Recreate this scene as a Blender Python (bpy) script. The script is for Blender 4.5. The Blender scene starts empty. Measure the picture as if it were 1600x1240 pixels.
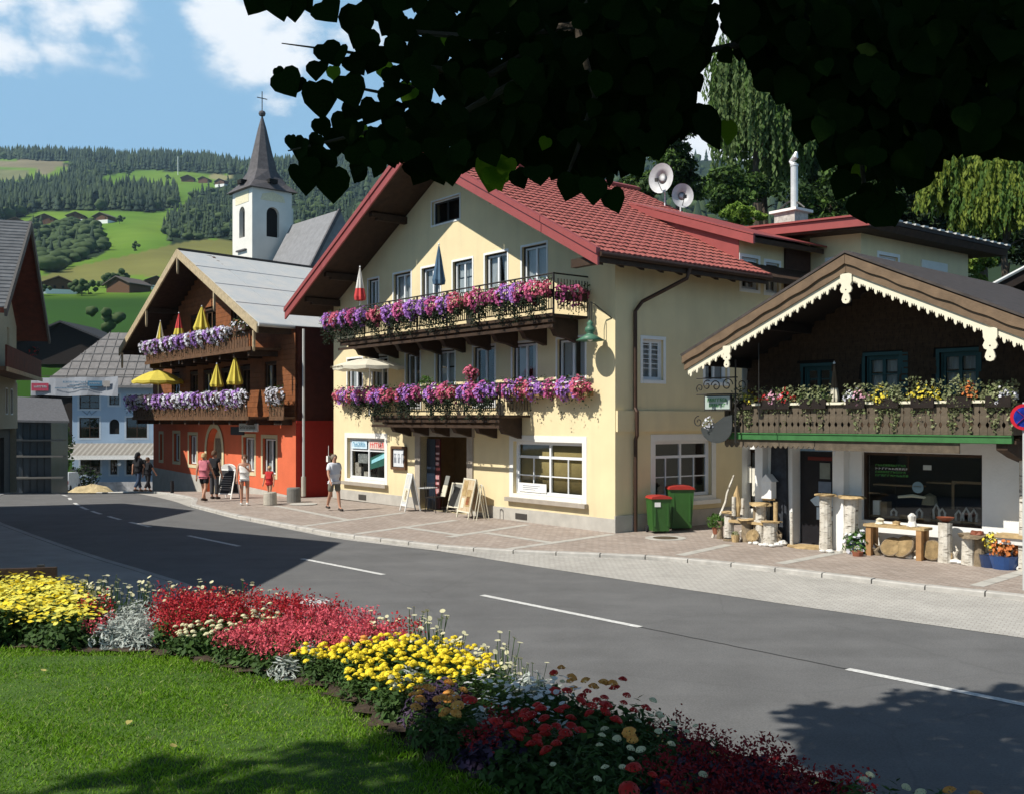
import bpy, math, random
import numpy as np
from mathutils import Vector, Matrix
from mathutils.geometry import tessellate_polygon
SC = bpy.context.scene
COL = SC.collection
rnd = random.Random(11)
NR = np.random.default_rng(5)
R = math.radians

# ---------------------------------------------------------------- camera
EYE = 2.8; FP = 1584.0
cam = bpy.data.cameras.new('camera'); camo = bpy.data.objects.new('camera', cam); COL.objects.link(camo)
camo.location = (0, 0, EYE); camo.rotation_euler = (R(90), 0, 0)
cam.sensor_width = 36; cam.sensor_fit = 'HORIZONTAL'; cam.lens = FP/1600*36
cam.shift_y = 35/1600.0
cam.clip_start = 0.05; cam.clip_end = 9000
SC.camera = camo
# ---------------------------------------------------------------- sun and sky
SUN = Vector((-.862, -.50, 1.10)).normalized()          # towards the sun
sun = bpy.data.lights.new('sun', 'SUN'); suno = bpy.data.objects.new('sun', sun); COL.objects.link(suno)
sun.energy = 5.0; sun.angle = R(.5); sun.color = (1.0, .95, .86)
suno.rotation_euler = SUN.to_track_quat('Z', 'Y').to_euler()
SC.view_settings.view_transform = 'Standard'; SC.view_settings.look = 'None'
SC.view_settings.exposure = .30; SC.view_settings.gamma = 1.0; SC.view_settings.use_curve_mapping = False
W = bpy.data.worlds.new('World'); SC.world = W; W.use_nodes = True
nt = W.node_tree; nt.nodes.clear()
def N(t, ty, **k):
    n = t.nodes.new(ty)
    for a, b in k.items(): setattr(n, a, b)
    return n
def L(t, a, b): t.links.new(a, b)
out = N(nt, 'ShaderNodeOutputWorld'); bg = N(nt, 'ShaderNodeBackground'); bg.inputs[1].default_value = .062
sky = N(nt, 'ShaderNodeTexSky'); sky.sky_type = 'NISHITA'; sky.sun_disc = False
sky.sun_elevation = math.asin(SUN.z); sky.sun_rotation = math.atan2(SUN.x, SUN.y)
sky.air_density = 1.15; sky.dust_density = 1.0; sky.ozone_density = 1.3; sky.altitude = 900
tc = N(nt, 'ShaderNodeTexCoord')
# clouds: fair weather puffs over the whole dome, noise in the plane of the cloud base
sep = N(nt, 'ShaderNodeSeparateXYZ'); L(nt, tc.outputs['Generated'], sep.inputs[0])
def MATH(t, op, a, b=None, c=None, clamp=False):
    n = N(t, 'ShaderNodeMath', operation=op); n.use_clamp = clamp
    for i, v in enumerate((a, b, c)):
        if v is None: continue
        if isinstance(v, (int, float)): n.inputs[i].default_value = v
        else: L(t, v, n.inputs[i])
    return n.outputs[0]
def blob(dirv, r0, amp):
    d = Vector(dirv).normalized()
    n = N(nt, 'ShaderNodeVectorMath', operation='DISTANCE'); L(nt, tc.outputs['Generated'], n.inputs[0]); n.inputs[1].default_value = d
    m = N(nt, 'ShaderNodeMapRange'); L(nt, n.outputs['Value'], m.inputs[0])
    m.inputs[1].default_value = r0; m.inputs[2].default_value = 0; m.inputs[3].default_value = 0; m.inputs[4].default_value = amp
    return m.outputs[0]
def pxdir(px, py): return ((px-800)/FP, 1, (655-py)/FP)
BL = [(345, 25, .045, .8), (385, 55, .05, .9), (425, 75, .04, .8), (455, 60, .04, .6), (0, 70, .035, .7), (30, 85, .025, .5), (10, 5, .05, .5), (80, 8, .06, .55), (150, 20, .05, .4), (190, 60, .04, .3),
      (440, 168, .03, .55), (470, 160, .03, .3), (1120, 110, .09, 1.0), (1110, 200, .08, .7), (790, 240, .07, .7), (560, 60, .05, .4), (900, 60, .06, .5), (1480, 120, .07, .6)]
tot = None
for a, b, r_, amp in BL:
    o_ = blob(pxdir(a, b), r_*1.12, amp*.95)
    tot = o_ if tot is None else MATH(nt, 'MAXIMUM', tot, o_)
mp = N(nt, 'ShaderNodeMapping'); mp.inputs['Scale'].default_value = (1, 1, 1.7); L(nt, tc.outputs['Generated'], mp.inputs[0])
n1 = N(nt, 'ShaderNodeTexNoise'); n1.inputs['Scale'].default_value = 14; n1.inputs['Detail'].default_value = 9; n1.inputs['Roughness'].default_value = .56; L(nt, mp.outputs[0], n1.inputs[0])
n2 = N(nt, 'ShaderNodeTexNoise'); n2.inputs['Scale'].default_value = 2.2; n2.inputs['Detail'].default_value = 5; L(nt, mp.outputs[0], n2.inputs[0])
# general puffs away from the frame, steered puffs inside it
front = MATH(nt, 'GREATER_THAN', sep.outputs[1], .45)
gen = N(nt, 'ShaderNodeMapRange'); L(nt, n2.outputs[0], gen.inputs[0]); gen.inputs[1].default_value = .66; gen.inputs[2].default_value = .8; gen.inputs[4].default_value = .35
edge = N(nt, 'ShaderNodeMapRange'); L(nt, sep.outputs[1], edge.inputs[0]); edge.inputs[1].default_value = .72; edge.inputs[2].default_value = .5
genm = MATH(nt, 'MULTIPLY', gen.outputs[0], edge.outputs[0])
dens = MATH(nt, 'MAXIMUM', tot, genm)
dd = MATH(nt, 'ADD', dens, MATH(nt, 'MULTIPLY', MATH(nt, 'SUBTRACT', n1.outputs[0], .5), 1.9))
cr = N(nt, 'ShaderNodeMapRange'); cr.interpolation_type = 'SMOOTHSTEP'; L(nt, dd, cr.inputs[0]); cr.inputs[1].default_value = .14; cr.inputs[2].default_value = .62
gate = N(nt, 'ShaderNodeMapRange'); L(nt, dens, gate.inputs[0]); gate.inputs[1].default_value = .0; gate.inputs[2].default_value = .25
cm = MATH(nt, 'MULTIPLY', cr.outputs[0], gate.outputs[0], clamp=True)
cm2 = MATH(nt, 'MULTIPLY', cm, .93)
mix = N(nt, 'ShaderNodeMix', data_type='RGBA'); L(nt, cm2, mix.inputs[0])
hz = N(nt, 'ShaderNodeMapRange'); hz.interpolation_type = 'SMOOTHSTEP'; L(nt, sep.outputs[2], hz.inputs[0]); hz.inputs[1].default_value = .52; hz.inputs[2].default_value = .36; hz.inputs[4].default_value = .85
pale = N(nt, 'ShaderNodeMix', data_type='RGBA'); L(nt, hz.outputs[0], pale.inputs[0]); L(nt, sky.outputs[0], pale.inputs[6]); pale.inputs[7].default_value = (4.2, 7.7, 11.2, 1)   # pale blue valley air low in the sky
L(nt, pale.outputs[2], mix.inputs[6]); mix.inputs[7].default_value = (13.5, 13.9, 14.3, 1)
L(nt, mix.outputs[2], bg.inputs[0]); L(nt, bg.outputs[0], out.inputs[0])

# ---------------------------------------------------------------- helpers
def at(px, py, Y): return Vector(((px-800)/FP*Y, Y, EYE+(655-py)/FP*Y))
def gp(px, py, z=0.0):
    Y = (EYE-z)*FP/(py-655); return ((px-800)/FP*Y, Y)
def slope(Y):
    t = (Y-40)/2.5
    s = -.073*2.5*(math.log1p(math.exp(t)) if t < 30 else t)
    return max(s, -4.6)
MATS = {}
def mat(name, col, rough=.75, var=.12, scale=6, bump=0, bscale=40, spec=.3, metal=0, rand=0, coord='Object', detail=4, col2=None, sss=0):
    if name in MATS: return MATS[name]
    m = bpy.data.materials.new(name); m.use_nodes = True; t = m.node_tree
    b = t.nodes['Principled BSDF']; b.inputs['Roughness'].default_value = rough; b.inputs['Metallic'].default_value = metal
    b.inputs['Specular IOR Level'].default_value = spec
    c = N(t, 'ShaderNodeTexCoord'); src = c.outputs['Object' if coord == 'World' else coord]
    if coord == 'World':
        g = N(t, 'ShaderNodeNewGeometry'); src = g.outputs['Position']
    n = N(t, 'ShaderNodeTexNoise'); n.inputs['Scale'].default_value = scale; n.inputs['Detail'].default_value = detail; n.inputs['Roughness'].default_value = .6
    L(t, src, n.inputs[0])
    mr = N(t, 'ShaderNodeMapRange'); L(t, n.outputs[0], mr.inputs[0]); mr.inputs[1].default_value = .3; mr.inputs[2].default_value = .7
    mx = N(t, 'ShaderNodeMix', data_type='RGBA'); L(t, mr.outputs[0], mx.inputs[0])
    if col2 is None:
        a = [max(0, x*(1-var)) for x in col[:3]]; bb = [min(1, x*(1+var)) for x in col[:3]]
    else: a, bb = col, col2
    mx.inputs[6].default_value = (*a[:3], 1); mx.inputs[7].default_value = (*bb[:3], 1)
    o = mx.outputs[2]
    if rand:
        oi = N(t, 'ShaderNodeObjectInfo'); hs = N(t, 'ShaderNodeHueSaturation')
        r1 = N(t, 'ShaderNodeMapRange'); L(t, oi.outputs['Random'], r1.inputs[0]); r1.inputs[3].default_value = 1-rand; r1.inputs[4].default_value = 1+rand
        L(t, r1.outputs[0], hs.inputs['Value']); L(t, o, hs.inputs['Color']); o = hs.outputs[0]
    L(t, o, b.inputs['Base Color'])
    if sss:   # thin leaf or petal: light passes through
        tr = N(t, 'ShaderNodeBsdfTranslucent'); L(t, o, tr.inputs[0]); ms = N(t, 'ShaderNodeMixShader'); ms.inputs[0].default_value = sss
        L(t, b.outputs[0], ms.inputs[1]); L(t, tr.outputs[0], ms.inputs[2]); L(t, ms.outputs[0], t.nodes['Material Output'].inputs[0])
    if bump:
        n3 = N(t, 'ShaderNodeTexNoise'); n3.inputs['Scale'].default_value = bscale; n3.inputs['Detail'].default_value = 5; L(t, src, n3.inputs[0])
        bp = N(t, 'ShaderNodeBump'); bp.inputs['Strength'].default_value = bump; bp.inputs['Distance'].default_value = .02; L(t, n3.outputs[0], bp.inputs['Height']); L(t, bp.outputs[0], b.inputs['Normal'])
    m['o'] = 1; MATS[name] = m
    return m
def glassmat(name='window_glass', tint=(.02, .025, .03), tr=.7):
    if name in MATS: return MATS[name]
    m = bpy.data.materials.new(name); m.use_nodes = True; t = m.node_tree; t.nodes.clear()
    o = N(t, 'ShaderNodeOutputMaterial'); g = N(t, 'ShaderNodeBsdfGlossy'); g.inputs['Roughness'].default_value = .03
    p = N(t, 'ShaderNodeBsdfTransparent'); p.inputs[0].default_value = (.82, .86, .86, 1)
    f = N(t, 'ShaderNodeLayerWeight'); f.inputs[0].default_value = .25
    ms = N(t, 'ShaderNodeMixShader'); L(t, MATH(t, 'ADD', MATH(t, 'MULTIPLY', MATH(t, 'POWER', f.outputs[1], 3.0), .8), .09, clamp=True), ms.inputs[0]); L(t, p.outputs[0], ms.inputs[1]); L(t, g.outputs[0], ms.inputs[2]); L(t, ms.outputs[0], o.inputs[0])
    MATS[name] = m; return m

def link(o, parent=None):
    COL.objects.link(o)
    if parent is not None: o.parent = parent
    return o
def tag(o, label=None, cat=None, group=None, kind=None):
    if label: o['label'] = label
    if cat: o['category'] = cat
    if group: o['group'] = group
    if kind: o['kind'] = kind
    return o
def thing(name, label, cat, loc=(0, 0, 0), rz=0, group=None):
    o = bpy.data.objects.new(name, None); o.empty_display_size = .2; COL.objects.link(o); o.location = loc; o.rotation_euler = (0, 0, rz)
    return tag(o, label, cat, group)
class MB:
    def __init__(s, T=None): s.v = []; s.f = []; s.m = []; s.T = T
    def add(s, vs, fs, mi=0):
        b = len(s.v)
        if s.T: vs = [s.T(*p) for p in vs]
        s.v.extend([tuple(p) for p in vs]); s.f.extend([tuple(i+b for i in f) for f in fs]); s.m.extend([mi]*len(fs)); return s
    def box(s, x0, x1, y0, y1, z0, z1, mi=0):
        return s.add([(x0, y0, z0), (x1, y0, z0), (x1, y1, z0), (x0, y1, z0), (x0, y0, z1), (x1, y0, z1), (x1, y1, z1), (x0, y1, z1)],
                     [(0, 3, 2, 1), (4, 5, 6, 7), (0, 1, 5, 4), (1, 2, 6, 5), (2, 3, 7, 6), (3, 0, 4, 7)], mi)
    def beam(s, a, b, w, h, mi=0, up=(0, 0, 1)):
        a = Vector(a); b = Vector(b); d = (b-a).normalized(); u = Vector(up)
        x = d.cross(u)
        if x.length < 1e-4: x = d.cross(Vector((1, 0, 0)))
        x.normalize(); u = x.cross(d)
        vs = [p+x*sx*w/2+u*su*h/2 for p in (a, b) for sx, su in ((-1, -1), (1, -1), (1, 1), (-1, 1))]
        return s.add(vs, [(0, 3, 2, 1), (4, 5, 6, 7), (0, 1, 5, 4), (1, 2, 6, 5), (2, 3, 7, 6), (3, 0, 4, 7)], mi)
    def prism(s, poly, y0, y1, mi=0, mi2=None):       # poly in (x,z), pushed along y
        n = len(poly); vs = [(x, y0, z) for x, z in poly]+[(x, y1, z) for x, z in poly]
        tr = tessellate_polygon([[Vector((x, z, 0)) for x, z in poly]])
        s.add(vs, [t for t in tr]+[tuple(i+n for i in reversed(t)) for t in tr], mi)
        return s.add(vs, [(i, (i+1) % n, (i+1) % n+n, i+n) for i in range(n)], mi if mi2 is None else mi2)
    def prismz(s, poly, z0, z1, mi=0):
        n = len(poly); zf0 = z0 if callable(z0) else (lambda x, y: z0); zf1 = z1 if callable(z1) else (lambda x, y: z1)
        vs = [(x, y, zf0(x, y)) for x, y in poly]+[(x, y, zf1(x, y)) for x, y in poly]
        tr = tessellate_polygon([[Vector((x, y, 0)) for x, y in poly]])
        s.add(vs, [t for t in tr]+[tuple(i+n for i in reversed(t)) for t in tr], mi)
        return s.add(vs, [(i, (i+1) % n, (i+1) % n+n, i+n) for i in range(n)], mi)
    def tube(s, pts, r, seg=8, mi=0, cap=True):
        pts = [Vector(p) for p in pts]; n = len(pts); rr = r if isinstance(r, (list, tuple)) else [r]*n
        vs = []; px = None
        for i, p in enumerate(pts):
            d = (pts[min(i+1, n-1)]-pts[max(i-1, 0)]).normalized()
            if px is None:
                px = d.cross(Vector((0, 0, 1)))
                if px.length < 1e-3: px = Vector((1, 0, 0))
            px = (px-d*px.dot(d)).normalized(); py = d.cross(px)
            vs += [p+(px*math.cos(2*math.pi*k/seg)+py*math.sin(2*math.pi*k/seg))*rr[i] for k in range(seg)]
        fs = [(i*seg+k, i*seg+(k+1) % seg, (i+1)*seg+(k+1) % seg, (i+1)*seg+k) for i in range(n-1) for k in range(seg)]
        if cap: fs += [tuple(reversed(range(seg))), tuple((n-1)*seg+k for k in range(seg))]
        return s.add(vs, fs, mi)
    def lathe(s, prof, c=(0, 0, 0), seg=14, mi=0, sx=1, sy=1):
        vs = [(c[0]+r*math.cos(2*math.pi*k/seg)*sx, c[1]+r*math.sin(2*math.pi*k/seg)*sy, c[2]+z) for r, z in prof for k in range(seg)]
        n = len(prof)
        fs = [(i*seg+k, i*seg+(k+1) % seg, (i+1)*seg+(k+1) % seg, (i+1)*seg+k) for i in range(n-1) for k in range(seg)]
        if prof[0][0] > 1e-4: fs.append(tuple(reversed(range(seg))))
        if prof[-1][0] > 1e-4: fs.append(tuple((n-1)*seg+k for k in range(seg)))
        return s.add(vs, fs, mi)
    def holes(s, outer, holes, d0, depth, mi=0, mr=None):   # plate at y=d0 with rectangular or polygon openings and reveals
        loops = [outer]+[([(a, c), (b, c), (b, d), (a, d)] if not isinstance(h[0], tuple) else list(h)) for h in holes for a, b, c, d in [(h if not isinstance(h[0], tuple) else (0, 0, 0, 0))]]
        tr = tessellate_polygon([[Vector((x, z, 0)) for x, z in l] for l in loops])
        vs = [(x, d0, z) for l in loops for x, z in l]
        s.add(vs, [tuple(t) for t in tr], mi)
        for l in loops[1:]:
            n = len(l); s.add([(x, d0, z) for x, z in l]+[(x, d0+depth, z) for x, z in l], [(i, (i+1) % n, (i+1) % n+n, i+n) for i in range(n)], mi if mr is None else mr)
        return s
    def build(s, name, mats, parent=None, smooth=False, loc=None, rz=0):
        me = bpy.data.meshes.new(name); me.from_pydata(s.v, [], s.f)
        if not isinstance(mats, (list, tuple)): mats = [mats]
        for m in mats: me.materials.append(m)
        if len(mats) > 1: me.polygons.foreach_set('material_index', s.m)
        if smooth: me.polygons.foreach_set('use_smooth', [True]*len(me.polygons))
        me.update()
        o = bpy.data.objects.new(name, me); link(o, parent)
        if loc is not None: o.location = loc
        if rz: o.rotation_euler = (0, 0, rz)
        return o
class NB:      # numpy builder for swarms of small triangles
    def __init__(s): s.V = []; s.F = []; s.M = []; s.n = 0
    def add(s, bv, bf, Rm, S, Cn, mi):
        k = len(Cn); bv = np.asarray(bv, float); bf = np.asarray(bf, int)
        S = np.asarray(S, float)
        if S.ndim == 1: S = S[:, None]*np.ones(3)
        loc = bv[None]*S[:, None, :]
        v = np.einsum('kij,knj->kni', Rm, loc)+np.asarray(Cn)[:, None, :]
        f = bf[None]+(np.arange(k)*len(bv))[:, None, None]+s.n
        s.V.append(v.reshape(-1, 3)); s.F.append(f.reshape(-1, 3)); s.M.append(np.repeat(np.broadcast_to(mi, (k,)), len(bf))); s.n += k*len(bv)
    def build(s, name, mats, parent=None, smooth=False, loc=None):
        V = np.concatenate(s.V); F = np.concatenate(s.F); Mi = np.concatenate(s.M).astype(np.int32)
        me = bpy.data.meshes.new(name); me.vertices.add(len(V)); me.vertices.foreach_set('co', V.astype(np.float32).ravel())
        me.loops.add(len(F)*3); me.loops.foreach_set('vertex_index', F.astype(np.int32).ravel())
        me.polygons.add(len(F)); me.polygons.foreach_set('loop_start', (np.arange(len(F))*3).astype(np.int32)); me.polygons.foreach_set('loop_total', np.full(len(F), 3, np.int32))
        for m in (mats if isinstance(mats, (list, tuple)) else [mats]): me.materials.append(m)
        me.polygons.foreach_set('material_index', Mi)
        if smooth: me.polygons.foreach_set('use_smooth', np.ones(len(F), bool))
        me.update(calc_edges=True)
        o = bpy.data.objects.new(name, me); link(o, parent)
        if loc is not None: o.location = loc
        return o
def orient(nrm, spin=None):
    n = np.asarray(nrm, float); n = n/np.linalg.norm(n, axis=1, keepdims=True); k = len(n)
    a = np.where(np.abs(n[:, 2:3]) < .9, np.array([[0, 0, 1.]]), np.array([[1., 0, 0]]))
    x = np.cross(a, n); x /= np.linalg.norm(x, axis=1, keepdims=True); y = np.cross(n, x)
    if spin is None: spin = NR.uniform(0, 2*np.pi, k)
    c, s_ = np.cos(spin)[:, None], np.sin(spin)[:, None]
    return np.stack([x*c+y*s_, -x*s_+y*c, n], axis=2)
def rdir(k, up=0.0):
    v = NR.normal(size=(k, 3)); v[:, 2] += up; return v/np.linalg.norm(v, axis=1, keepdims=True)
LEAF = ([(0, 0, 0), (.5, -.28, .04), (1, 0, 0), (.5, .28, .04)], [(0, 1, 2), (0, 2, 3)])
LEAFC = ([(-.5, 0, 0), (0, -.28, .05), (.5, 0, 0), (0, .28, .05)], [(0, 1, 2), (0, 2, 3)])
FL5 = ([(0, 0, -.25)]+[(math.cos(2*math.pi*i/5), math.sin(2*math.pi*i/5), .12) for i in range(5)], [(0, i+1, (i+1) % 5+1) for i in range(5)])
def inpoly(x, y, poly):
    x = np.asarray(x, float); y = np.asarray(y, float); r = np.zeros(x.shape, bool); n = len(poly)
    for i in range(n):
        x0, y0 = poly[i]; x1, y1 = poly[(i+1) % n]
        if y0 == y1: continue
        c = ((y0 > y) != (y1 > y)) & (x < (x1-x0)*(y-y0)/(y1-y0)+x0); r ^= c
    return r
def copy_tree(o, parent=None):
    c = o.copy(); COL.objects.link(c); c.parent = parent
    for ch in o.children: copy_tree(ch, c)
    return c
class Fr:      # frame of a building: x along its front to the right, y into it, z up
    def __init__(s, ox, oy, rz): s.o = (ox, oy); s.rz = rz; s.c = math.cos(rz); s.s = math.sin(rz)
    def w(s, x, y, z=0): return Vector((s.o[0]+x*s.c-y*s.s, s.o[1]+x*s.s+y*s.c, z))
    def l(s, X, Y): return ((X-s.o[0])*s.c+(Y-s.o[1])*s.s, -(X-s.o[0])*s.s+(Y-s.o[1])*s.c)
    def y(s, px, py, yl):
        dx, dz = (px-800)/FP, (655-py)/FP
        k = (yl-s.o[0]*s.s+s.o[1]*s.c)/(-dx*s.s+s.c); x, y = s.l(dx*k, k); return x, EYE+dz*k
    def x(s, px, py, xl):
        dx, dz = (px-800)/FP, (655-py)/FP
        k = (xl+s.o[0]*s.c+s.o[1]*s.s)/(dx*s.c+s.s); x, y = s.l(dx*k, k); return y, EYE+dz*k
YH = Fr(2.55, 25.05, math.atan2(-.784, .621))
RH = Fr(-7.89, 37, math.atan2(-.8, .6))
SH = Fr(6.79, 21.95, math.atan2(-.738, .675))
PF = lambda u, d, z: (u, d, z)            # plane of a front wall
PS = lambda u, d, z: (-d, u, z)           # plane of the right side wall at x=0
def PSX(x0): return lambda u, d, z: (x0-d, u, z)
# ================================================================ ground, road, pavement
RZ = -.08
OUT = [(-30, 12.5), (-14, 10.6), (-6, 9.6), (-3.7, 8.75), (-2.6, 8.6), (-1.4, 7.95), (-.6, 7.0), (0, 6.1), (.7, 5.15), (1.2, 4.55), (1.7, 3.9), (3.5, 1.5), (8, -3), (20, -14)]
INN = [(-30, 9.5), (-14, 8.2), (-6, 7.6), (-3.78, 7.48), (-2.64, 7.34), (-2.07, 6.99), (-1.53, 6.57), (-1.2, 6.34), (-.89, 5.85), (-.52, 5.18), (-.06, 4.6), (.7, 3.4), (2.6, .6), (7, -4), (18, -15)]
def dline(x, y, ln):       # signed distance, positive on the road side
    x = np.asarray(x, float); y = np.asarray(y, float); best = np.full(x.shape, 1e9); sg = np.ones(x.shape)
    for (x0, y0), (x1, y1) in zip(ln[:-1], ln[1:]):
        dx, dy = x1-x0, y1-y0; t = np.clip(((x-x0)*dx+(y-y0)*dy)/(dx*dx+dy*dy), 0, 1)
        d = np.hypot(x-x0-t*dx, y-y0-t*dy); cr = dx*(y-y0)-dy*(x-x0)
        m = d < best-1e-9; best = np.where(m, d, best); sg = np.where(m, np.where(cr > 0, 1, -1), sg)
    return best*sg
def park(x, y):
    d = dline(x, y, OUT); t = np.clip(d/1.7, 0, 1); return 1.1*(1-t*t*(3-2*t))
def gridmesh(name, xs, ys, zf, m, keep=None, smooth=True, attr=None):
    X, Y = np.meshgrid(xs, ys); Z = zf(X, Y); nx, ny = len(xs), len(ys)
    V = np.stack([X, Y, Z], -1).reshape(-1, 3)
    I = np.arange(nx*ny).reshape(ny, nx); F = np.stack([I[:-1, :-1], I[:-1, 1:], I[1:, 1:], I[1:, :-1]], -1).reshape(-1, 4)
    if keep is not None: F = F[keep(X, Y)[:-1, :-1].reshape(-1)]
    me = bpy.data.meshes.new(name); me.from_pydata(V.tolist(), [], F.tolist()); me.materials.append(m)
    me.polygons.foreach_set('use_smooth', [smooth]*len(me.polygons)); me.update()
    o = bpy.data.objects.new(name, me); link(o); return o
vslope = np.vectorize(slope)
m_bank = mat('soil_and_grass', (.05, .04, .025), .95, scale=3, bump=.4, bscale=60, coord='World', col2=(.035, .06, .015))
xs = np.concatenate([np.linspace(-90, -15, 26)[:-1], np.arange(-15, 10, .3), np.linspace(10, 110, 30)])
ys = np.concatenate([np.linspace(-40, -6, 8)[:-1], np.arange(-6, 14, .3), np.linspace(14, 140, 85)])
g = gridmesh('ground', xs, ys, lambda X, Y: np.maximum(park(X, Y)-.02, 0)+vslope(Y)-.14*(park(X, Y) < .3), m_bank); tag(g, kind='structure')

m_asph = mat('asphalt', (.128, .128, .127), .85, var=.10, scale=1.3, bump=.25, bscale=260, coord='World', spec=.25, detail=8)
if True:   # finer grain and long tyre worn streaks
    t = m_asph.node_tree; b = t.nodes['Principled BSDF']; src = b.inputs['Base Color'].links[0].from_socket
    g_ = N(t, 'ShaderNodeNewGeometry'); mp_ = N(t, 'ShaderNodeMapping'); mp_.inputs['Rotation'].default_value = (0, 0, R(48)); mp_.inputs['Scale'].default_value = (.12, 1.6, 1); L(t, g_.outputs['Position'], mp_.inputs[0])
    a_ = N(t, 'ShaderNodeTexNoise'); a_.inputs['Scale'].default_value = 1.0; a_.inputs['Detail'].default_value = 3; L(t, mp_.outputs[0], a_.inputs[0])
    b_ = N(t, 'ShaderNodeTexNoise'); b_.inputs['Scale'].default_value = 48; b_.inputs['Detail'].default_value = 2; L(t, g_.outputs['Position'], b_.inputs[0])
    hs = N(t, 'ShaderNodeHueSaturation'); L(t, src, hs.inputs['Color'])
    v = MATH(t, 'ADD', MATH(t, 'MULTIPLY', a_.outputs[0], .35), MATH(t, 'MULTIPLY', b_.outputs[0], .75)); n9 = N(t, 'ShaderNodeTexNoise'); n9.inputs['Scale'].default_value = .35; n9.inputs['Detail'].default_value = 6; n9.inputs['Roughness'].default_value = .7; L(t, g_.outputs['Position'], n9.inputs[0])
    vo = N(t, 'ShaderNodeTexVoronoi'); vo.feature = 'DISTANCE_TO_EDGE'; vo.inputs['Scale'].default_value = .28; wn = N(t, 'ShaderNodeTexNoise'); wn.inputs['Scale'].default_value = 2.5; wn.inputs['Detail'].default_value = 5; L(t, g_.outputs['Position'], wn.inputs[0])
    va = N(t, 'ShaderNodeMix', data_type='VECTOR'); va.inputs[0].default_value = .12; L(t, g_.outputs['Position'], va.inputs[4]); L(t, wn.outputs['Color'], va.inputs[5]); L(t, va.outputs[1], vo.inputs[0])
    ck = N(t, 'ShaderNodeMapRange'); L(t, vo.outputs['Distance'], ck.inputs[0]); ck.inputs[2].default_value = .006; ck.inputs[3].default_value = -.10; ck.inputs[4].default_value = 0
    pat_ = N(t, 'ShaderNodeMapRange'); L(t, n9.outputs[0], pat_.inputs[0]); pat_.inputs[1].default_value = .35; pat_.inputs[2].default_value = .65; pat_.inputs[3].default_value = -.09; pat_.inputs[4].default_value = .09
    v = MATH(t, 'ADD', v, MATH(t, 'ADD', ck.outputs[0], pat_.outputs[0]))
    L(t, MATH(t, 'ADD', v, .46), hs.inputs['Value']); L(t, hs.outputs[0], b.inputs['Base Color'])
def G(px, py, z=RZ): return gp(px, py, z)
far_c = [(-17.2, 39.3), (-19.9, 44), (-23.5, 52), (-28.5, 63), (-35, 78), (-42, 94), (-44, 104)]
ctr = [(9.5, 5.2), (7, 7.9)]+[G(*p) for p in ((1600, 1100), (1325, 1045), (995, 978), (757, 930), (598, 897), (470, 872), (375, 853), (293, 836), (232, 822), (203, 815), (178, 808.5), (150, 800), (131, 793), (119, 786), (111, 780))]+far_c
redge = [(15, 5.0), (11, 8.6)]+[G(*p) for p in ((1600, 996), (1300, 954), (1050, 917), (800, 879), (700, 862), (525, 841), (363, 809), (297, 791))]+[(-11.9, 35.9), (-14.3, 40), (-18.0, 47), (-24, 60), (-31, 76), (-38.5, 92), (-40, 104)]
ledge = [(6.8, 3.4), (4.6, 5.8), (2.7, 7.9), (-.3, 11.3), (-3.3, 14.7)]+[G(*p) for p in ((262, 902), (149, 869), (60, 838), (0, 816))]+[(-16.6, 31.5), (-19, 37), (-21.4, 43), (-25.5, 52), (-31, 64), (-38, 79), (-45.5, 95), (-48, 104)]
def resamp(pts, n):
    p = np.array(pts, float); d = np.concatenate([[0], np.cumsum(np.hypot(*np.diff(p, axis=0).T))]); q = np.linspace(0, d[-1], n)
    return np.stack([np.interp(q, d, p[:, 0]), np.interp(q, d, p[:, 1])], 1)
def matchY(pts, ys_):        # x on a polyline at given y (polyline monotone in y)
    p = sorted(pts, key=lambda a: a[1]); return np.interp(ys_, [a[1] for a in p], [a[0] for a in p])
def strip(name, A, B, z, m, zs=True, nu=2, kind='structure', thick=0):
    b = MB(); n = len(A); vs = []
    for i in range(n):
        for k in range(nu):
            f = k/(nu-1); x = A[i][0]*(1-f)+B[i][0]*f; y = A[i][1]*(1-f)+B[i][1]*f; vs.append((x, y, z+(slope(y) if zs else 0)))
    b.add(vs, [(i*nu+k, i*nu+k+1, (i+1)*nu+k+1, (i+1)*nu+k) for i in range(n-1) for k in range(nu-1)])
    if thick:
        for side in (0, nu-1):
            v2 = []; 
            for i in range(n): p = vs[i*nu+side]; v2 += [p, (p[0], p[1], p[2]-thick)]
            b.add(v2, [(2*i, 2*i+1, 2*i+3, 2*i+2) for i in range(n-1)])
        e = [vs[k] for k in range(nu)]; b.add([e[0], e[-1], (e[-1][0], e[-1][1], e[-1][2]-thick), (e[0][0], e[0][1], e[0][2]-thick)], [(0, 1, 2, 3)])
    o = b.build(name, m); 
    if kind: tag(o, kind=kind)
    return o
ra, la = resamp(redge, 70), resamp(ledge, 70)
strip('road', ra, la, RZ, m_asph, nu=3)
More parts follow.
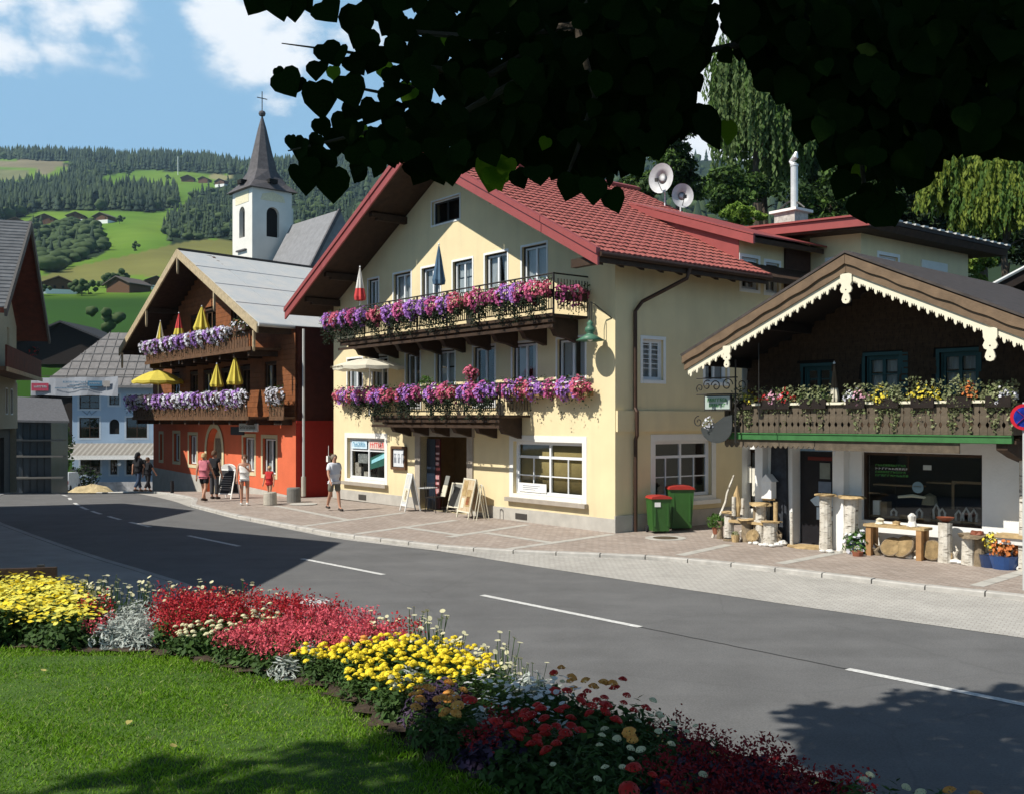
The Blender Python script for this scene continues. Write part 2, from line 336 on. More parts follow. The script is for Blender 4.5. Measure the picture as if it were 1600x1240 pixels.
# setts between kerb and asphalt, kerb, pavement
kerb = [(17, 7.0), (12.5, 11.6)]+[gp(*p) for p in ((1700, 943), (1600, 930), (1450, 915), (1300, 897), (1150, 880), (1025, 868), (900, 863), (800, 859), (700, 853), (525, 833), (363, 803.5), (297, 787))]+[(-11.5, 36.6), (-13.8, 40.6), (-17.4, 47.4), (-23.3, 60.3), (-30.3, 76.2), (-37.8, 92), (-39, 104)]
def brickmat(name, c1, c2, mortar, w, h, rot, msz=.012, rough=.85, bump=.5, off=.5, noise=.25):
    m = bpy.data.materials.new(name); m.use_nodes = True; t = m.node_tree; b = t.nodes['Principled BSDF']; b.inputs['Roughness'].default_value = rough; b.inputs['Specular IOR Level'].default_value = .25
    g = N(t, 'ShaderNodeNewGeometry'); mp = N(t, 'ShaderNodeMapping'); mp.inputs['Rotation'].default_value = (0, 0, rot); L(t, g.outputs['Position'], mp.inputs[0])
    br = N(t, 'ShaderNodeTexBrick'); br.offset = off; L(t, mp.outputs[0], br.inputs[0])
    for k, v in (('Color1', (*c1, 1)), ('Color2', (*c2, 1)), ('Mortar', (*mortar, 1)), ('Scale', 1.0), ('Mortar Size', msz), ('Mortar Smooth', .3), ('Bias', 0), ('Brick Width', w), ('Row Height', h)): br.inputs[k].default_value = v
    n = N(t, 'ShaderNodeTexNoise'); n.inputs['Scale'].default_value = .9; n.inputs['Detail'].default_value = 8; L(t, g.outputs['Position'], n.inputs[0])
    n4 = N(t, 'ShaderNodeTexNoise'); n4.inputs['Scale'].default_value = 35; L(t, g.outputs['Position'], n4.inputs[0])
    hs = N(t, 'ShaderNodeHueSaturation'); L(t, br.outputs['Color'], hs.inputs['Color'])
    L(t, MATH(t, 'ADD', MATH(t, 'MULTIPLY', n.outputs[0], noise*2), MATH(t, 'ADD', MATH(t, 'MULTIPLY', n4.outputs[0], .3), .85-noise)), hs.inputs['Value']); L(t, hs.outputs[0], b.inputs['Base Color'])
    bp = N(t, 'ShaderNodeBump'); bp.inputs['Strength'].default_value = bump; bp.inputs['Distance'].default_value = .008; bp.invert = True; L(t, br.outputs['Fac'], bp.inputs['Height']); L(t, bp.outputs[0], b.inputs['Normal'])
    MATS[name] = m; return m
m_setts = brickmat('granite_setts', (.38, .365, .335), (.44, .425, .39), (.30, .28, .25), .12, .10, R(32), msz=.008, noise=.28)
m_pave = brickmat('rust_pavers', (.30, .245, .205), (.39, .33, .285), (.24, .205, .18), .21, .105, R(50), noise=.3)
m_kerbl = mat('granite_kerb', (.40, .385, .355), .8, var=.2, scale=4, bump=.3, bscale=60, coord='World')
m_kerbd = mat('kerb_gap', (.08, .075, .07), .9)
m_band = mat('pale_stone_band', (.43, .415, .375), .8, var=.12, scale=5, bump=.2, coord='World')
ka = resamp(kerb, 110)
def nearest(P, Q):           # for every point of P the nearest of Q densely sampled
    D = resamp(Q, 1500); return np.array([D[np.argmin(np.hypot(D[:, 0]-p[0], D[:, 1]-p[1]))] for p in P])
kr = nearest(ka, redge)
strip('sett_bay', ka, kr+(kr-ka)*.0, RZ+.004, m_setts, nu=3)
# kerb stones: each near one is a piece of its own
nrm_in = []
kk = resamp(kerb, 400); tang = np.gradient(kk, axis=0); tang /= np.linalg.norm(tang, axis=1, keepdims=True); inn = np.stack([tang[:, 1], -tang[:, 0]], 1)
kerbo = bpy.data.objects.new('kerb', None); COL.objects.link(kerbo); tag(kerbo, kind='structure')
dist = np.concatenate([[0], np.cumsum(np.hypot(*np.diff(kk, axis=0).T))]); tot_l = dist[-1]; q = 0; cnt = 0; farb = MB()
while q < tot_l-1:
    ln = .95; a = q+.012; b_ = q+ln-.012
    P = lambda s_: (np.array([np.interp(s_, dist, kk[:, 0]), np.interp(s_, dist, kk[:, 1])]), np.array([np.interp(s_, dist, inn[:, 0]), np.interp(s_, dist, inn[:, 1])]))
    (p0, n0), (p1, n1_) = P(a), P(b_); w = .17
    z0, z1 = slope(p0[1]), slope(p1[1])
    tgt = farb if p0[1] > 33 else MB(); h = .006+rnd.uniform(-.004, .004)
    c = .02
    vs = []
    for (p, n_, z) in ((p0, n0, z0), (p1, n1_, z1)):
        vs += [(*p, z-.2), (*p, z+h-c), (*(p+n_*c), z+h), (*(p+n_*w), z+h), (*(p+n_*w), z-.2)]
    tgt.add(vs, [(0, 1, 6, 5), (1, 2, 7, 6), (2, 3, 8, 7), (3, 4, 9, 8), (0, 4, 3, 2, 1), (5, 6, 7, 8, 9)])
    if tgt is not farb: tgt.build('kerb_stone', m_kerbl, kerbo)
    q += ln
o = farb.build('kerb_stone', m_kerbl, kerbo); tag(o, kind='stuff')
kin = kk[::3]+inn[::3]*.15
# pavement: from the kerb back under the buildings
back = []
for p, n_ in zip(kin, inn[::3]): back.append(p+np.array([.62, .55])*(11 if p[1] < 34 else 9))
strip('pavement', kin, back, 0, m_pave, nu=5)
# pale stone bands in the paving
def band(p, q, w=.24):
    a, b = Vector((*gp(*p, 0), 0)), Vector((*gp(*q, 0), 0)); d = (b-a).normalized(); s_ = Vector((-d.y, d.x, 0))*w/2
    n = max(1, int((b-a).length/.6)); mb = MB()
    for i in range(n):
        u = a.lerp(b, i/n)+d*.01; v = a.lerp(b, (i+1)/n)-d*.01
        mb.add([(*(u-s_)[:2], .004+slope(u.y)), (*(u+s_)[:2], .004+slope(u.y)), (*(v+s_)[:2], .004+slope(v.y)), (*(v-s_)[:2], .004+slope(v.y))], [(0, 1, 2, 3)])
    return mb.build('paving_band', m_band, bands)
bands = bpy.data.objects.new('paving_pattern', None); COL.objects.link(bands); tag(bands, kind='structure')
for p, q in [((430, 789), (545, 812)), ((470, 822), (632, 800)), ((556, 833.5), (712, 812)), ((625, 822), (722, 836)), ((700, 838.5), (824, 819)), ((757, 831.5), (860, 847)), ((795, 857), (957, 834)), ((1062, 867), (1140, 850)), ((1218, 880), (1322, 860)), ((1525, 915), (1620, 886))]: band(p, q)
# left pavement beside the shaded road, pale edge line
la2 = resamp(ledge[3:], 60); lt = np.gradient(la2, axis=0); lt /= np.linalg.norm(lt, axis=1, keepdims=True); ln_ = np.stack([-lt[:, 1], lt[:, 0]], 1)
m_conc = mat('concrete_slabs', (.30, .30, .29), .88, var=.14, scale=1.2, bump=.3, coord='World', detail=8)
strip('left_pavement', la2+ln_*.14, la2+ln_*np.linspace(4, 9, 60)[:, None], RZ+.012, m_conc, nu=3)
strip('left_kerb', la2, la2+ln_*.15, RZ+.02, m_conc, nu=2, thick=.1)
# parking edge of upright stones seen over the flowers
p0, p1 = Vector((*gp(205, 908, RZ), 0)), Vector((*gp(300, 912, RZ), 0))
# centre line dashes
m_line = mat('road_paint', (.40, .40, .385), .75, scale=22, coord='World', col2=(.72, .72, .69), detail=8)
cc = resamp(ctr, 900); cl = np.concatenate([[0], np.cumsum(np.hypot(*np.diff(cc, axis=0).T))])
def s_of(px, py): p = np.array(G(px, py)); return cl[np.argmin(np.hypot(*(cc-p).T))]
marks = bpy.data.objects.new('centre_line', None); COL.objects.link(marks); tag(marks, kind='structure')
def dash(s0, s1, w=.12):
    n = max(2, int((s1-s0)/.5)); q = np.linspace(s0, s1, n+1); pts = np.stack([np.interp(q, cl, cc[:, 0]), np.interp(q, cl, cc[:, 1])], 1)
    tt = np.gradient(pts, axis=0); tt /= np.linalg.norm(tt, axis=1, keepdims=True); nn = np.stack([-tt[:, 1], tt[:, 0]], 1)*w/2; b = MB()
    b.add([(*p, RZ+.006+slope(p[1])) for pr in zip(pts-nn, pts+nn) for p in pr], [(2*i, 2*i+1, 2*i+3, 2*i+2) for i in range(n)]); return b.build('dash', m_line, marks)
for a, b_ in [((1640, 1110), (1325, 1045)), ((995, 978), (757, 930)), ((598, 897), (470, 872)), ((375, 853), (293, 836)), ((232, 822.5), (203, 815)), ((188, 811), (168, 806)), ((157, 802.5), (144, 797.5)), ((136, 795.5), (127, 790.5)), ((122, 788.5), (116.5, 784))]:
    s0, s1 = sorted((s_of(*a), s_of(*b_))); dash(s0, s1)
s_ = s_of(111, 780)+.5
for k in range(12): dash(s_+k*3, s_+k*3+1.5)
dash_c = MB(); s0, s1 = s_of(1325, 1045), s_of(995, 978)
q = np.linspace(s0, s1, 25); pts = np.stack([np.interp(q, cl, cc[:, 0])+NR.normal(0, .006, 25), np.interp(q, cl, cc[:, 1])+NR.normal(0, .006, 25)], 1)
dash_c.add([(p[0]+e*.006, p[1]+e*.006, RZ+.005) for p in pts for e in (-1, 1)], [(2*i, 2*i+1, 2*i+3, 2*i+2) for i in range(24)]); o = dash_c.build('road_joint', mat('tar', (.02, .02, .02), .6)); tag(o, kind='structure')
# manhole cover
mh = MB(); x_, y_ = gp(1040, 840, 0)
o = mh.lathe([(0, 0), (.30, 0), (.30, -.02)], (0, 0, .012), 28).build('cover', mat('cast_iron', (.10, .075, .05), .6, bump=.8, bscale=50, scale=20)); 
mt = thing('manhole_cover', 'round brown manhole cover with pale ring in the paving before the green bins', 'manhole cover', (x_, y_, 0)); o.parent = mt
MB().lathe([(.30, 0), (.48, 0), (.48, -.02)], (0, 0, .008), 28).build('ring', m_band, mt)

# ================================================================ hills beyond the village
tabY = [(745, 134), (640, 142), (575, 150), (560, 156), (540, 166), (520, 187), (500, 215), (480, 250), (462, 290), (445, 345), (430, 410), (400, 520), (380, 620), (350, 800), (330, 960), (300, 1250), (280, 1500), (262, 1750), (248, 2000)]
def YofPy(py): t = sorted(tabY); return np.interp(py, [a[0] for a in t], [a[1] for a in t])
def ridge(px): return np.interp(px, [-400, 0, 100, 200, 260, 330, 390, 440, 500, 700, 1000, 2200], [246, 243, 246, 249, 247, 255, 268, 262, 255, 245, 250, 260])
pxs = np.arange(-420, 2200, 6.); kk_ = np.linspace(0, 1, 150)
PX, KK = np.meshgrid(pxs, kk_); top = ridge(PX)
PY = 745+(top-745)*KK; HY = np.where(True, YofPy(PY), 0)
wob = np.sin(PX*.021+KK*9)*.03+np.sin(PX*.057+1+KK*21)*.012
HY = HY*(1+wob*np.clip((HY-150)/400, 0, 1))
HX = (PX-800)/FP*HY; HZ = EYE+(655-PY)/FP*HY
HZ = HZ-np.clip((150-HY)/50, 0, 1)*0
# beyond the ridge the ground falls away
V = np.stack([HX, HY, HZ], -1); last = V[-1].copy()
b1 = last*np.array([1.15, 1.15, 1])-np.array([0, 0, 60]); b2 = last*np.array([1.9, 1.9, 1])-np.array([0, 0, 350])
V = np.concatenate([V, b1[None], b2[None]]); PYx = np.concatenate([PY, PY[-1:]-2, PY[-1:]-2]); PXx = np.concatenate([PX, PX[-1:], PX[-1:]])
FOREST = {
 'top': [(-60, 205), (470, 205), (560, 240), (560, 300), (470, 292), (372, 274), (300, 270), (230, 266), (200, 264), (160, 256), (95, 251), (0, 248), (-60, 248)],
 'band': [(-60, 300), (0, 303), (40, 294), (62, 288), (75, 297), (100, 283), (125, 262), (150, 268), (165, 300), (200, 298), (270, 302), (281, 312), (278, 325), (235, 332), (180, 330), (60, 330), (30, 342), (-60, 360)],
 'fleck': [(100, 256), (150, 257), (230, 262), (215, 268), (160, 275), (150, 283), (120, 270)],
 'deciduous': [(48, 352), (70, 350), (100, 352), (140, 352), (155, 362), (168, 392), (150, 402), (112, 412), (95, 425), (68, 428), (60, 405), (50, 390)],
 'right': [(252, 356), (285, 330), (300, 302), (330, 296), (372, 272), (560, 240), (760, 235), (760, 420), (560, 410), (420, 374), (365, 377), (335, 372), (268, 382)]}
HAY = [(65, 432), (105, 420), (150, 410), (215, 396), (262, 384), (300, 376), (345, 374), (400, 378), (400, 412), (240, 432), (190, 430), (150, 440), (62, 446)]
HAY2 = [(330, 272), (385, 276), (372, 284), (325, 280)]; PALE = [(-60, 252), (60, 250), (160, 257), (150, 266), (90, 262), (70, 275), (50, 262), (-60, 262)]; PALE2 = [(0, 264), (45, 268), (48, 280), (0, 282)]
land = np.zeros(PXx.shape+(4,), np.float32); land[..., 3] = 1
base = np.array([.105, .19, .022]); rough_ = np.array([.115, .16, .025])
c = base+np.clip(np.sin(PXx*.03+PYx*.09)*.012, -1, 1)[..., None]*np.array([1, .7, .2]); land[..., :3] = c
for poly, colr in ((HAY, (.155, .155, .045)), (HAY2, (.20, .19, .09)), (PALE, (.17, .15, .09)), (PALE2, (.14, .15, .07))): land[inpoly(PXx, PYx, poly), :3] = colr
lo = np.clip((PYx-455)/14, 0, 1)[..., None]; land[..., :3] = land[..., :3]*(1-lo)+np.array([.022, .062, .008])*lo  # lower meadow darkened: a cloud's shadow painted into the land colour
for p in FOREST.values(): land[inpoly(PXx, PYx, p), :3] = (.018, .032, .012)
land[(PXx > 560) & (PYx < 500), :3] = (.02, .035, .012)
ny, nx = PXx.shape; I = np.arange(nx*ny).reshape(ny, nx); F = np.stack([I[:-1, :-1], I[:-1, 1:], I[1:, 1:], I[1:, :-1]], -1).reshape(-1, 4)
me = bpy.data.meshes.new('hills'); me.from_pydata(V.reshape(-1, 3).tolist(), [], F.tolist()); me.update()
ca = me.color_attributes.new('land', 'FLOAT_COLOR', 'POINT'); ca.data.foreach_set('color', land.reshape(-1))
me.polygons.foreach_set('use_smooth', [True]*len(me.polygons))
m = bpy.data.materials.new('hill_meadow'); m.use_nodes = True; t = m.node_tree; b = t.nodes['Principled BSDF']; b.inputs['Roughness'].default_value = .95; b.inputs['Specular IOR Level'].default_value = .1
at_ = N(t, 'ShaderNodeVertexColor'); at_.layer_name = 'land'; g_ = N(t, 'ShaderNodeNewGeometry'); n_ = N(t, 'ShaderNodeTexNoise'); n_.inputs['Scale'].default_value = .012; n_.inputs['Detail'].default_value = 9; n_.inputs['Roughness'].default_value = .65
L(t, g_.outputs['Position'], n_.inputs[0]); hs = N(t, 'ShaderNodeHueSaturation'); L(t, at_.outputs[0], hs.inputs['Color']); L(t, MATH(t, 'ADD', MATH(t, 'MULTIPLY', n_.outputs[0], .9), .55), hs.inputs['Value']); L(t, hs.outputs[0], b.inputs['Base Color'])
me.materials.append(m); o = bpy.data.objects.new('hills', me); link(o); tag(o, kind='structure')
def hill(px, py):
    k = (py-745)/(float(ridge(px))-745); Y = float(YofPy(py)); w = math.sin(px*.021+k*9)*.03+math.sin(px*.057+1+k*21)*.012
    Y *= 1+w*min(1, max(0, (Y-150)/400)); return at(px, py, Y)
# woods: real trees, joined, far beyond counting
m_con = mat('far_conifer', (.012, .028, .018), .9, scale=.02, coord='World', col2=(.028, .048, .024))
m_con2 = mat('far_larch', (.026, .046, .02), .9, scale=.05, coord='World', col2=(.045, .07, .026))
m_dec = mat('far_broadleaf', (.03, .055, .018), .9, scale=.05, coord='World', col2=(.055, .085, .025))
def conmesh():
    vs = []; fs = []
    for k, (z0, z1, r) in enumerate(((.08, .5, .22), (.3, .78, .17), (.58, 1.0, .11))):
        b0 = len(vs); vs.append((0, 0, z1)); vs += [(math.cos(i*math.pi/3+k)*r*(1 if i % 2 else .75), math.sin(i*math.pi/3+k)*r*(1 if i % 2 else .75), z0+(i % 2)*-.03) for i in range(6)]
        fs += [(b0, b0+1+i, b0+1+(i+1) % 6) for i in range(6)]
    return vs, fs
def decmesh():
    vs = []; fs = []
    import bmesh
    bm = bmesh.new(); bmesh.ops.create_icosphere(bm, subdivisions=2, radius=.42)
    for v in bm.verts: v.co *= 1+rnd.uniform(-.28, .22); v.co.z = v.co.z*.9+.5
    vs = [tuple(v.co) for v in bm.verts]; fs = [tuple(v.index for v in f.verts) for f in bm.faces]; bm.free(); return vs, fs
CM, DM = conmesh(), decmesh()
def rotz(k):
    a = NR.uniform(0, 6.28, k); z = np.zeros(k); o_ = np.ones(k); return np.stack([np.stack([np.cos(a), -np.sin(a), z], 1), np.stack([np.sin(a), np.cos(a), z], 1), np.stack([z, z, o_], 1)], 1)
def wood(key, nm, n, hrange, dec, label, step=1.0):
    poly = FOREST[key]; xs_ = [p[0] for p in poly]; ys_ = [p[1] for p in poly]; pts = []
    tries = 0
    while len(pts) < n and tries < n*60:
        tries += 1; x = rnd.uniform(min(xs_), max(xs_)); y = rnd.uniform(min(ys_), max(ys_))
        if not bool(inpoly(np.array([x]), np.array([y]), poly)[0]): continue
        if y < ridge(x): y = float(ridge(x))+rnd.uniform(0, 7)
        pts.append(hill(x, y))
    P_ = np.array([tuple(p) for p in pts]); k = len(P_); h = NR.uniform(*hrange, k)*(1 if key != 'band' else 1)
    S = np.stack([h*NR.uniform(.8, 1.15, k), h*NR.uniform(.8, 1.15, k), h], 1); b = NB(); isd = NR.random(k) < dec; P_[:, 2] -= .5
    if (~isd).any(): b.add(*CM, rotz((~isd).sum()), S[~isd], P_[~isd], NR.choice([0, 0, 2], (~isd).sum()))
    if isd.any(): Sd = S[isd]*np.array([.8, .8, .62]); b.add(*DM, rotz(isd.sum()), Sd, P_[isd], 1)
    o = b.build(nm, [m_con, m_dec, m_con2]); tag(o, label, 'forest', kind='stuff')
wood('top', 'ridge_forest', 1500, (17, 27), .05, 'dark conifer forest along the crest of the far hill')
wood('band', 'hillside_forest', 1100, (15, 24), .15, 'dense dark conifer wood in a band across the middle of the hillside')
wood('fleck', 'tree_line', 60, (14, 20), .3, 'scattered trees between the high pale meadows')
wood('deciduous', 'broadleaf_wood', 170, (8, 14), .85, 'dark broadleaf copse below the three hillside chalets')
wood('right', 'spruce_wood', 1500, (9, 15), .3, 'spruce wood on the slope behind the church tower')
FOREST['behind'] = [(560, 235), (1700, 240), (1700, 420), (560, 420)]
wood('behind', 'back_forest', 700, (20, 34), .3, 'forest on the slope behind the inn roofs')
def dtree(px, py, hpx, dec=True, label='', wide=1.0):
    p = hill(px, py); h = hpx/FP*p.y; b = NB(); k = 1
    if dec:
        cs = NR.normal(size=(9, 3))*np.array([.22*wide, .22, .2])*h+np.array([0, 0, .55*h]); b.add(*DM, rotz(9), np.full(9, h*.5), cs-np.array([0, 0, .2*h]), 1)
    else: b.add(*CM, rotz(1), np.array([h]), np.zeros((1, 3)), 0)
    r_ = thing('hillside_tree', label, 'tree', p); b.build('crown', [m_con, m_dec], r_); MB().tube([(0, 0, -.5), (0, 0, h*.4)], h*.03, 5).build('trunk', mat('bark', (.06, .045, .03), .9), r_)
# ================================================================ shared building pieces
m_render = mat('yellow_render', (.73, .615, .375), .9, var=.07, scale=.8, bump=.22, bscale=90, detail=8)
if True:   # rain streaks and a soiled foot
    t = m_render.node_tree; b_ = t.nodes['Principled BSDF']; src = b_.inputs['Base Color'].links[0].from_socket; c_ = N(t, 'ShaderNodeTexCoord'); mp_ = N(t, 'ShaderNodeMapping'); mp_.inputs['Scale'].default_value = (2.2, 2.2, .22); L(t, c_.outputs['Object'], mp_.inputs[0])
    n_ = N(t, 'ShaderNodeTexNoise'); n_.inputs['Scale'].default_value = 1.5; n_.inputs['Detail'].default_value = 7; L(t, mp_.outputs[0], n_.inputs[0]); mr_ = N(t, 'ShaderNodeMapRange'); L(t, n_.outputs[0], mr_.inputs[0]); mr_.inputs[1].default_value = .45; mr_.inputs[2].default_value = .75; mr_.inputs[3].default_value = 0; mr_.inputs[4].default_value = .22
    sp3 = N(t, 'ShaderNodeSeparateXYZ'); L(t, c_.outputs['Object'], sp3.inputs[0]); ft = N(t, 'ShaderNodeMapRange'); L(t, sp3.outputs[2], ft.inputs[0]); ft.inputs[1].default_value = 1.1; ft.inputs[2].default_value = .3; ft.inputs[3].default_value = 0; ft.inputs[4].default_value = .55
    fac = MATH(t, 'ADD', mr_.outputs[0], MATH(t, 'MULTIPLY', ft.outputs[0], n_.outputs[0]), clamp=True); mx_ = N(t, 'ShaderNodeMix', data_type='RGBA'); L(t, fac, mx_.inputs[0]); L(t, src, mx_.inputs[6]); mx_.inputs[7].default_value = (.50, .42, .28, 1); L(t, mx_.outputs[2], b_.inputs['Base Color'])
m_plinth = mat('grey_plinth', (.42, .40, .36), .9, var=.12, scale=2.5, bump=.3, bscale=80)
m_white = mat('white_paint', (.78, .78, .76), .6, var=.03)
m_trim = mat('white_plaster_trim', (.74, .73, .68), .8, var=.05, scale=3)
m_sash = mat('white_sash', (.72, .74, .76), .45, var=.03)
m_dframe = mat('dark_window_frame', (.025, .022, .02), .6)
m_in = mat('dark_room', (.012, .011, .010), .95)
m_curt = mat('net_curtain', (.62, .64, .66), .9, var=.05, sss=.3)
m_glass = glassmat()
m_wood = mat('dark_wood', (.042, .024, .014), .75, var=.35, scale=5, bump=.3, bscale=30)
m_woodm = mat('brown_wood', (.11, .058, .03), .75, var=.3, scale=5, bump=.3, bscale=30)
m_copper = mat('brown_metal', (.07, .04, .028), .45, metal=.4)
m_redm = mat('red_roof_metal', (.27, .06, .055), .5, var=.08, scale=3, spec=.4)
m_tile = mat('red_tile', (.33, .10, .082), .55, var=.12, scale=9, rand=.07, spec=.35)
m_tdark = mat('roof_underlay', (.06, .02, .018), .9)
m_stone = mat('door_stone', (.34, .30, .25), .85, var=.1, bump=.3)
def curtain(MBm, u0, u1, d, z0, z1, waves=7, amp=.018):
    n = waves*4; vs = []
    for i in range(n+1):
        u = u0+(u1-u0)*i/n; dd = d+math.sin(i/n*waves*2*math.pi)*amp; vs += [(u, dd, z0), (u, dd, z1)]
    MBm.add(vs, [(2*i, 2*i+2, 2*i+3, 2*i+1) for i in range(n)])
def window(par, T, u0, u1, z0, z1, style='house', rec=.12, curt='sides', frame=m_dframe, sash=m_sash, bars=(), name='window', surround=.06, sur=m_white, label=None):
    w = MB(T); t = .035
    w.box(u0, u0+t, rec-.05, rec+.03, z0, z1); w.box(u1-t, u1, rec-.05, rec+.03, z0, z1); w.box(u0+t, u1-t, rec-.05, rec+.03, z1-t, z1); w.box(u0+t, u1-t, rec-.05, rec+.03, z0, z0+t)
    # room behind
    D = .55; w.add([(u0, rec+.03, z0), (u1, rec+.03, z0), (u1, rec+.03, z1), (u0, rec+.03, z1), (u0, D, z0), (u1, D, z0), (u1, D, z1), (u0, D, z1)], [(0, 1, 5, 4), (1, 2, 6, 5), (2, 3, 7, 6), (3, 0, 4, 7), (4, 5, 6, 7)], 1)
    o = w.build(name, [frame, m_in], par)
    if label: o['label'] = label
    s = MB(T); a0, a1, b0, b1 = u0+t, u1-t, z0+t, z1-t; q = .05
    s.box(a0, a0+q, rec-.02, rec+.03, b0, b1); s.box(a1-q, a1, rec-.02, rec+.03, b0, b1); s.box(a0+q, a1-q, rec-.02, rec+.03, b1-q, b1); s.box(a0+q, a1-q, rec-.02, rec+.03, b0, b0+q)
    if style in ('house', 'double'): m_ = (a0+a1)/2; s.box(m_-.035, m_+.035, rec-.025, rec+.031, b0+q, b1-q)
    for k, v, e0, e1, ww in bars:
        if k == 'v': s.box(v-ww, v+ww, rec-.015, rec+.025, e0, e1)
        else: s.box(e0, e1, rec-.014, rec+.024, v-ww, v+ww)
    s.build('sash', sash, o)
    p = MB(T); p.add([(a0+q, rec+.005, b0+q), (a1-q, rec+.005, b0+q), (a1-q, rec+.005, b1-q), (a0+q, rec+.005, b1-q)], [(0, 1, 2, 3)]); p.build('pane', m_glass, o)
    if curt:
        c = MB(T); W_ = a1-a0
        if curt == 'sides': curtain(c, a0+.02, a0+W_*.40, rec+.09, b0, b1); curtain(c, a1-W_*.36, a1-.02, rec+.09, b0, b1)
        elif curt == 'full': curtain(c, a0, a1, rec+.09, b0, b1, 11)
        elif curt == 'half': curtain(c, a0, a1, rec+.09, b0, (b0+b1)/2, 11); curtain(c, a0, a1, rec+.1, (b0+b1)/2+.05, b1, 9)
        elif curt == 'blind': c.box(a0, a1, rec+.07, rec+.08, b0, b1)
        c.build('curtain', curt_mat if curt == 'blind' else m_curt, o, smooth=True)
    if surround:
        f = MB(T); g = surround; e = -.012
        f.box(u0-g, u0, e, .01, z0-g, z1+g); f.box(u1, u1+g, e, .01, z0-g, z1+g); f.box(u0, u1, e, .01, z1, z1+g); f.box(u0, u1, e-.01, .01, z0-g, z0); f.build('surround', sur, o)
    return o
curt_mat = mat('ochre_blind', (.34, .25, .10), .9)

# ================================================================ the yellow inn
yl = thing('inn', 'yellow rendered inn with red tiled gable roof and two flowered balconies', 'building', YH.w(0, 0), YH.rz)
def zu(x): return 10.62-abs(x+7.05)*.512
F1 = [(-13.4, -12.37), (-11.69, -10.72), (-9.61, -8.77), (-7.9, -6.88), (-5.93, -4.9), (-4.09, -3.05), (-2.18, -1.1)]
F2 = [(-11.97, -11.3), (-10.34, -9.3), (-8.67, -7.64), (-6.97, -5.98), (-5.36, -4.32), (-3.66, -2.62)]
H = [(a, b, 3.85, 4.9) for a, b in F1]+[(a, b, 6.5, 7.52) for a, b in F2]+[(-8.1, -6.62, 8.78, 9.5)]
H = [(a, b, (3.2 if i in (2, 4) else c), d) if i < 7 else (a, b, c, d) for i, (a, b, c, d) in enumerate(H)]
H += [(-13.42, -10.9, .76, 2.17), (-4.05, -1.2, .76, 2.2), (-8.72, -6.2, .0, 2.28)]
w = MB(PF); w.holes([(-14.4, 0), (0, 0), (0, zu(0)), (-7.05, zu(-7.05)), (-14.4, zu(-14.4))], [h if h[2] > 0 else (h[0], h[1], 0.001, h[3]) for h in H], 0, .3)
w.build('front_wall', m_render, yl)
w = MB(PS); HS = [(.97, 1.72, 3.8, 4.83), (1.42, 3.6, .78, 2.25), (3.34, 4.25, 3.8, 4.83), (4.85, 5.58, 6.42, 7.3), (5.92, 6.52, 6.4, 7.25)]
w.holes([(0, 0), (14, 0), (14, 8.3), (8, 8.3), (8, 7.8), (4.75, 7.8), (4.75, 7.0), (0, 7.0)], HS, 0, .3)
w.T = None; w.add([(-14.4, 0, 0), (-14.4, 14, 0), (-14.4, 14, 6.8), (-14.4, 0, 6.8), (0, 14, 0), (0, 14, 8.3), (-7.05, 14, 10)], [(0, 1, 2, 3), (1, 4, 5, 6, 2)])
w.build('side_wall', m_render, yl)
b = MB(PS); b.box(.02, 6.5, -.07, -.002, 2.5, 3.02); b.build('wall_band', m_render, yl)
for a, c in ((-14.42, -8.98), (-5.92, .03)): b = MB(PF); b.prism([(a, 0), (c, 0), (c, .34), (a, .34)], -.035, .0); b.build('plinth', m_plinth, yl)
b = MB(PS); b.box(-.03, 8, -.037, -.001, 0, .42); b.build('plinth', m_plinth, yl)
for i, (a, c) in enumerate(F1):
    door = i in (2, 4)
    o = window(yl, PF, a, c, 3.2 if door else 3.85, 4.9, curt=None if door else ('half' if i == 3 else 'sides'), name='balcony_door' if door else 'window')
    if not door: MB(PF).box(a-.1, c+.1, -.08, .05, 3.75, 3.79).build('sill', m_white, o)
for i, (a, c) in enumerate(F2): window(yl, PF, a, c, 6.5, 7.52, curt=['half', 'full', 'sides', 'half', 'sides', 'full'][i])
window(yl, PF, -8.1, -6.62, 8.78, 9.5, curt=None, frame=m_white, sash=m_dframe, surround=.05)
for i, h in enumerate(HS):
    if i != 1:
        br = [('h', h[2]+.3+k*.12, h[0]+.08, h[1]-.08, .008) for k in range(6)] if i == 0 else []
        window(yl, PS, *h, curt='half' if i == 0 else 'sides', frame=m_sash, surround=.09, sur=m_white, bars=br)
# shop windows with deep white surrounds
def shopwin(T, u0, u1, z0, z1, cross, blind, g=.17):
    bars = []
    zt = z1-.42; mid = (u0+u1)/2
    bars.append(('h', zt, u0+.05, u1-.05, .035))
    if cross:
        zz = (z0+zt)/2
        bars += [('v', (u0+mid)/2, z0+.05, zt, .014), ('v', (u1+mid)/2, z0+.05, zt, .014), ('h', zz, u0+.08, u1-.08, .014)]
    o = window(yl, T, u0, u1, z0, z1, style='double', rec=.16, curt='blind' if blind else None, frame=m_sash, bars=bars, surround=g, sur=m_trim, name='shop_window')
    s = MB(T); s.box(u0-g-.06, u1+g+.06, -.14, -.013, z0-g-.05, z0-g+.06); s.build('sill', m_stone if T is PF else m_trim, o); return o
w1 = shopwin(PF, -13.42, -10.9, .76, 2.17, False, False)
w2 = shopwin(PF, -4.05, -1.2, .76, 2.2, True, True)
w3 = shopwin(PS, 1.42, 3.6, .78, 2.25, True, False)
b = MB(PF); b.box(-3.95, -2.75, .10, .115, .82, 1.06); b.build('notice', m_white, w2)
b = MB(PF)
for k in range(3): b.box(-3.75, -3.0-.1*k, .094, .099, .98-k*.05, .995-k*.05)
b.build('notice_text', mat('grey_print', (.25, .27, .32), .8), w2)
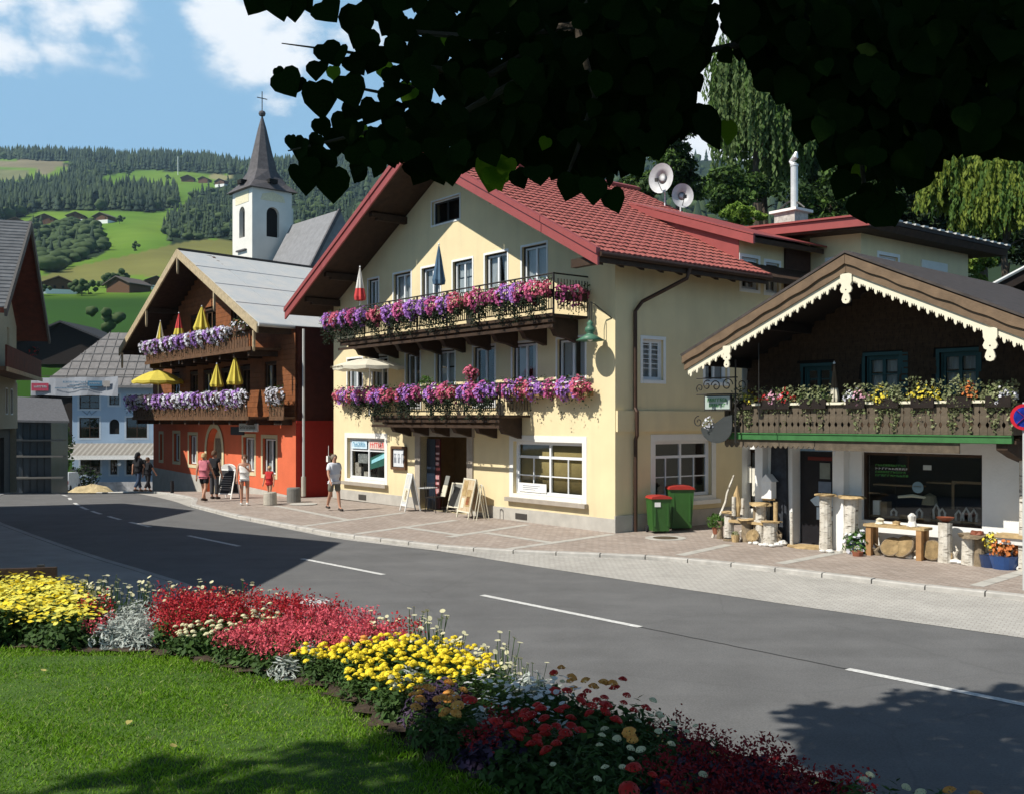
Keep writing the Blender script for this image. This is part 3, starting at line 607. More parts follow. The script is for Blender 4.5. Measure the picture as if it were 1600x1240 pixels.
# transom signs of the left shop window: one pale blue, one pale with red print
b = MB(PF); b.box(-13.28, -12.24, .10, .12, 1.80, 2.08); b.build('transom_sign', mat('ice_sign', (.55, .70, .80), .6), w1)
b = MB(PF); b.box(-12.1, -11.05, .10, .12, 1.80, 2.08); b.build('transom_sign', mat('cream_sign', (.62, .50, .45), .6), w1)
def scrawl(T, u0, u1, z0, z1, d, n, seed, th=.02):     # short strokes like distant lettering
    r = random.Random(seed); b = MB(T); du = (u1-u0)/n
    for i in range(n):
        a = u0+i*du; k = r.random()
        b.box(a, a+du*.22, d-.004, d, z0, z1)
        if k < .7: b.box(a+du*.22, a+du*.72, d-.004, d, z1-th, z1)
        if k > .3: b.box(a+du*.22, a+du*.66, d-.004, d, (z0+z1)/2, (z0+z1)/2+th)
        if .2 < k < .9: b.box(a+du*.5, a+du*.72, d-.004, d, z0, (z0+z1)/2)
    return b
scrawl(PF, -13.2, -12.3, 1.86, 2.02, .099, 8, 1, .03).build('lettering', mat('teal_print', (.08, .25, .38), .6), w1)
scrawl(PF, -12.0, -11.1, 1.85, 2.03, .099, 7, 2, .04).build('lettering', mat('red_print', (.60, .06, .06), .6), w1)
b = MB(PF); b.add([(-12.0, .14, 1.30), (-11.98, .14, 1.42), (-11.05, .14, 1.70), (-11.03, .14, 1.55)], [(0, 1, 2, 3)]); b.build('banner_stripe', mat('aqua_print', (.25, .55, .62), .5), w1)
b = MB(PF); b.add([(-12.1, .15, 1.1), (-12.1, .15, 1.5), (-11.0, .15, 1.75), (-11.0, .15, 1.3)], [(0, 1, 2, 3)]); b.build('banner', mat('green_banner', (.02, .09, .07), .6), w1)
for a, c, h in ((-13.2, -12.95, .5), (-12.95, -12.8, .35), (-11.2, -11.05, .55), (-12.6, -12.3, .2)) :
    MB(PF).box(a, c, .2, .3, .81, .81+h).build('display', mat('display_goods', (.55, .50, .42), .7, col2=(.2, .15, .14), scale=9), w1)
# left panes: mottled grey panel behind the glass
b = MB(PF); b.box(-13.0, -12.35, .2, .21, 1.3, 1.62); b.build('grey_panel', mat('mottled_grey', (.45, .45, .44), .6, col2=(.1, .1, .1), scale=14), w1)
# doorway
d = MB(PF); 
for a, c in ((-9.0, -8.72), (-6.2, -5.92)): d.box(a, c, -.05, .25, 0, 2.28)
d.box(-9.05, -5.87, -.08, .25, 2.281, 2.62); d.build('door_surround', m_stone, yl)
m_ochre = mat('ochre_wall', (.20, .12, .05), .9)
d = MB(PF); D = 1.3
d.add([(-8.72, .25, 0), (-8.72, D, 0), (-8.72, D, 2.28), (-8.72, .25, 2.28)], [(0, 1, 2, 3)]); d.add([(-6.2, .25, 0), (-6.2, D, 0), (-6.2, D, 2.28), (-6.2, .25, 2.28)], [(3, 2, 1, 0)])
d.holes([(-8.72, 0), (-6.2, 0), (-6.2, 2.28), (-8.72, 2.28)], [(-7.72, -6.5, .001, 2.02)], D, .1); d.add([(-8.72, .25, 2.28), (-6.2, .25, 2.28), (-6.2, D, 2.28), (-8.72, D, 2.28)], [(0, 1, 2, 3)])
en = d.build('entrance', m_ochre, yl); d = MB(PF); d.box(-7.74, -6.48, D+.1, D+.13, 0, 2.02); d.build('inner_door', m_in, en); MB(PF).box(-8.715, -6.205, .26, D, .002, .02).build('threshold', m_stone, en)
MB(PF).box(-6.85, -6.82, D+.06, D+.09, .2, 1.8).build('door_edge', m_sash, en)
d = MB(PF); d.box(-8.66, -8.2, .18, .24, .02, 2.2); dl = d.build('door_leaf', mat('midnight_blue_door', (.012, .02, .035), .4), yl)
b = MB(PF); b.box(-8.2, -7.95, .2, .24, .02, 2.2); o = b.build('display_panel', mat('dark_red_panel', (.10, .012, .012), .6, scale=7, col2=(.02, .01, .01)), yl)
for z, h in ((1.95, .05), (1.72, .06), (1.55, .08), (1.38, .10), (.95, .12), (.78, .08), (.5, .16)):
    MB(PF).box(-8.17, -8.0+rnd.uniform(-.02, .02), .185, .2, z, z+h).build('price_label', mat('white_label', (.55, .5, .5), .7, col2=(.45, .06, .06), scale=10), o)
# roof ---------------------------------------------------------------
b = MB(); b.prism([(-15.1, 6.66), (-7.05, 10.79), (1.0, 6.64), (.95, 6.5), (-7.05, 10.62), (-15.05, 6.5)], -1.5, 7.8, 0); rf = b.build('roof', [m_wood], yl)
sl = Vector((8.05, 0, -4.15)).normalized(); nr = Vector((4.15, 0, 8.05)).normalized(); A = Vector((-7.05, -1.45, 10.79))
ncol, nrow = 26, 27; cw = 9.2/ncol; rh = 9.02/nrow
def tile_mesh():
    b = MB(); P = lambda u, v, h: (u*sl*0+Vector((0, 0, 0)))
    # tile lying in the plane: local x down the slope, y along the eave; raised waves and a dropped nose
    vs = []; ys_ = [0, .08, .18, .27, .345]; hs_ = [.022, .05, .028, .05, .024]
    for xx, hh in ((0, -.01), (rh*.97, .018)):
        for y_, h_ in zip(ys_, hs_): vs.append((xx, y_, h_+hh))
    for y_, h_ in zip(ys_, hs_): vs.append((rh*.985, y_, h_-.02))
    n = 5; fs = [(r_*n+i, (r_+1)*n+i, (r_+1)*n+i+1, r_*n+i+1) for r_ in range(2) for i in range(n-1)]
    b.add(vs, fs); return b
tm = tile_mesh(); Rm = Matrix((sl, Vector((0, 1, 0)), nr)).transposed()
pm = None; stuff = MB(); count = 0
cells = sorted([(r_, c_) for r_ in range(nrow) for c_ in range(ncol)], key=lambda a: -(a[0]*.9-a[1]*.8))
for idx, (r_, c_) in enumerate(cells):
    p = A+sl*(r_*rh)+Vector((0, c_*cw, 0))+nr*rnd.uniform(0, .006)
    # the dormer stands in the roof here
    dx = -7.05+r_*rh*sl.x
    if c_*cw-1.45 > 4.7 and dx > -4.2: continue
    if count < 292:
        if pm is None: o = tm.build('roof_tile', m_tile, rf); pm = o.data
        else: o = bpy.data.objects.new('roof_tile', pm); link(o, rf)
        o.matrix_local = Matrix.Translation(p) @ Rm.to_4x4(); count += 1
    else: stuff.add([p+Rm @ Vector(v) for v in tm.v], tm.f)
    if (r_+c_) % 1 == 0: pass
o = stuff.build('tile_field', m_tile, rf); tag(o, kind='stuff')
b = MB()      # snow guards: small dark hoops in the joints
for r_ in range(2, nrow):
    for c_ in range(ncol):
        dx = -7.05+r_*rh*sl.x
        if c_*cw-1.45 > 4.6 and dx > -4.3: continue
        p = A+sl*(r_*rh-.02)+Vector((0, c_*cw-.01, 0))+nr*.03
        x0, y0, z0 = p; b.beam(p-sl*.035, p+sl*.05, .05, .07, up=nr)
o = b.build('snow_guards', m_tdark, rf); tag(o, kind='stuff')
b = MB(); b.prism([(-7.05, 10.95), (-6.8, 10.84), (-6.83, 10.76), (-7.05, 10.85), (-7.27, 10.76), (-7.3, 10.84)], -1.5, 7.85); b.build('ridge_cap', m_redm, rf)
b = MB(); b.prism([(-15.15, 6.72), (-7.05, 10.86), (-7.05, 10.80), (-15.1, 6.66)], -1.52, 7.8); b.build('far_slope', m_redm, rf)
# verge boards in lengths with joints
ve = MB()
def vb(x0, x1, lo, hi, y0, y1, m_=0):
    z = lambda x: 10.86-abs(x+7.05)*(4.15/8.05)
    ve.prism([(x0, z(x0)-lo), (x1, z(x1)-lo), (x1, z(x1)+hi), (x0, z(x0)+hi)], y0, y1, m_)
for x0, x1 in ((-7.05, -4.7), (-4.68, -1.0), (-.98, 1.02), (-15.12, -12.4), (-12.38, -9.2), (-9.18, -7.06)):
    vb(x0, x1, .36, -.10, -1.56, -1.5); vb(x0, x1, .10, .045, -1.60, -1.46)
ve.build('verge_board', m_redm, yl)
b = MB()      # purlins and lookouts with stepped ends
for x in (-14.0, -12.6, -9.6, -5.2, -3.6, -.35):
    z = zu(x)-.04; b = MB(); b.box(x-.09, x+.09, -1.1, 0, z-.22, z); b.box(x-.09, x+.09, -1.3, -1.099, z-.14, z); b.build('purlin', m_wood, yl)
pr = None
for k in range(10):
    y_ = -1.3+k*.68
    if y_ > 4.5: break
    if pr is None:
        b = MB(); b.prism([(.88, 6.55), (-.1, 7.02), (-.1, 6.86), (.88, 6.38)], -.06, .06); pr = b.build('rafter', m_wood, yl, loc=(0, y_, 0))
    else: o = bpy.data.objects.new('rafter', pr.data); link(o, yl); o.location = (0, y_, 0)
b = MB(); b.box(.93, .99, -1.5, 4.7, 6.42, 6.62); b.box(.0, .93, -1.46, -1.3, 6.40, 6.6); b.build('eaves_board', m_wood, yl)
b = MB(); b.tube([(1.05, -1.5, 6.6), (1.05, 4.8, 6.58)], .06, 8); b.build('gutter', m_copper, yl)
b = MB(); b.tube([(1.05, 1.55, 6.55), (1.0, 1.5, 6.3), (.6, 1.2, 6.05), (.15, .8, 5.75), (.08, .62, 5.5), (.08, .62, 3.1), (.14, .62, 3.0), (.14, .62, 2.4), (.09, .62, 2.3), (.09, .62, 0)], .05, 8); b.build('downpipe', m_copper, yl)
# dormer
b = MB(); b.prism([(-4.1, 9.36), (.55, 7.74), (.55, 7.6), (-4.1, 9.2)], 4.68, 7.9); dm = b.build('dormer_roof', m_wood, yl)
b = MB(); b.prism([(-4.15, 9.42), (.6, 7.78), (.6, 7.55), (-3.95, 9.12)], 4.6, 4.68); b.prism([(-4.1, 9.46), (.62, 7.83), (.62, 7.79), (-4.1, 9.42)], 4.58, 7.95); b.build('verge', m_redm, dm)
b = MB(); b.prism([(-4.0, 9.14), (-.02, 7.8), (-.02, 7.1)], 4.76, 4.8); b.build('cheek', m_redm, dm)
# recessed balcony and rear part
m_dk = mat('dark_balcony', (.045, .022, .015), .8, var=.3)
b = MB(PS); b.box(6.75, 7.95, -.06, -.003, 5.6, 7.72); rb = b.build('rear_balcony', m_dk, yl)
b = MB(PS); b.box(6.7, 8, -.75, -.70, 6.45, 6.52); b.box(6.7, 8, -.75, -.7, 5.95, 6.0); b.build('rail', m_woodm, rb)
b = MB(); b.holes([(0.0, 0), (1.7, 0), (1.7, 8.2), (0, 8.2)], [(.62, 1.5, 6.55, 7.4)], 8, .3); b.T = PSX(1.7)
b.holes([(8, 0), (14, 0), (14, 8.2), (8, 8.2)], [(8.9, 9.9, 6.5, 7.55), (11.2, 12.6, 6.7, 7.6)], 0, .3); b.build('rear_wing', m_render, yl)
window(yl, lambda u, d, z: (u, 8+d, z), .62, 1.5, 6.55, 7.4, curt=None, frame=m_sash, surround=.1)
window(yl, PSX(1.7), 8.9, 9.9, 6.5, 7.55, curt='sides', frame=m_sash, surround=.1)
b = MB(PSX(1.7)); b.box(11.15, 12.65, -.05, 0, 6.9, 7.62); b.box(11.15, 12.65, -.02, .2, 6.4, 6.9, 1); b.build('shutter_box', [m_trim, m_wood], yl)
b = MB(); b.prism([(2.5, 8.2), (-4.5, 8.62), (-4.5, 8.42), (2.4, 8.02)], 7.2, 15); wr = b.build('wing_roof', m_wood, yl)
b = MB(); b.prism([(2.52, 8.32), (-4.5, 8.74), (-4.5, 8.5), (2.52, 8.06)], 7.12, 7.2); b.prism([(2.55, 8.38), (-4.5, 8.8), (-4.5, 8.75), (2.5, 8.33)], 7.05, 8.3); b.build('fascia', m_redm, wr)
m_slate = mat('dark_slate', (.06, .058, .06), .6, var=.3, scale=8)
b = MB(); b.prism([(2.56, 8.32), (-4.5, 8.74), (-4.5, 8.65), (2.5, 8.22)], 8.3, 15.05)
for k in range(15): b.box(2.45, 2.62, 8.4+k*.45, 8.62+k*.45, 8.30, 8.35, 1)
b.build('slate_cover', [m_slate, mat('pale_mortar', (.5, .5, .48), .8)], wr)
# balconies -----------------------------------------------------------
m_rail = mat('iron_rail', (.03, .028, .025), .5)
m_bar = mat('pale_baluster', (.07, .055, .032), .6)
def balcony(x0, x1, dep, zf, zr, name, nbr, gaps):
    b = MB(); b.box(x0, x1, -dep, 0, zf-.06, zf); b.box(x0, x1, -dep-.02, -dep+.05, zf-.2, zf-.062); o = b.build(name, m_wood, yl)
    b = MB()
    for z in (zr,): b.tube([(x0, 0, z), (x0, -dep, z), (x1, -dep, z), (x1, 0, z)], .022, 6)
    b.tube([(x0, -dep, zr-.12), (x1, -dep, zr-.12)], .012, 5); b.tube([(x0, -dep, zf+.12), (x1, -dep, zf+.12)], .02, 5)
    for k in range(int((x1-x0)/1.4)+1): x = x0+(x1-x0)*k/int((x1-x0)/1.4); b.box(x-.02, x+.02, -dep-.02, -dep+.02, zf, zr)
    b.build('railing', m_rail, o)
    b = MB(); n = int((x1-x0)/.09)
    for k in range(n+1): x = x0+(x1-x0)*k/n; b.box(x-.01, x+.01, -dep-.01, -dep+.01, zf+.12, zr-.12)
    for k in range(int(dep/.1)): b.box(x1-.01, x1+.01, -k*.1-.01, -k*.1+.01, zf+.12, zr-.12)
    bo = b.build('balusters', m_bar, o)
    # timber rails and small consoles
    b = MB()
    for z in (zf-.30, zf-.02): b.box(x0-.05, x1+.05, -dep-.07, -dep-.025, z-.05, z+.03)
    b.build('edge_beam', m_wood, o)
    pr = None
    for k in range(nbr):
        x = x0+.45+(x1-x0-.9)*k/(nbr-1)
        if pr is None:
            b = MB(lambda u, d, z: (d, u, z)); b.prism([(0, zf-.65), (0, zf-.07), (-dep+.08, zf-.07), (-dep+.08, zf-.24), (-dep+.35, zf-.34), (-dep+.45, zf-.5), (-.3, zf-.56)], -.09, .09); pr = b.build('console', m_wood, o, loc=(x, 0, 0))
        else: c = bpy.data.objects.new('console', pr.data); link(c, o); c.location = (x, 0, 0)
    return o
balcony(-11.8, -1.0, 1.15, 5.42, 6.42, 'upper_balcony', 9, 0)
balcony(-9.8, -3.3, 1.05, 2.92, 3.76, 'lower_balcony', 6, 0)
b = MB(); b.box(-12.55, -12.05, -.05, -.036, .06, .24); b.box(-3.9, -3.4, -.05, -.036, .06, .22); b.build('cellar_vent', mat('dark_vent', (.05, .045, .04), .8), yl)
# ================================================================ flower boxes on the inn
m_pet1 = mat('violet_petunia', (.46, .22, .62), .7, var=.25, scale=14, sss=.25, coord='World')
m_pet2 = mat('magenta_petunia', (.55, .12, .30), .7, var=.3, scale=14, sss=.25, coord='World')
m_pet3 = mat('rose_petunia', (.60, .14, .22), .7, var=.3, scale=14, sss=.25, coord='World')
m_petw = mat('white_petunia', (.70, .70, .76), .7, var=.08, sss=.25)
m_petl = mat('lilac_petunia', (.50, .30, .68), .7, var=.2, sss=.25)
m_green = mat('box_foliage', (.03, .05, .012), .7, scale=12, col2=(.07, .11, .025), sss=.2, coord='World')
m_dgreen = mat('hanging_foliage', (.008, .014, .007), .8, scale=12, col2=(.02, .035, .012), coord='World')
m_boxw = mat('flower_box_wood', (.05, .025, .015), .8)
def flowerbox(fr, x0, x1, yf, zc, label, group, cols=None, dens=230, drop=.34, out=.22, up=.22, foliage=.5, boxm=None, name='flower_box', zslope=0, T=None, clump=.55, hang=.5, size=.042):
    T = T or PF; root = thing(name, label, 'flower box', fr.w(0, 0), fr.rz, group)
    MB(T).box(x0+.1, x1-.1, -yf-.1, -yf+.12, zc-.22, zc-.02).build('planter', boxm or m_boxw, root)
    L_ = x1-x0; n = int(L_*dens); cols = cols or [m_pet1, m_pet2, m_pet3]
    u = NR.uniform(x0, x1, n); ph = rnd.uniform(0, 9)
    ncl = max(1, round(L_/clump)); cc_ = NR.integers(0, len(cols), ncl); 
    for i in range(1, ncl):
        if cc_[i] == cc_[i-1]: cc_[i] = (cc_[i]+1) % len(cols)
    bulge = .72+.28*np.sin((u-x0)/L_*ncl*2*np.pi+ph)+NR.normal(0, .06, n)
    th = NR.uniform(-.55*np.pi, .52*np.pi, n); r_ = NR.uniform(.75, 1.0, n)
    endf = np.clip(np.minimum(u-x0, x1-u)/.15, .35, 1)
    dy = -np.cos(th)*out*r_*bulge*endf; dz = np.where(np.sin(th) > 0, np.sin(th)*up, np.sin(th)*drop)*r_*bulge*endf
    P = np.array([T(a, -yf+b, zc+c) for a, b, c in zip(u, dy, dz)])
    o0 = np.array(T(0, 0, 0)); ey = np.array(T(0, 1, 0))-o0; ex = np.array(T(1, 0, 0))-o0
    nr_ = ey*(-np.cos(th)*1.2)[:, None]+np.array([0, 0, 1.])*(np.sin(th)*.9+.35)[:, None]+ex*NR.normal(0, .5, n)[:, None]+NR.normal(0, .28, (n, 3))
    ci = cc_[np.clip(((u-x0)/L_*ncl+NR.normal(0, .16, n)).astype(int), 0, ncl-1)]
    b = NB(); b.add(*FL5, orient(nr_), NR.uniform(.7, 1.15, n)*size, P, ci); o = b.build('blossoms', cols, root); tag(o, kind='stuff')
    m_ = int(L_*dens*foliage); u = NR.uniform(x0, x1, m_); th = NR.uniform(-.5*np.pi, .6*np.pi, m_); r_ = NR.uniform(.2, .95, m_)
    P = np.array([T(a, -yf+b_, zc+c) for a, b_, c in zip(u, -np.cos(th)*out*.85*r_, np.where(np.sin(th) > 0, np.sin(th)*(up+.06), np.sin(th)*drop)*r_)])
    b = NB(); b.add(*LEAFC, orient(rdir(m_, .4)), NR.uniform(.05, .10, m_), P, 0)
    k = int(L_*dens*hang)
    if k:
        u = NR.uniform(x0+.1, x1-.1, k); clp = .5+.5*np.sin((u-x0)/L_*ncl*2*np.pi+ph+1); dz = -NR.uniform(0, 1, k)*(.15+.45*clp)-drop*.5
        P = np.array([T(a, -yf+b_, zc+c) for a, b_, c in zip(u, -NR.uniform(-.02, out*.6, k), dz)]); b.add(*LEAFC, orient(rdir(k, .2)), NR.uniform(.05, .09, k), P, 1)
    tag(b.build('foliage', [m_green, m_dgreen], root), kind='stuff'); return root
GU = 'petunia boxes along the upper balcony of the yellow inn'; GL = 'petunia boxes of the lower balcony and windows of the yellow inn'
for i, (a, c, t_) in enumerate([(-12.75, -9.9, 'long violet petunia box at the left end of the upper balcony of the yellow inn'), (-9.75, -8.95, 'small violet petunia box right of the red and white closed parasol'), (-8.8, -6.9, 'violet and magenta petunia box under the second and third upper windows'), (-6.75, -4.6, 'magenta and violet petunia box below the closed blue parasol'), (-4.5, -3.5, 'narrow petunia box between the blue parasol and the balcony corner'), (-3.4, -.95, 'full violet and red petunia box at the right end of the upper balcony')]):
    flowerbox(YH, a, c, 1.25, 6.05 if i else 6.1, t_, GU, drop=.40, up=.29, out=.35, cols=[m_pet1, m_pet2, m_pet1, m_pet3], hang=1.6, dens=380)
flowerbox(YH, .0, 1.1, .95, 6.0, 'red petunia box wrapping round the right corner of the upper balcony', GU, T=lambda u, d, z: (-.95-d-.95, -1.15+u, z), cols=[m_pet3, m_pet2], drop=.45, up=.2)
for a, c, y_, z_, t_ in [(-13.8, -12.15, .22, 3.62, 'violet and rose petunia box under the leftmost first floor window'), (-11.9, -10.0, .6, 3.58, 'petunia box below the open cream parasol'), (-9.95, -8.4, 1.15, 3.52, 'rose petunia box at the left end of the lower balcony'), (-8.3, -6.9, 1.15, 3.55, 'pale violet petunia box in the middle of the lower balcony'), (-6.7, -5.1, 1.15, 3.55, 'violet to rose petunia box below the lower balcony door'), (-5.0, -3.3, 1.15, 3.55, 'rose red petunia box at the right end of the lower balcony'), (-4.35, -2.35, .25, 3.62, 'violet and rose petunia box under the second window from the corner'), (-2.25, -.55, .25, 3.6, 'violet and red petunia box under the corner window')]:
    flowerbox(YH, a, c, y_, z_, t_, GL, drop=.34, up=.32, hang=1.6 if y_ > .5 else .12, out=.33, dens=360, cols=[m_pet1, m_pet3, m_pet1, m_pet2], boxm=None if y_ > .5 else m_ochre)
def bush_local(fr, x, y, z, rad, n, mats, name, label, cat, pot=None, flower=0, size=.07, parent=None):
    root = thing(name, label, cat, fr.w(x, y, z), fr.rz)
    if pot: MB().lathe([(pot*.7, 0), (pot, pot*1.5), (pot*1.1, pot*1.55), (pot*.95, pot*1.55)], seg=12).build('pot', mat('terracotta', (.25, .09, .05), .8), root)
    h0 = (pot or 0)*1.6
    d = rdir(n, .3); P = d*rad*NR.uniform(.45, 1, n)[:, None]*np.array([1, 1, .9])+np.array([0, 0, h0+rad*.6]); b = NB()
    k = int(n*(1-flower)); b.add(*LEAFC, orient(rdir(k, .5)), NR.uniform(.7, 1.3, k)*size, P[:k], 0)
    if n-k: b.add(*FL5, orient(d[k:]+np.array([0, -.3, .3])), NR.uniform(.7, 1.1, n-k)*size*.6, P[k:]*1.02, 1)
    tag(b.build('foliage', mats, root), kind='stuff'); return root
bush_local(YH, -4.75, -.95, 3.78, .24, 260, [m_green, m_pet3], 'geranium_ball', 'round rose geranium standing high on the right end of the lower balcony', 'potted plant', pot=.1, flower=.6)
bush_local(YH, -7.35, -.7, 3.5, .28, 240, [mat('fresh_green', (.07, .16, .02), .7, var=.3, sss=.3), m_pet3], 'potted_plant', 'bright green leafy plant before the middle window of the lower balcony', 'potted plant', pot=.12)
bush_local(YH, -6.75, -.6, 3.45, .2, 120, [m_green, m_pet3], 'potted_plant', 'small dark green plant beside the yellow cone on the lower balcony', 'potted plant', pot=.1)
bush_local(YH, -9.9, -.7, 3.2, .33, 300, [m_dgreen, m_pet2], 'potted_plant', 'dark bushy plant in the shade of the cream parasol', 'potted plant', pot=.13)
b = MB(); b.lathe([(.13, 0), (.005, .38)], seg=8); o = b.build('folded_cover', mat('lemon_cloth', (.75, .62, .04), .8), loc=YH.w(-6.45, -.9, 3.45)); tag(o, 'small lemon yellow cone of cloth on the lower inn balcony', 'folded cover')
# ---------------------------------------------------------------- parasols
def closed_parasol(fr, x, y, z0, h, label, mats, stripes=None, r0=.17, group=None):
    root = thing('closed_parasol', label, 'parasol', fr.w(x, y, z0), fr.rz, group)
    MB().tube([(0, 0, -.9), (0, 0, h*.35)], .018, 6).build('pole', m_sash, root)
    seg = 16; b = MB(); prof = [(.3, .20*h), (.9, .22*h), (1.0, .3*h), (.72, .5*h), (.42, .75*h), (.12, .97*h), (.02, h)]
    vs = []
    for r_, z in prof:
        for k in range(seg): f = 1+(.16 if k % 2 else -.16); vs.append((r_*r0*f*math.cos(2*math.pi*k/seg), r_*r0*f*math.sin(2*math.pi*k/seg), z))
    for i in range(len(prof)-1):
        for k in range(seg):
            mi = 0
            if stripes == 'rw': mi = (0 if z0 and prof[i][1] < .42*h else 1) if i < 6 else 1
            elif stripes == 'seg': mi = (k//4) % 2
            b.v = b.v; b.f.append((i*seg+k, i*seg+(k+1) % seg, (i+1)*seg+(k+1) % seg, (i+1)*seg+k)); b.m.append(mi)
    b.v = vs; b.build('folded_canopy', mats, root); MB().lathe([(.02, 0), (.03, .02), (0, .07)], (0, 0, h), 6).build('finial', m_sash, root); return root
def open_parasol(fr, x, y, z0, z1, rad, label, mats, n=10, rise=.28, tilt=0, fl=.12):
    root = thing('open_parasol', label, 'parasol', fr.w(x, y, z0), fr.rz)
    MB().tube([(0, 0, 0), (0, 0, z1-z0+rise*.9)], .02, 8).build('pole', m_sash, root)
    c = MB(); 
    def ring(f, k): a = 2*math.pi*k/n; r_ = rad*f; sag = -.03*math.sin(math.pi*f); return (r_*math.cos(a), r_*math.sin(a), z1-z0+rise*(1-f**1.6))
    vs = []; fr_ = [0.001, .3, .6, .85, 1]; K = n*2
    for f in fr_:
        for k in range(K):
            p = ring(f, k/2); s_ = .965 if k % 2 else 1; vs.append((p[0]*s_, p[1]*s_, p[2]-(.015 if k % 2 else 0)))
    for k in range(K): p = vs[(len(fr_)-1)*K+k]; vs.append((p[0]*1.0, p[1]*1.0, p[2]-fl*(1 if k % 2 else .8)))
    fs = [(i*K+k, i*K+(k+1) % K, (i+1)*K+(k+1) % K, (i+1)*K+k) for i in range(len(fr_)) for k in range(K)]
    c.add(vs, fs); o = c.build('canopy', mats, root)
    r_ = MB()
    for k in range(n): p = ring(.97, k); r_.beam((0, 0, z1-z0+rise-.04), (p[0], p[1], p[2]-.02), .015, .015)
    tag(r_.build('ribs', m_sash, root), kind='stuff'); return root
m_red_c = mat('red_cloth', (.55, .06, .06), .85, var=.1); m_crm = mat('cream_cloth', (.76, .72, .58), .85, var=.05, sss=.25); m_navy = mat('slate_blue_cloth', (.07, .13, .20), .85, var=.15); m_yel = mat('yellow_cloth', (.72, .60, .10), .85, var=.06, sss=.25); m_whc = mat('white_cloth', (.74, .72, .68), .85, sss=.2)
closed_parasol(YH, -10.7, -1.05, 6.35, 1.35, 'closed parasol, white above and red below, on the upper inn balcony', [m_red_c, m_whc], 'rw')
closed_parasol(YH, -6.25, -1.0, 6.38, 1.45, 'closed slate blue parasol before a window of the upper inn balcony', [m_navy, m_whc], None)
open_parasol(YH, -10.6, -.75, 2.95, 4.50, 1.2, 'open cream parasol over the left end of the lower inn balcony', m_crm)
scrl = scrawl(lambda u, d, z: (u, d, z), -.45, .35, 0, .06, 0, 8, 5, .012); o = scrl.build('lettering', mat('ink', (.1, .08, .05), .8), loc=None)
par = [q for q in bpy.data.objects if q.name.startswith('open_parasol')][-1]; o.parent = par; o.location = (0, -1.17, 1.49)
# ---------------------------------------------------------------- wall lamp, menu case, dishes, chimney
m_lg = mat('green_enamel', (.07, .17, .11), .45, var=.2)
lp = thing('wall_lamp', 'green enamel lamp with conical shade hanging from the corner of the yellow inn', 'wall lamp', YH.w(-.42, -.45, 4.75), YH.rz)
b = MB(); b.tube([(.3, .45, .55), (.05, .1, .9), (0, 0, .95), (-.04, 0, .8), (-.04, 0, .45)], .014, 6); b.tube([(.04, 0, .95), (.04, 0, .45)], .012, 6); b.build('bracket', m_rail, lp)
b = MB(); b.lathe([(.03, .5), (.09, .42), (.06, .38), (.13, .3), (.13, .22), (.08, .18), (.12, .14), (.36, .0), (.34, -.01), (.1, .12)], seg=20); b.build('shade', m_lg, lp, smooth=True)
MB().lathe([(.0, -.03), (.07, 0), (.07, .1), (0, .12)], seg=10).build('bulb', m_white, lp)
mc = thing('menu_case', 'framed menu case on the yellow wall left of the inn door', 'menu case', YH.w(-10.36, 0, 1.2), YH.rz)
b = MB(); b.holes([(0, 0), (.84, 0), (.84, .72), (0, .72)], [(.06, .78, .06, .66)], -.1, .06); b.T = None; b.v = [(x, y, z) for x, y, z in b.v]; b.box(0, .84, -.02, -.01, 0, .72); b.box(-.02, 0, -.1, -.01, 0, .72); b.box(.84, .86, -.1, -.01, 0, .72); b.box(0, .84, -.1, -.01, -.02, 0); b.box(0, .84, -.1, -.01, .72, .74); b.build('frame', m_woodm, mc)
pp = MB(); pp.box(.08, .76, -.045, -.035, .08, .64); mp_ = pp.build('paper', mat('paper', (.62, .65, .68), .8, var=.1, scale=9), mc)
for x_ in (.12, .36, .58): tag(scrawl(PF, x_, x_+.16, .2, .5, -.05, 2, int(x_*100), .03).build('print', mat('grey_print', (.25, .27, .32), .8), mp_), kind='stuff')
def dish(px, py, Y, r_, yaw, tilt, label, parent_z):
    p = at(px, py, Y); root = thing('satellite_dish', label, 'satellite dish', p, yaw)
    b = MB(); K = 24; vs = [(0, 0, 0)]
    for f in (.35, .7, 1):
        for k in range(K): a = 2*math.pi*k/K; vs.append((r_*f*math.cos(a), -.16*r_*f*f*2.0, r_*1.08*f*math.sin(a)))
    fs = [(0, 1+k, 1+(k+1) % K) for k in range(K)]+[(1+i*K+k, 1+i*K+(k+1) % K, 1+(i+1)*K+(k+1) % K, 1+(i+1)*K+k) for i in range(2) for k in range(K)]
    b.add(vs, fs); o = b.build('reflector', mat('dish_grey', (.50, .50, .50), .5), root, smooth=True)
    MB().tube([(0, -.05, -r_*.95), (0, -.62*r_-.1, -.25*r_)], .012, 5).build('arm', m_rail, root); MB().box(-.05, .05, -.75*r_-.12, -.62*r_-.1, -.25*r_-.05, -.25*r_+.06).build('receiver', m_rail, root)
    MB().tube([(0, .04, 0), (0, .12, -.2), (0, .12, -parent_z)], .025, 6).build('mast', m_sash, root); return root
dish(1036, 280, 33.6, .46, R(-38), 0, 'larger grey satellite dish, seen half from the side, on the inn roof ridge', .9)
dish(1065, 307, 33.4, .37, R(8), 0, 'smaller pale satellite dish facing the street, right of the larger one', .6)
p = at(1236, 345, 31.5); ch = thing('chimney', 'low masonry chimney with a tall steel flue on the rear wing of the inn', 'chimney', p, YH.rz)
b = MB(); b.box(-.38, .38, -.34, .34, -1.2, .22); b.build('stack', mat('chimney_masonry', (.42, .40, .36), .9, var=.3, scale=9, bump=.5), ch); MB().box(-.5, .5, -.44, .44, .221, .30).build('slab', m_trim, ch)
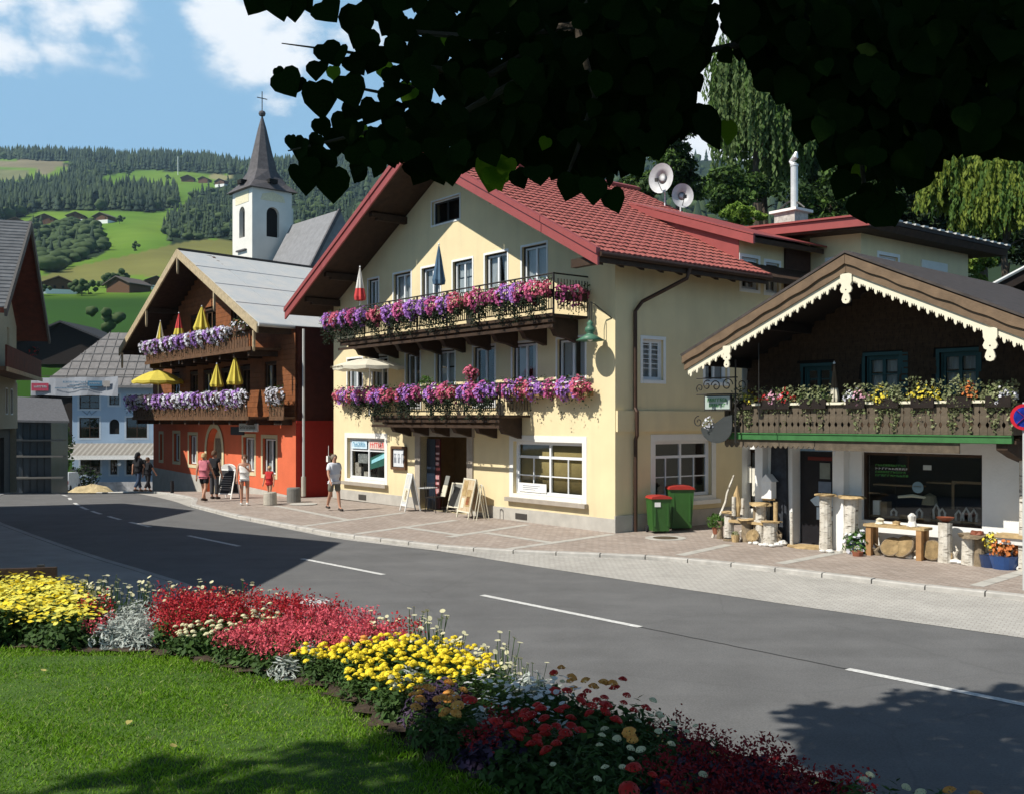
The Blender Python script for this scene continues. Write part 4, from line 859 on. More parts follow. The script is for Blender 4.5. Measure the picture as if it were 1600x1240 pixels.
b = MB(); b.tube([(.12, 0, .3), (.12, 0, 1.65)], .11, 14); b.tube([(.12, 0, 1.66), (.12, 0, 1.72)], .125, 14); b.build('flue', mat('bright_steel', (.62, .62, .60), .35, metal=.3), ch, smooth=False)
b = MB(); b.tube([(.12, 0, 1.7), (.02, 0, 1.82), (.16, 0, 1.95), (.2, 0, 2.1)], [.10, .09, .1, .04], 10); b.build('cowl', MATS['bright_steel'], ch)
b = MB(); n_ = 12; b.tube([(-.5+i/(n_-1), 0, .32+.28*math.sin(math.pi*i/(n_-1))) for i in range(n_)], .03, 6); b.build('cap', m_rail, ch)
# ================================================================ the red timber house
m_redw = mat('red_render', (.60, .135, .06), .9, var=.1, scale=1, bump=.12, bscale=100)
m_redd = mat('shaded_red_render', (.30, .022, .014), .9, var=.08)  # darker copy of the red render, with the side wall's shade in it
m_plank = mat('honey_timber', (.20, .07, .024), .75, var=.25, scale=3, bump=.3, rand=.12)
m_sand = mat('sandstone_trim', (.60, .52, .33), .85, var=.08)
m_zinc = mat('weathered_zinc', (.42, .45, .46), .55, var=.12, scale=1.6, col2=(.52, .51, .48), detail=9, spec=.4)
m_fasc = mat('pale_fascia', (.40, .32, .20), .8, var=.25, scale=6)
rh_ = thing('timber_house', 'red house with honey timber upper floors, zinc roof and two flowered balconies', 'building', RH.w(0, 0), RH.rz)
def zr(x): return 9.95-abs(x+8.55)*.455
wz0 = -1.0
H0 = [(-15.4, -15.0, .85, 2.1), (-13.4, -12.6, .85, 2.15), (-11.3, -10.3, .78, 2.1), (-4.95, -3.8, .72, 2.1), (-3.0, -1.75, .68, 2.08)]
arch = [(-9.0, -.6)]+[(-9.0, 1.5)]+[(-8.1-.9*math.cos(a), 1.5+.95*math.sin(a)) for a in [math.pi*k/8 for k in range(1, 8)]]+[(-7.2, 1.5), (-7.2, -.6)]
b = MB(); b.holes([(-16.4, wz0), (0, wz0), (0, 2.72), (-16.4, 2.72)], H0+[arch], 0, .3)
b.build('ground_floor_wall', m_redw, rh_)
b = MB(); b.add([(-16.45, -.03, -1.2), (-9.02, -.03, -1.2), (-9.02, -.03, .3), (-16.45, -.03, .45)], [(0, 1, 2, 3)]); b.add([(-7.18, -.03, -1.2), (.03, -.03, -1.2), (.03, -.03, -.02), (-7.18, -.03, .22)], [(0, 1, 2, 3)]); b.build('plinth', m_plinth, rh_)
for i, h in enumerate(H0):
    o = window(rh_, PF, *h, curt='full' if i % 2 else 'sides', style='single' if h[1]-h[0] < .9 else 'house', surround=.14, sur=m_sand, frame=m_woodm, rec=.15)
b = MB(); arcp = lambda r_, yy: [(-8.1-r_*math.cos(a), yy, 1.5+(r_+.05)*math.sin(a)) for a in [math.pi*k/12 for k in range(13)]]
ri, ro = arcp(.9, -.04), arcp(1.12, -.04); ri = [(-9.0, -.04, -.6)]+ri+[(-7.2, -.04, -.6)]; ro = [(-9.22, -.04, -.6)]+ro+[(-6.98, -.04, -.6)]
n = len(ri); b.add(ri+ro, [(i, i+1, n+i+1, n+i) for i in range(n-1)]); b.build('arch_surround', m_sand, rh_)
b = MB(); b.box(-9.0, -7.2, .28, .34, -.6, 2.5); b.box(-8.75, -7.45, .26, .28, -.4, 2.0, 1); b.build('portal_door', [m_sand, mat('grey_oak', (.20, .17, .12), .8, var=.3, scale=8)], rh_)
# timber floors: squared logs laid one on another
lh = .19; z = 2.72; k = 0; U1 = [(-11.1, -10.1, 3.7, 4.85), (-9.4, -8.3, 3.7, 4.85), (-7.3, -6.0, 3.3, 4.85), (-5.2, -4.2, 3.7, 4.85), (-2.75, -1.65, 3.75, 4.95), (-13.6, -12.5, 3.7, 4.85)]
U2 = [(-11.0, -10.0, 6.2, 7.35), (-9.2, -7.9, 6.0, 7.5), (-6.2, -5.2, 6.2, 7.3)]
while z < 9.8:
    z1 = min(z+lh, 9.8); segs = []
    xa = -8.55-min(7.85, (9.9-z1)/.455); xb = -8.55+min(8.55, (9.9-z1)/.455)
    if xb-xa < .4: break
    cuts = sorted([(a, c) for a, c, e, f in U1+U2 if z1 > e-.02 and z < f+.02]); x = xa
    for a, c in cuts+[(xb, xb)]:
        if a > x+.02: segs.append((x, min(a, xb)))
        x = max(x, c)
    for a, c in segs:
        if c <= a: continue
        b = MB(); e = .02+rnd.uniform(0, .01); b.prism([(a, z+.008), (c, z+.008), (c, z1), (a, z1)], -e, .1); b.build('log', m_plank, rh_)
    z = z1
MB().add([(-16.4, .09, 2.7), (0, .09, 2.7), (0, .09, 6.0), (-8.55, .09, 9.85), (-16.4, .09, 6.3)], [(0, 1, 2, 3, 4)]).build('backing_wall', m_in, rh_) if False else None
for i, h in enumerate(U1+U2): window(rh_, PF, *h, curt='sides' if i in (1, 4) else None, frame=m_wood, sash=m_woodm, surround=.09, sur=m_wood, rec=.08)
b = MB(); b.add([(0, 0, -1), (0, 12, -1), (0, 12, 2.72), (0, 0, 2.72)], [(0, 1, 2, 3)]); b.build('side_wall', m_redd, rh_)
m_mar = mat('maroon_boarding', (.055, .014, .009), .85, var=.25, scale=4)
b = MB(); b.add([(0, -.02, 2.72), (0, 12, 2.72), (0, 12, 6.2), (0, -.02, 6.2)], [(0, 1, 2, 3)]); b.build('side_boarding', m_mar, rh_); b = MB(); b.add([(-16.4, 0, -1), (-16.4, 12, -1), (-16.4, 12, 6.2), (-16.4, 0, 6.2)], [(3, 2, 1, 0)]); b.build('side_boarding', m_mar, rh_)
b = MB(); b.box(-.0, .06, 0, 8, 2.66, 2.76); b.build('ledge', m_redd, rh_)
# roof (its ridge swings off square at the back, as the eaves show)
def rroof(x, y): return x
SK = .16
b = MB(); P5 = [(-16.95, 6.12), (-8.55, 9.95), (-.05, 6.2), (-.1, 6.08), (-8.55, 9.8), (-16.9, 6.0)]
for y0, y1 in ((-1.4, 10.5),):
    vs = [(x, y0, z) for x, z in P5]+[(x+(y1-y0)*SK*-1.2, y1, z) for x, z in P5]; n = 6
    b.add(vs, [(0, 1, 4, 5), (1, 2, 3, 4), (6, 11, 10, 7), (7, 10, 9, 8)]+[(i, (i+1) % n, (i+1) % n+n, i+n) for i in range(n)])
ro_ = b.build('roof', m_wood, rh_)
b = MB(); S_ = lambda x, z, y_, h=.02: (x-(y_+1.4)*SK*1.2, y_, z+h)
rows = 4
for r_ in range(rows):       # zinc sheets in four courses, each lapping the next
    f0, f1 = r_/rows, (r_+1)/rows; x0, z0 = -8.55+8.55*f0, 9.95-3.75*f0; x1, z1 = -8.55+8.55*f1, 9.95-3.75*f1
    for q in range(8):
        ya, yb = -1.42+q*1.5, -1.42+(q+1)*1.5-.012; bb = MB(); bb.add([S_(x0, z0, ya, .03), S_(x1, z1, ya, .055), S_(x1, z1, yb, .055), S_(x0, z0, yb, .03), S_(x1, z1, ya, .01), S_(x1, z1, yb, .01), S_(x0, z0, ya, .0), S_(x0, z0, yb, 0)], [(0, 1, 2, 3), (1, 4, 5, 2), (0, 6, 4, 1)]); bb.build('zinc_sheet', m_zinc, ro_)
b = MB(); b.add([S_(-8.55, 9.95, -1.42, .03), S_(-16.95, 6.12, -1.42, .03), S_(-16.95, 6.12, 10.5, .03), S_(-8.55, 9.95, 10.5, .03)], [(0, 1, 2, 3)]); b.build('far_slope', m_zinc, ro_)
b = MB(); b.tube([S_(-8.55, 9.98, -1.42), S_(-8.55, 9.98, 10.5)], .07, 6); b.build('ridge_cap', m_rail, ro_)
b = MB(); b.tube([S_(-.0, 6.16, -1.45), S_(-.0, 6.16, 10.5)], .07, 8); b.build('gutter', m_zinc, ro_)
for x0, x1 in ((-17.0, -8.56), (-8.54, -.02)):
    b = MB(); zz = lambda x: 10.0-abs(x+8.55)*.4435; b.prism([(x0, zz(x0)-.34), (x1, zz(x1)-.34), (x1, zz(x1)), (x0, zz(x0))], -1.5, -1.43); b.build('bargeboard', m_fasc, ro_)
for x in (-8.55, -12.8, -4.3, -16.6, -.4):
    z = zr(x)-.05; b = MB(); b.prism([(x-.05, z-.2), (x+.05, z-.2), (x+.05, z-.75), (x, z-.95), (x-.05, z-.75)], -1.48, -1.40); b.build('pendant', m_fasc, ro_)
    MB().box(x-.09, x+.09, -1.35, 0, z-.28, z-.05).build('purlin', m_wood, ro_)
b = MB(); b.tube([(.12, .25, 6.1), (.12, .25, .7)], .05, 8); b.build('downpipe', m_zinc, rh_); b = MB(); b.tube([(.12, .25, .72), (.12, .25, 0)], .085, 10); b.build('downpipe', mat('pale_iron', (.42, .40, .34), .7), rh_)
def rbalc(x0, x1, dep, zf, zr_, nm):
    b = MB(); b.box(x0, x1, -dep, -.03, zf-.08, zf); b.box(x0-.05, x1+.05, -dep-.06, -dep-.002, zf-.12, zf+.02); o = b.build(nm, m_woodm, rh_)
    b = MB(); b.box(x0, x1, -dep-.05, -dep+.05, zr_-.06, zr_); b.build('handrail', m_woodm, o)
    for k in range(int((x1-x0)/.27)): x = x0+k*.27; bb = MB(); bb.prism([(x+.02, zf+.02), (x+.25, zf+.02), (x+.25, zf+.3), (x+.2, zf+.42), (x+.25, zf+.54), (x+.25, zr_-.06), (x+.02, zr_-.06), (x+.02, zf+.54), (x+.07, zf+.42), (x+.02, zf+.3)], -dep-.02, -dep+.01); bb.build('board', m_woodm, o)
    for k in range(9): x = x0+.4+(x1-x0-.8)*k/8; MB().box(x-.08, x+.08, -dep+.05, 0, zf-.3, zf-.081).build('joist', m_wood, o)
    return o
rbalc(-15.6, -1.4, 1.2, 2.9, 3.75, 'lower_balcony'); rbalc(-13.6, -1.2, 1.2, 5.45, 6.25, 'upper_balcony')
rbalc(-1.35, .0, .45, 2.9, 3.75, 'corner_balcony')
LW = [m_petl, m_petw]
for i in range(6): a = -16.3+i*2.5; flowerbox(RH, a, a+2.45, 1.3, 3.72, ['lilac petunia box %s on the lower timber balcony' % q for q in ('under the open yellow parasol', 'right of the open yellow parasol', 'second left of the closed yellow parasols', 'just left of the closed yellow parasols', 'under the left closed yellow parasol', 'under the right closed yellow parasol')][i], 'lilac and white petunia boxes of the timber house', cols=LW, dens=120, drop=.5, up=.22, out=.28, size=.06, hang=.4, clump=.62)
flowerbox(RH, -1.35, .05, .5, 3.75, 'white petunia box at the right corner of the lower timber balcony', 'lilac and white petunia boxes of the timber house', cols=[m_petw, m_petw], dens=130, drop=.5, up=.25, size=.055)
for i in range(4): a = -13.9+i*2.75; flowerbox(RH, a, a+2.7, 1.3, 6.22, ['lilac and white petunia box %s of the upper timber balcony' % q for q in ('at the left end', 'at the red and yellow parasol', 'left of the large yellow parasol', 'right of the large yellow parasol')][i], 'lilac and white petunia boxes of the timber house', cols=LW, dens=110, drop=.5, up=.2, out=.26, size=.06, hang=.4, clump=.7)
flowerbox(RH, -2.75, -1.2, 1.3, 6.3, 'greenish box plant at the right end of the upper timber balcony', 'lilac and white petunia boxes of the timber house', cols=[m_petw, mat('rust_flower', (.3, .15, .08), .8)], dens=40, foliage=3, drop=.35, up=.3)
YP = 'closed yellow parasols on the timber balconies'
closed_parasol(RH, -5.2, -1.0, 3.85, 1.15, 'closed yellow parasol, left of the pair on the lower timber balcony', [m_yel], r0=.24, group=YP)
closed_parasol(RH, -3.3, -1.0, 3.85, 1.35, 'closed yellow parasol, right of the pair on the lower timber balcony', [m_yel], r0=.27, group=YP)
closed_parasol(RH, -12.2, -1.0, 6.1, 1.15, 'thin closed pale parasol, leftmost on the upper timber balcony', [m_crm, m_yel], 'seg', r0=.17)
closed_parasol(RH, -9.7, -1.0, 6.1, 1.3, 'closed parasol with red top and yellow hem on the upper timber balcony', [m_yel, m_red_c], 'rw', r0=.2)
closed_parasol(RH, -6.9, -1.0, 6.2, 1.25, 'wide closed yellow parasol, rightmost on the upper timber balcony', [m_yel], r0=.3, group=YP)
open_parasol(RH, -12.5, -1.0, 3.0, 4.55, 1.15, 'open yellow parasol at the left end of the lower timber balcony', m_yel, rise=.5)
# hanging signboards under the lower balcony
sg = thing('hanging_sign', 'long pale signboard under the lower timber balcony near the corner', 'sign', RH.w(-2.2, -.85, 2.35), RH.rz)
MB().box(-1.0, .75, -.03, .03, 0, .3).build('board', mat('pale_sign', (.40, .40, .36), .8), sg); tag(scrawl(PF, -.9, .6, .09, .2, -.033, 12, 8, .02).build('lettering', mat('ink', (.1, .08, .05), .8), sg), kind='stuff')
for x in (-.8, .55): MB().tube([(x, 0, .3), (x, 0, .55)], .01, 5).build('hanger', m_rail, sg)
sg = thing('hanging_sign', 'dark signboard hanging left of the pale one under the timber balcony', 'sign', RH.w(-4.0, -.6, 2.2), RH.rz)
MB().box(-.7, .6, -.03, .03, 0, .32).build('board', mat('dark_sign', (.03, .03, .035), .7), sg); MB().tube([(0, 0, .3), (0, 0, .7)], .012, 5).build('hanger', m_rail, sg)
# gate with plants between the two houses
gt = thing('gate', 'dark iron gate with hanging lanterns in the gap between red house and yellow inn', 'gate', YH.w(-14.45, .9, 0), YH.rz)
b = MB(); b.box(-1.9, .0, -.02, .02, .95, 1.0); b.box(-1.9, 0, -.02, .02, .1, .14)
b.build('rail', m_rail, gt)
for k in range(15): MB().tube([(-1.85+k*.13, 0, .05), (-1.85+k*.13, 0, 1.25)], .01, 5).build('bar', m_rail, gt)
bush_local(YH, -14.95, .5, 1.15, .35, 330, [m_green, m_pet3], 'hanging_plant', 'leafy plant above the dark gate beside the walking man', 'plant', flower=.06, size=.08)
for x, z, t_ in ((-15.35, 1.25, 'small white lantern on a hook, left of the gate plant'),):
    l_ = thing('lantern', t_, 'lantern', YH.w(x, .3, z), YH.rz); MB().box(-.06, .06, -.06, .06, 0, .22).build('body', m_white, l_); MB().tube([(0, 0, .22), (0, 0, .6)], .01, 5).build('hook', m_white, l_)
l_ = thing('post_box', 'white letter boxes on a stand before the dark gate', 'letter box', YH.w(-14.75, .35, 0), YH.rz)
MB().box(-.12, .12, -.08, .08, .75, 1.05).build('box', m_white, l_); MB().box(-.09, .0, -.07, .07, .3, .74).build('box', m_white, l_); MB().tube([(0, 0, 0), (0, 0, .75)], .03, 6).build('post', m_rail, l_)
# ================================================================ the carved wooden shop
m_shing = mat('old_shingles', (.06, .036, .021), .85, var=.3, scale=10, bump=.5, bscale=25)
m_blackw = mat('blackened_wood', (.014, .009, .007), .85, var=.3)
m_barge = mat('brown_bargeboard', (.15, .10, .06), .75, var=.22, scale=4, bump=.2)
m_cream = mat('cream_fretwork', (.70, .65, .50), .75, var=.04)
m_grn = mat('green_beam', (.04, .14, .042), .55, var=.15, scale=6)
m_bboard = mat('weathered_board', (.105, .083, .058), .85, var=.3, scale=7, bump=.3, rand=.12)
m_ww = mat('whitewash', (.78, .78, .75), .9, var=.03, bump=.25, bscale=20)
m_tealw = mat('teal_window_paint', (.03, .085, .09), .6, var=.1)
sh = thing('carved_shop', 'low dark wooden shop with cream fretwork gable and green beamed carved balcony', 'building', SH.w(0, 0), SH.rz)
AX, AZ, SLP = 1.6, 5.93, .45
zt = lambda x: AZ-abs(x-AX)*SLP
UC = SH.l(0, 0)[0]; KG = 1.0126
PG = lambda u, d, z: (UC+(u-UC)*KG, d+.25, EYE+(z-EYE)*KG)      # ground floor front, set back under the balcony
b = MB(); HH = [(.92, 1.66, 3.36, 4.12), (2.5, 3.25, 3.36, 4.12), (-.55, .12, 3.3, 3.95)]
b.holes([(-2.0, 2.35), (5.6, 2.35), (5.6, zt(5.6)-.2), (AX, AZ-.2), (-2.0, zt(-2.0)-.2)], HH, 0, .2); uw = b.build('upper_wall', m_blackw, sh)
b = MB(); r_ = 0; z = 2.4      # shingle courses
while z < 5.6:
    x = -2.0+(r_ % 2)*.07
    while x < 5.5:
        w_ = .13+rnd.uniform(-.02, .02); xc = x+w_/2
        if z+.14 < zt(xc)-.2 and not any(a-.08 < xc < c+.08 and e-.1 < z+.05 < f+.06 for a, c, e, f in HH): b.add([(x+.004, -.035, z), (x+w_-.004, -.035, z), (x+w_-.004, -.004, z+.2), (x+.004, -.004, z+.2), (x+.004, -.02, z-.001), (x+w_-.004, -.02, z-.001)], [(0, 1, 2, 3), (0, 4, 5, 1)])
        x += w_
    z += .13; r_ += 1
tag(b.build('shingles', m_shing, uw), kind='stuff')
for i, h in enumerate(HH): window(sh, PF, *h, curt='half' if i < 2 else None, frame=m_tealw, sash=m_tealw if i else m_tealw, surround=.07, sur=m_tealw, bars=[('h', h[2]+.38, h[0]+.06, h[1]-.06, .014)])
b = MB(PF); b.box(1.73, 1.86, -.03, .01, 3.3, 4.16); b.build('shutter', m_tealw, sh)
# ground floor
b = MB(PG); b.holes([(-2.15, -.05), (5.6, -.05), (5.6, 2.35), (-2.15, 2.35)], [(-2.05, -1.68, .75, 2.12), (-.82, .2, .001, 2.16), (.84, 3.33, .7, 2.12)], 0, .35); b.T = None
b.add([(-2.15, 0, 0), (-2.15, 5, 0), (-2.15, 5, 4.0), (-2.15, 0, 4.0)], [(3, 2, 1, 0)]); b.build('shop_wall', m_ww, sh)
b = MB(PG); b.box(-.80, .18, .30, .34, 0, 2.1); dr = b.build('shop_door', mat('dark_glass_door', (.015, .014, .016), .35), sh)
MB(PG).box(-.6, .0, .275, .295, 1.9, 1.98).build('red_strip', mat('dull_red', (.12, .02, .015), .7), dr)
MB(PG).box(-.30, -.05, .27, .29, 1.5, 1.85).build('notice', mat('grey_notice', (.22, .25, .22), .8), dr); MB(PG).box(-.33, -.02, .265, .285, 1.2, 1.44).build('notice', mat('blue_notice', (.16, .20, .26), .8), dr)
b = MB(PG); ts = [(-.50, 1.02), (-.22, 1.2), (-.12, 1.15), (-.02, 1.2), (.1, 1.1), (.1, .9), (-.38, .9)]; b.prism([(x-.02, z) for x, z in ts], .24, .26); b.build('shirt_notice', mat('pale_blue_paper', (.55, .66, .74), .8, var=.1, scale=20), dr)
MB(PG).box(-.36, .06, .24, .26, .6, .87).build('logo_notice', MATS['pale_blue_paper'], dr); MB().lathe([(0, 0), (.07, 0)], (-.16, 0, 0), 12).build('emblem', mat('navy_print', (.03, .05, .12), .8), dr, loc=(-.0, .235+.25, .73)).rotation_euler = (R(90), 0, 0)
o = window(sh, PG, -2.05, -1.68, .75, 2.12, style='single', curt=None, surround=0, frame=m_wood, sash=m_wood)
for a, c, e, f in ((-2.03, -1.88, 1.35, 1.72), (-1.86, -1.70, 1.05, 1.70)): MB(PG).box(a, c, -.02, -.005, e, f).build('notice', mat('ivory_paper', (.66, .63, .54), .8), o)
# big display window with goods behind the glass
m_shelf = mat('display_wood', (.22, .15, .08), .8, var=.2)
w = MB(PG); w.box(.84, .90, .1, .2, .7, 2.12); w.box(3.27, 3.33, .1, .2, .7, 2.12); w.box(.9, 3.27, .1, .2, 2.06, 2.12); w.box(.9, 3.27, .1, .2, .7, .74)
D = 1.5; w.add([(.84, .2, .7), (3.33, .2, .7), (3.33, .2, 2.12), (.84, .2, 2.12), (.84, D, .7), (3.33, D, .7), (3.33, D, 2.12), (.84, D, 2.12)], [(0, 1, 5, 4), (1, 2, 6, 5), (2, 3, 7, 6), (3, 0, 4, 7), (4, 5, 6, 7)], 1)
dw = w.build('display_window', [m_wood, m_in], sh); MB(PG).add([(.9, .14, .74), (3.27, .14, .74), (3.27, .14, 2.06), (.9, .14, 2.06)], [(0, 1, 2, 3)]).build('pane', m_glass, dw)
MB(PG).box(1.78, 1.81, .12, .16, 1.75, 2.06).build('bar', m_wood, dw)
for k, (zz, n_, s_) in enumerate(((1.83, 12, 1), (1.76, 10, 2), (1.69, 12, 3), (1.62, 11, 4))):
    scrawl(PG, 1.08, 1.75+.06*(k % 2), zz, zz+.045, .136, n_, s_, .012).build('window_lettering', mat('green_letters', (.06, .22, .05), .7) if k != 1 else mat('white_letters', (.4, .4, .4), .7), dw)
gd = [('shelf', .95, 2.0, .28, .5, 1.42, 1.45), ('shelf', 2.0, 2.6, .5, .9, 1.5, 1.53), ('picture_frame', 2.52, 3.2, .5, .53, 1.52, 1.57), ('picture_frame', 2.52, 2.57, .5, .53, 1.0, 1.52), ('picture_frame', 3.15, 3.2, .5, .53, 1.0, 1.52), ('small_card', 2.05, 2.22, .25, .26, 1.78, 1.88), ('shelf', .92, 3.25, .22, .7, .76, .80), ('box', 1.05, 1.25, .3, .5, .8, 1.08), ('white_box', .96, 1.1, .25, .35, .8, 1.1)]
for nme, a, c, d0, d1, e, f in gd: MB(PG).box(a, c, d0, d1, e, f).build(nme, m_ww if 'white' in nme or 'card' in nme else m_shelf, dw)
o = MB().lathe([(0, 0), (.12, 0), (.12, .02)], seg=16).build('plate', mat('blue_grey_plate', (.30, .42, .50), .5), dw, loc=(1.8, .55, 1.4)); o.rotation_euler = (R(90), 0, 0)
b = MB(PG); b.tube([(1.5, .3, 1.2), (1.8, .3, 1.24), (2.15, .3, 1.21)], [.03, .04, .02], 6); b.build('driftwood', m_cream, dw)
for i, (x, h) in enumerate(((2.3, .3), (2.42, .22), (2.9, .26), (3.05, .24), (2.75, .2), (1.95, .18), (1.4, .14))):
    b = MB(PG); b.tube([(x-.05, .3, .8), (x-.06, .3, .8+h*.6), (x, .3, .8+h), (x+.06, .3, .8+h*.6), (x+.05, .3, .8)], .022, 6); b.build('antler_ornament', mat('pale_ornament', (.5, .5, .48), .6, var=.15), dw)
b = MB(PG); b.lathe([(.0, 0), (.16, .02), (.12, .2), (0, .26)], (2.12, .4, 1.05), 12); b.build('lamp_shade', mat('straw', (.25, .22, .14), .9), dw)
# pillars
def birch(name='birch_bark'):
    m = mat(name, (.42, .38, .31), .85, scale=4, col2=(.70, .67, .60), bump=.5)
    t = m.node_tree; b = t.nodes['Principled BSDF']; src = b.inputs['Base Color'].links[0].from_socket
    c = N(t, 'ShaderNodeTexCoord'); mp = N(t, 'ShaderNodeMapping'); mp.inputs['Scale'].default_value = (5, 5, 22); L(t, c.outputs['Object'], mp.inputs[0]); n = N(t, 'ShaderNodeTexNoise'); n.inputs['Scale'].default_value = 1.3; n.inputs['Detail'].default_value = 3; L(t, mp.outputs[0], n.inputs[0])
    mr = N(t, 'ShaderNodeMapRange'); L(t, n.outputs[0], mr.inputs[0]); mr.inputs[1].default_value = .55; mr.inputs[2].default_value = .70; mx = N(t, 'ShaderNodeMix', data_type='RGBA'); L(t, mr.outputs[0], mx.inputs[0]); L(t, src, mx.inputs[6]); mx.inputs[7].default_value = (.09, .07, .05, 1); L(t, mx.outputs[2], b.inputs['Base Color']); return m
m_birch = birch()
m_cut = mat('cut_wood', (.42, .30, .15), .8, var=.25, scale=14)
def rough_tube(pts, rads, seg=12, amp=.06, seed=1):
    r = random.Random(seed); b = MB(); b.tube(pts, rads, seg); cx = [sum(p[i] for p in pts)/len(pts) for i in (0, 1)]
    out_ = []
    for v in b.v: 
        k = 1+r.uniform(-amp, amp); out_.append((cx[0]+(v[0]-cx[0])*k, cx[1]+(v[1]-cx[1])*k, v[2]+r.uniform(-.01, .01)))
    b.v = out_; return b
for x, w_ in ((-1.55, .2), (.42, .26)):
    b = MB(PG); b.box(x-w_/2, x+w_/2, -.22, -.002, 0, 2.2); b.build('pillar', m_ww, sh)
b = MB(PG); b.prism([(-1.35, 0), (-.9, 0), (-.93, 2.2), (-1.3, 2.2)], -.1, -.003); b.build('charred_panel', mat('charred_slate', (.035, .04, .05), .85, bump=.6, bscale=12, var=.4), sh)
# balcony
bal = MB(); bal.box(-1.95, 4.35, -1.0, 0, 2.36, 2.42); bal = bal.build('balcony', m_wood, sh)
b = MB(); b.box(-1.98, 4.3, -1.08, -1.0, 2.37, 2.50); b.box(-1.98, 4.3, -1.10, -1.0, 2.49, 2.515); b.build('green_beam', m_grn, bal)
b = MB(); b.box(-1.75, 4.3, -1.09, -.95, 3.10, 3.15); b.build('handrail', m_cream, bal)
x = -1.9; k = 0
pr = None
while x < 4.25:
    # fretted board: edges nipped in at two heights and a slot near the foot
    w_ = .138; h = w_/2
    if pr is None:
        pts = [(-h, 0), (h, 0), (h, .12), (h-.028, .16), (h-.028, .2), (h, .24), (h, .38), (h-.02, .42), (h, .46), (h, .58), (-h, .58), (-h, .46), (-h+.02, .42), (-h, .38), (-h, .24), (-h+.028, .2), (-h+.028, .16), (-h, .12)]
        b = MB(); b.prism(pts, -.012, .012); pr = b.build('fretted_board', m_bboard, bal, loc=(x+h, -1.02, 2.52))
    else: o = bpy.data.objects.new('fretted_board', pr.data); link(o, bal); o.location = (x+h, -1.02+rnd.uniform(-.004, .004), 2.52)
    x += w_+.006; k += 1
for x, w_, mi in ((-1.9, 2.25, 0),):      # scalloped valance under the beam
    n = 18; pts = [(x, 2.365)]
    for i in range(n):
        a = x+w_*i/n; c = w_/n
        for q in range(6): pts.append((a+c*(q+.5)/6, 2.26-.07*math.sin(math.pi*(q+.5)/6)))
    pts.append((x+w_, 2.365)); b = MB(); b.prism(pts, -1.03, -1.0); b.build('valance', m_bboard, bal)
MB().box(.36, 3.35, -1.03, -1.0, 2.17, 2.365).build('plain_valance', m_bboard, bal)
b = MB(lambda u, d, z: (d, u, z)); b.prism([(0, 2.0), (-.5, 2.1), (-1.0, 2.25), (-1.0, 2.36), (0, 2.36)], 4.0, 4.2); b.build('console', m_wood, bal)
b = MB(lambda u, d, z: (d, u, z)); b.prism([(0, 2.52), (-1.0, 2.52), (-1.0, 3.1), (0, 3.1)], -1.92, -1.9); b.build('end_board', m_bboard, bal)
b = MB(lambda u, d, z: (d, u, z)); b.prism([(0, 2.52), (-1.0, 2.52), (-1.0, 3.1), (0, 3.1)], 4.27, 4.29); b.build('end_board', m_bboard, bal)
# roof with bargeboards and fretwork
b = MB(); P5 = [(-2.2, zt(-2.2)), (AX, AZ), (6.6, zt(6.6)), (6.6, zt(6.6)-.16), (AX, AZ-.16), (-2.15, zt(-2.2)-.16)]; b.prism(P5, -1.9, 5.5); sr = b.build('roof', m_blackw, sh)
b = MB(); b.prism([(-2.32, zt(-2.3)), (AX, AZ+.05), (6.7, zt(6.6)), (6.7, zt(6.6)+.05), (AX, AZ+.10), (-2.34, zt(-2.3)+.05)], -2.05, 5.6); b.build('roof_cover', mat('slate_cover', (.055, .045, .04), .7, var=.3), sr)
def slopeboard(x0, x1, top, bot, y0, y1, name, m_, wav=0):   # wav ripples the lower edge
    n = max(1, int(abs(x1-x0)/.08)) if wav else 1
    bt = [(x0+(x1-x0)*i/n, zt(x0+(x1-x0)*i/n)-bot+(wav*math.sin(i*.8)+wav*.5*math.sin(i*.31) if wav else 0)) for i in range(n, -1, -1)]
    tp = [(x0, zt(x0)-top), (x1, zt(x1)-top)]; b = MB(); b.prism(tp+bt, y0, y1); return b.build(name, m_, sr)
slopeboard(-2.3, AX-.004, -.02, .155, -2.045, -1.93, 'upper_bargeboard', m_barge, .012); slopeboard(AX+.004, 6.6, -.02, .155, -2.045, -1.93, 'upper_bargeboard', m_barge, .012)
slopeboard(-2.27, AX-.004, .12, .31, -2.0, -1.932, 'lower_bargeboard', m_barge); slopeboard(AX+.004, 6.6, .12, .31, -2.0, -1.932, 'lower_bargeboard', m_barge)
def fret(x0, x1, sgn):
    # rows of small trefoils cut along the lower edge
    L_ = abs(x1-x0); n = int(L_/.165); pts = [(x0, zt(x0)-.30)]; pts2 = []
    pts.append((x1, zt(x1)-.30))
    low = []
    for i in range(n):
        a = x1+(x0-x1)*i/n; c = (x0-x1)/n
        for f, d in ((.02, .14), (.12, .20), (.2, .155), (.32, .17), (.36, .235), (.5, .27), (.64, .235), (.68, .17), (.8, .155), (.88, .20), (.98, .14)): xx = a+c*f; low.append((xx, zt(xx)-.30-d*.84))
    b = MB(); b.prism(pts+low, -1.96, -1.933); return b.build('fretwork', m_cream, sr)
fret(-2.2, AX-.002, 1); fret(AX+.002, 6.6, -1)
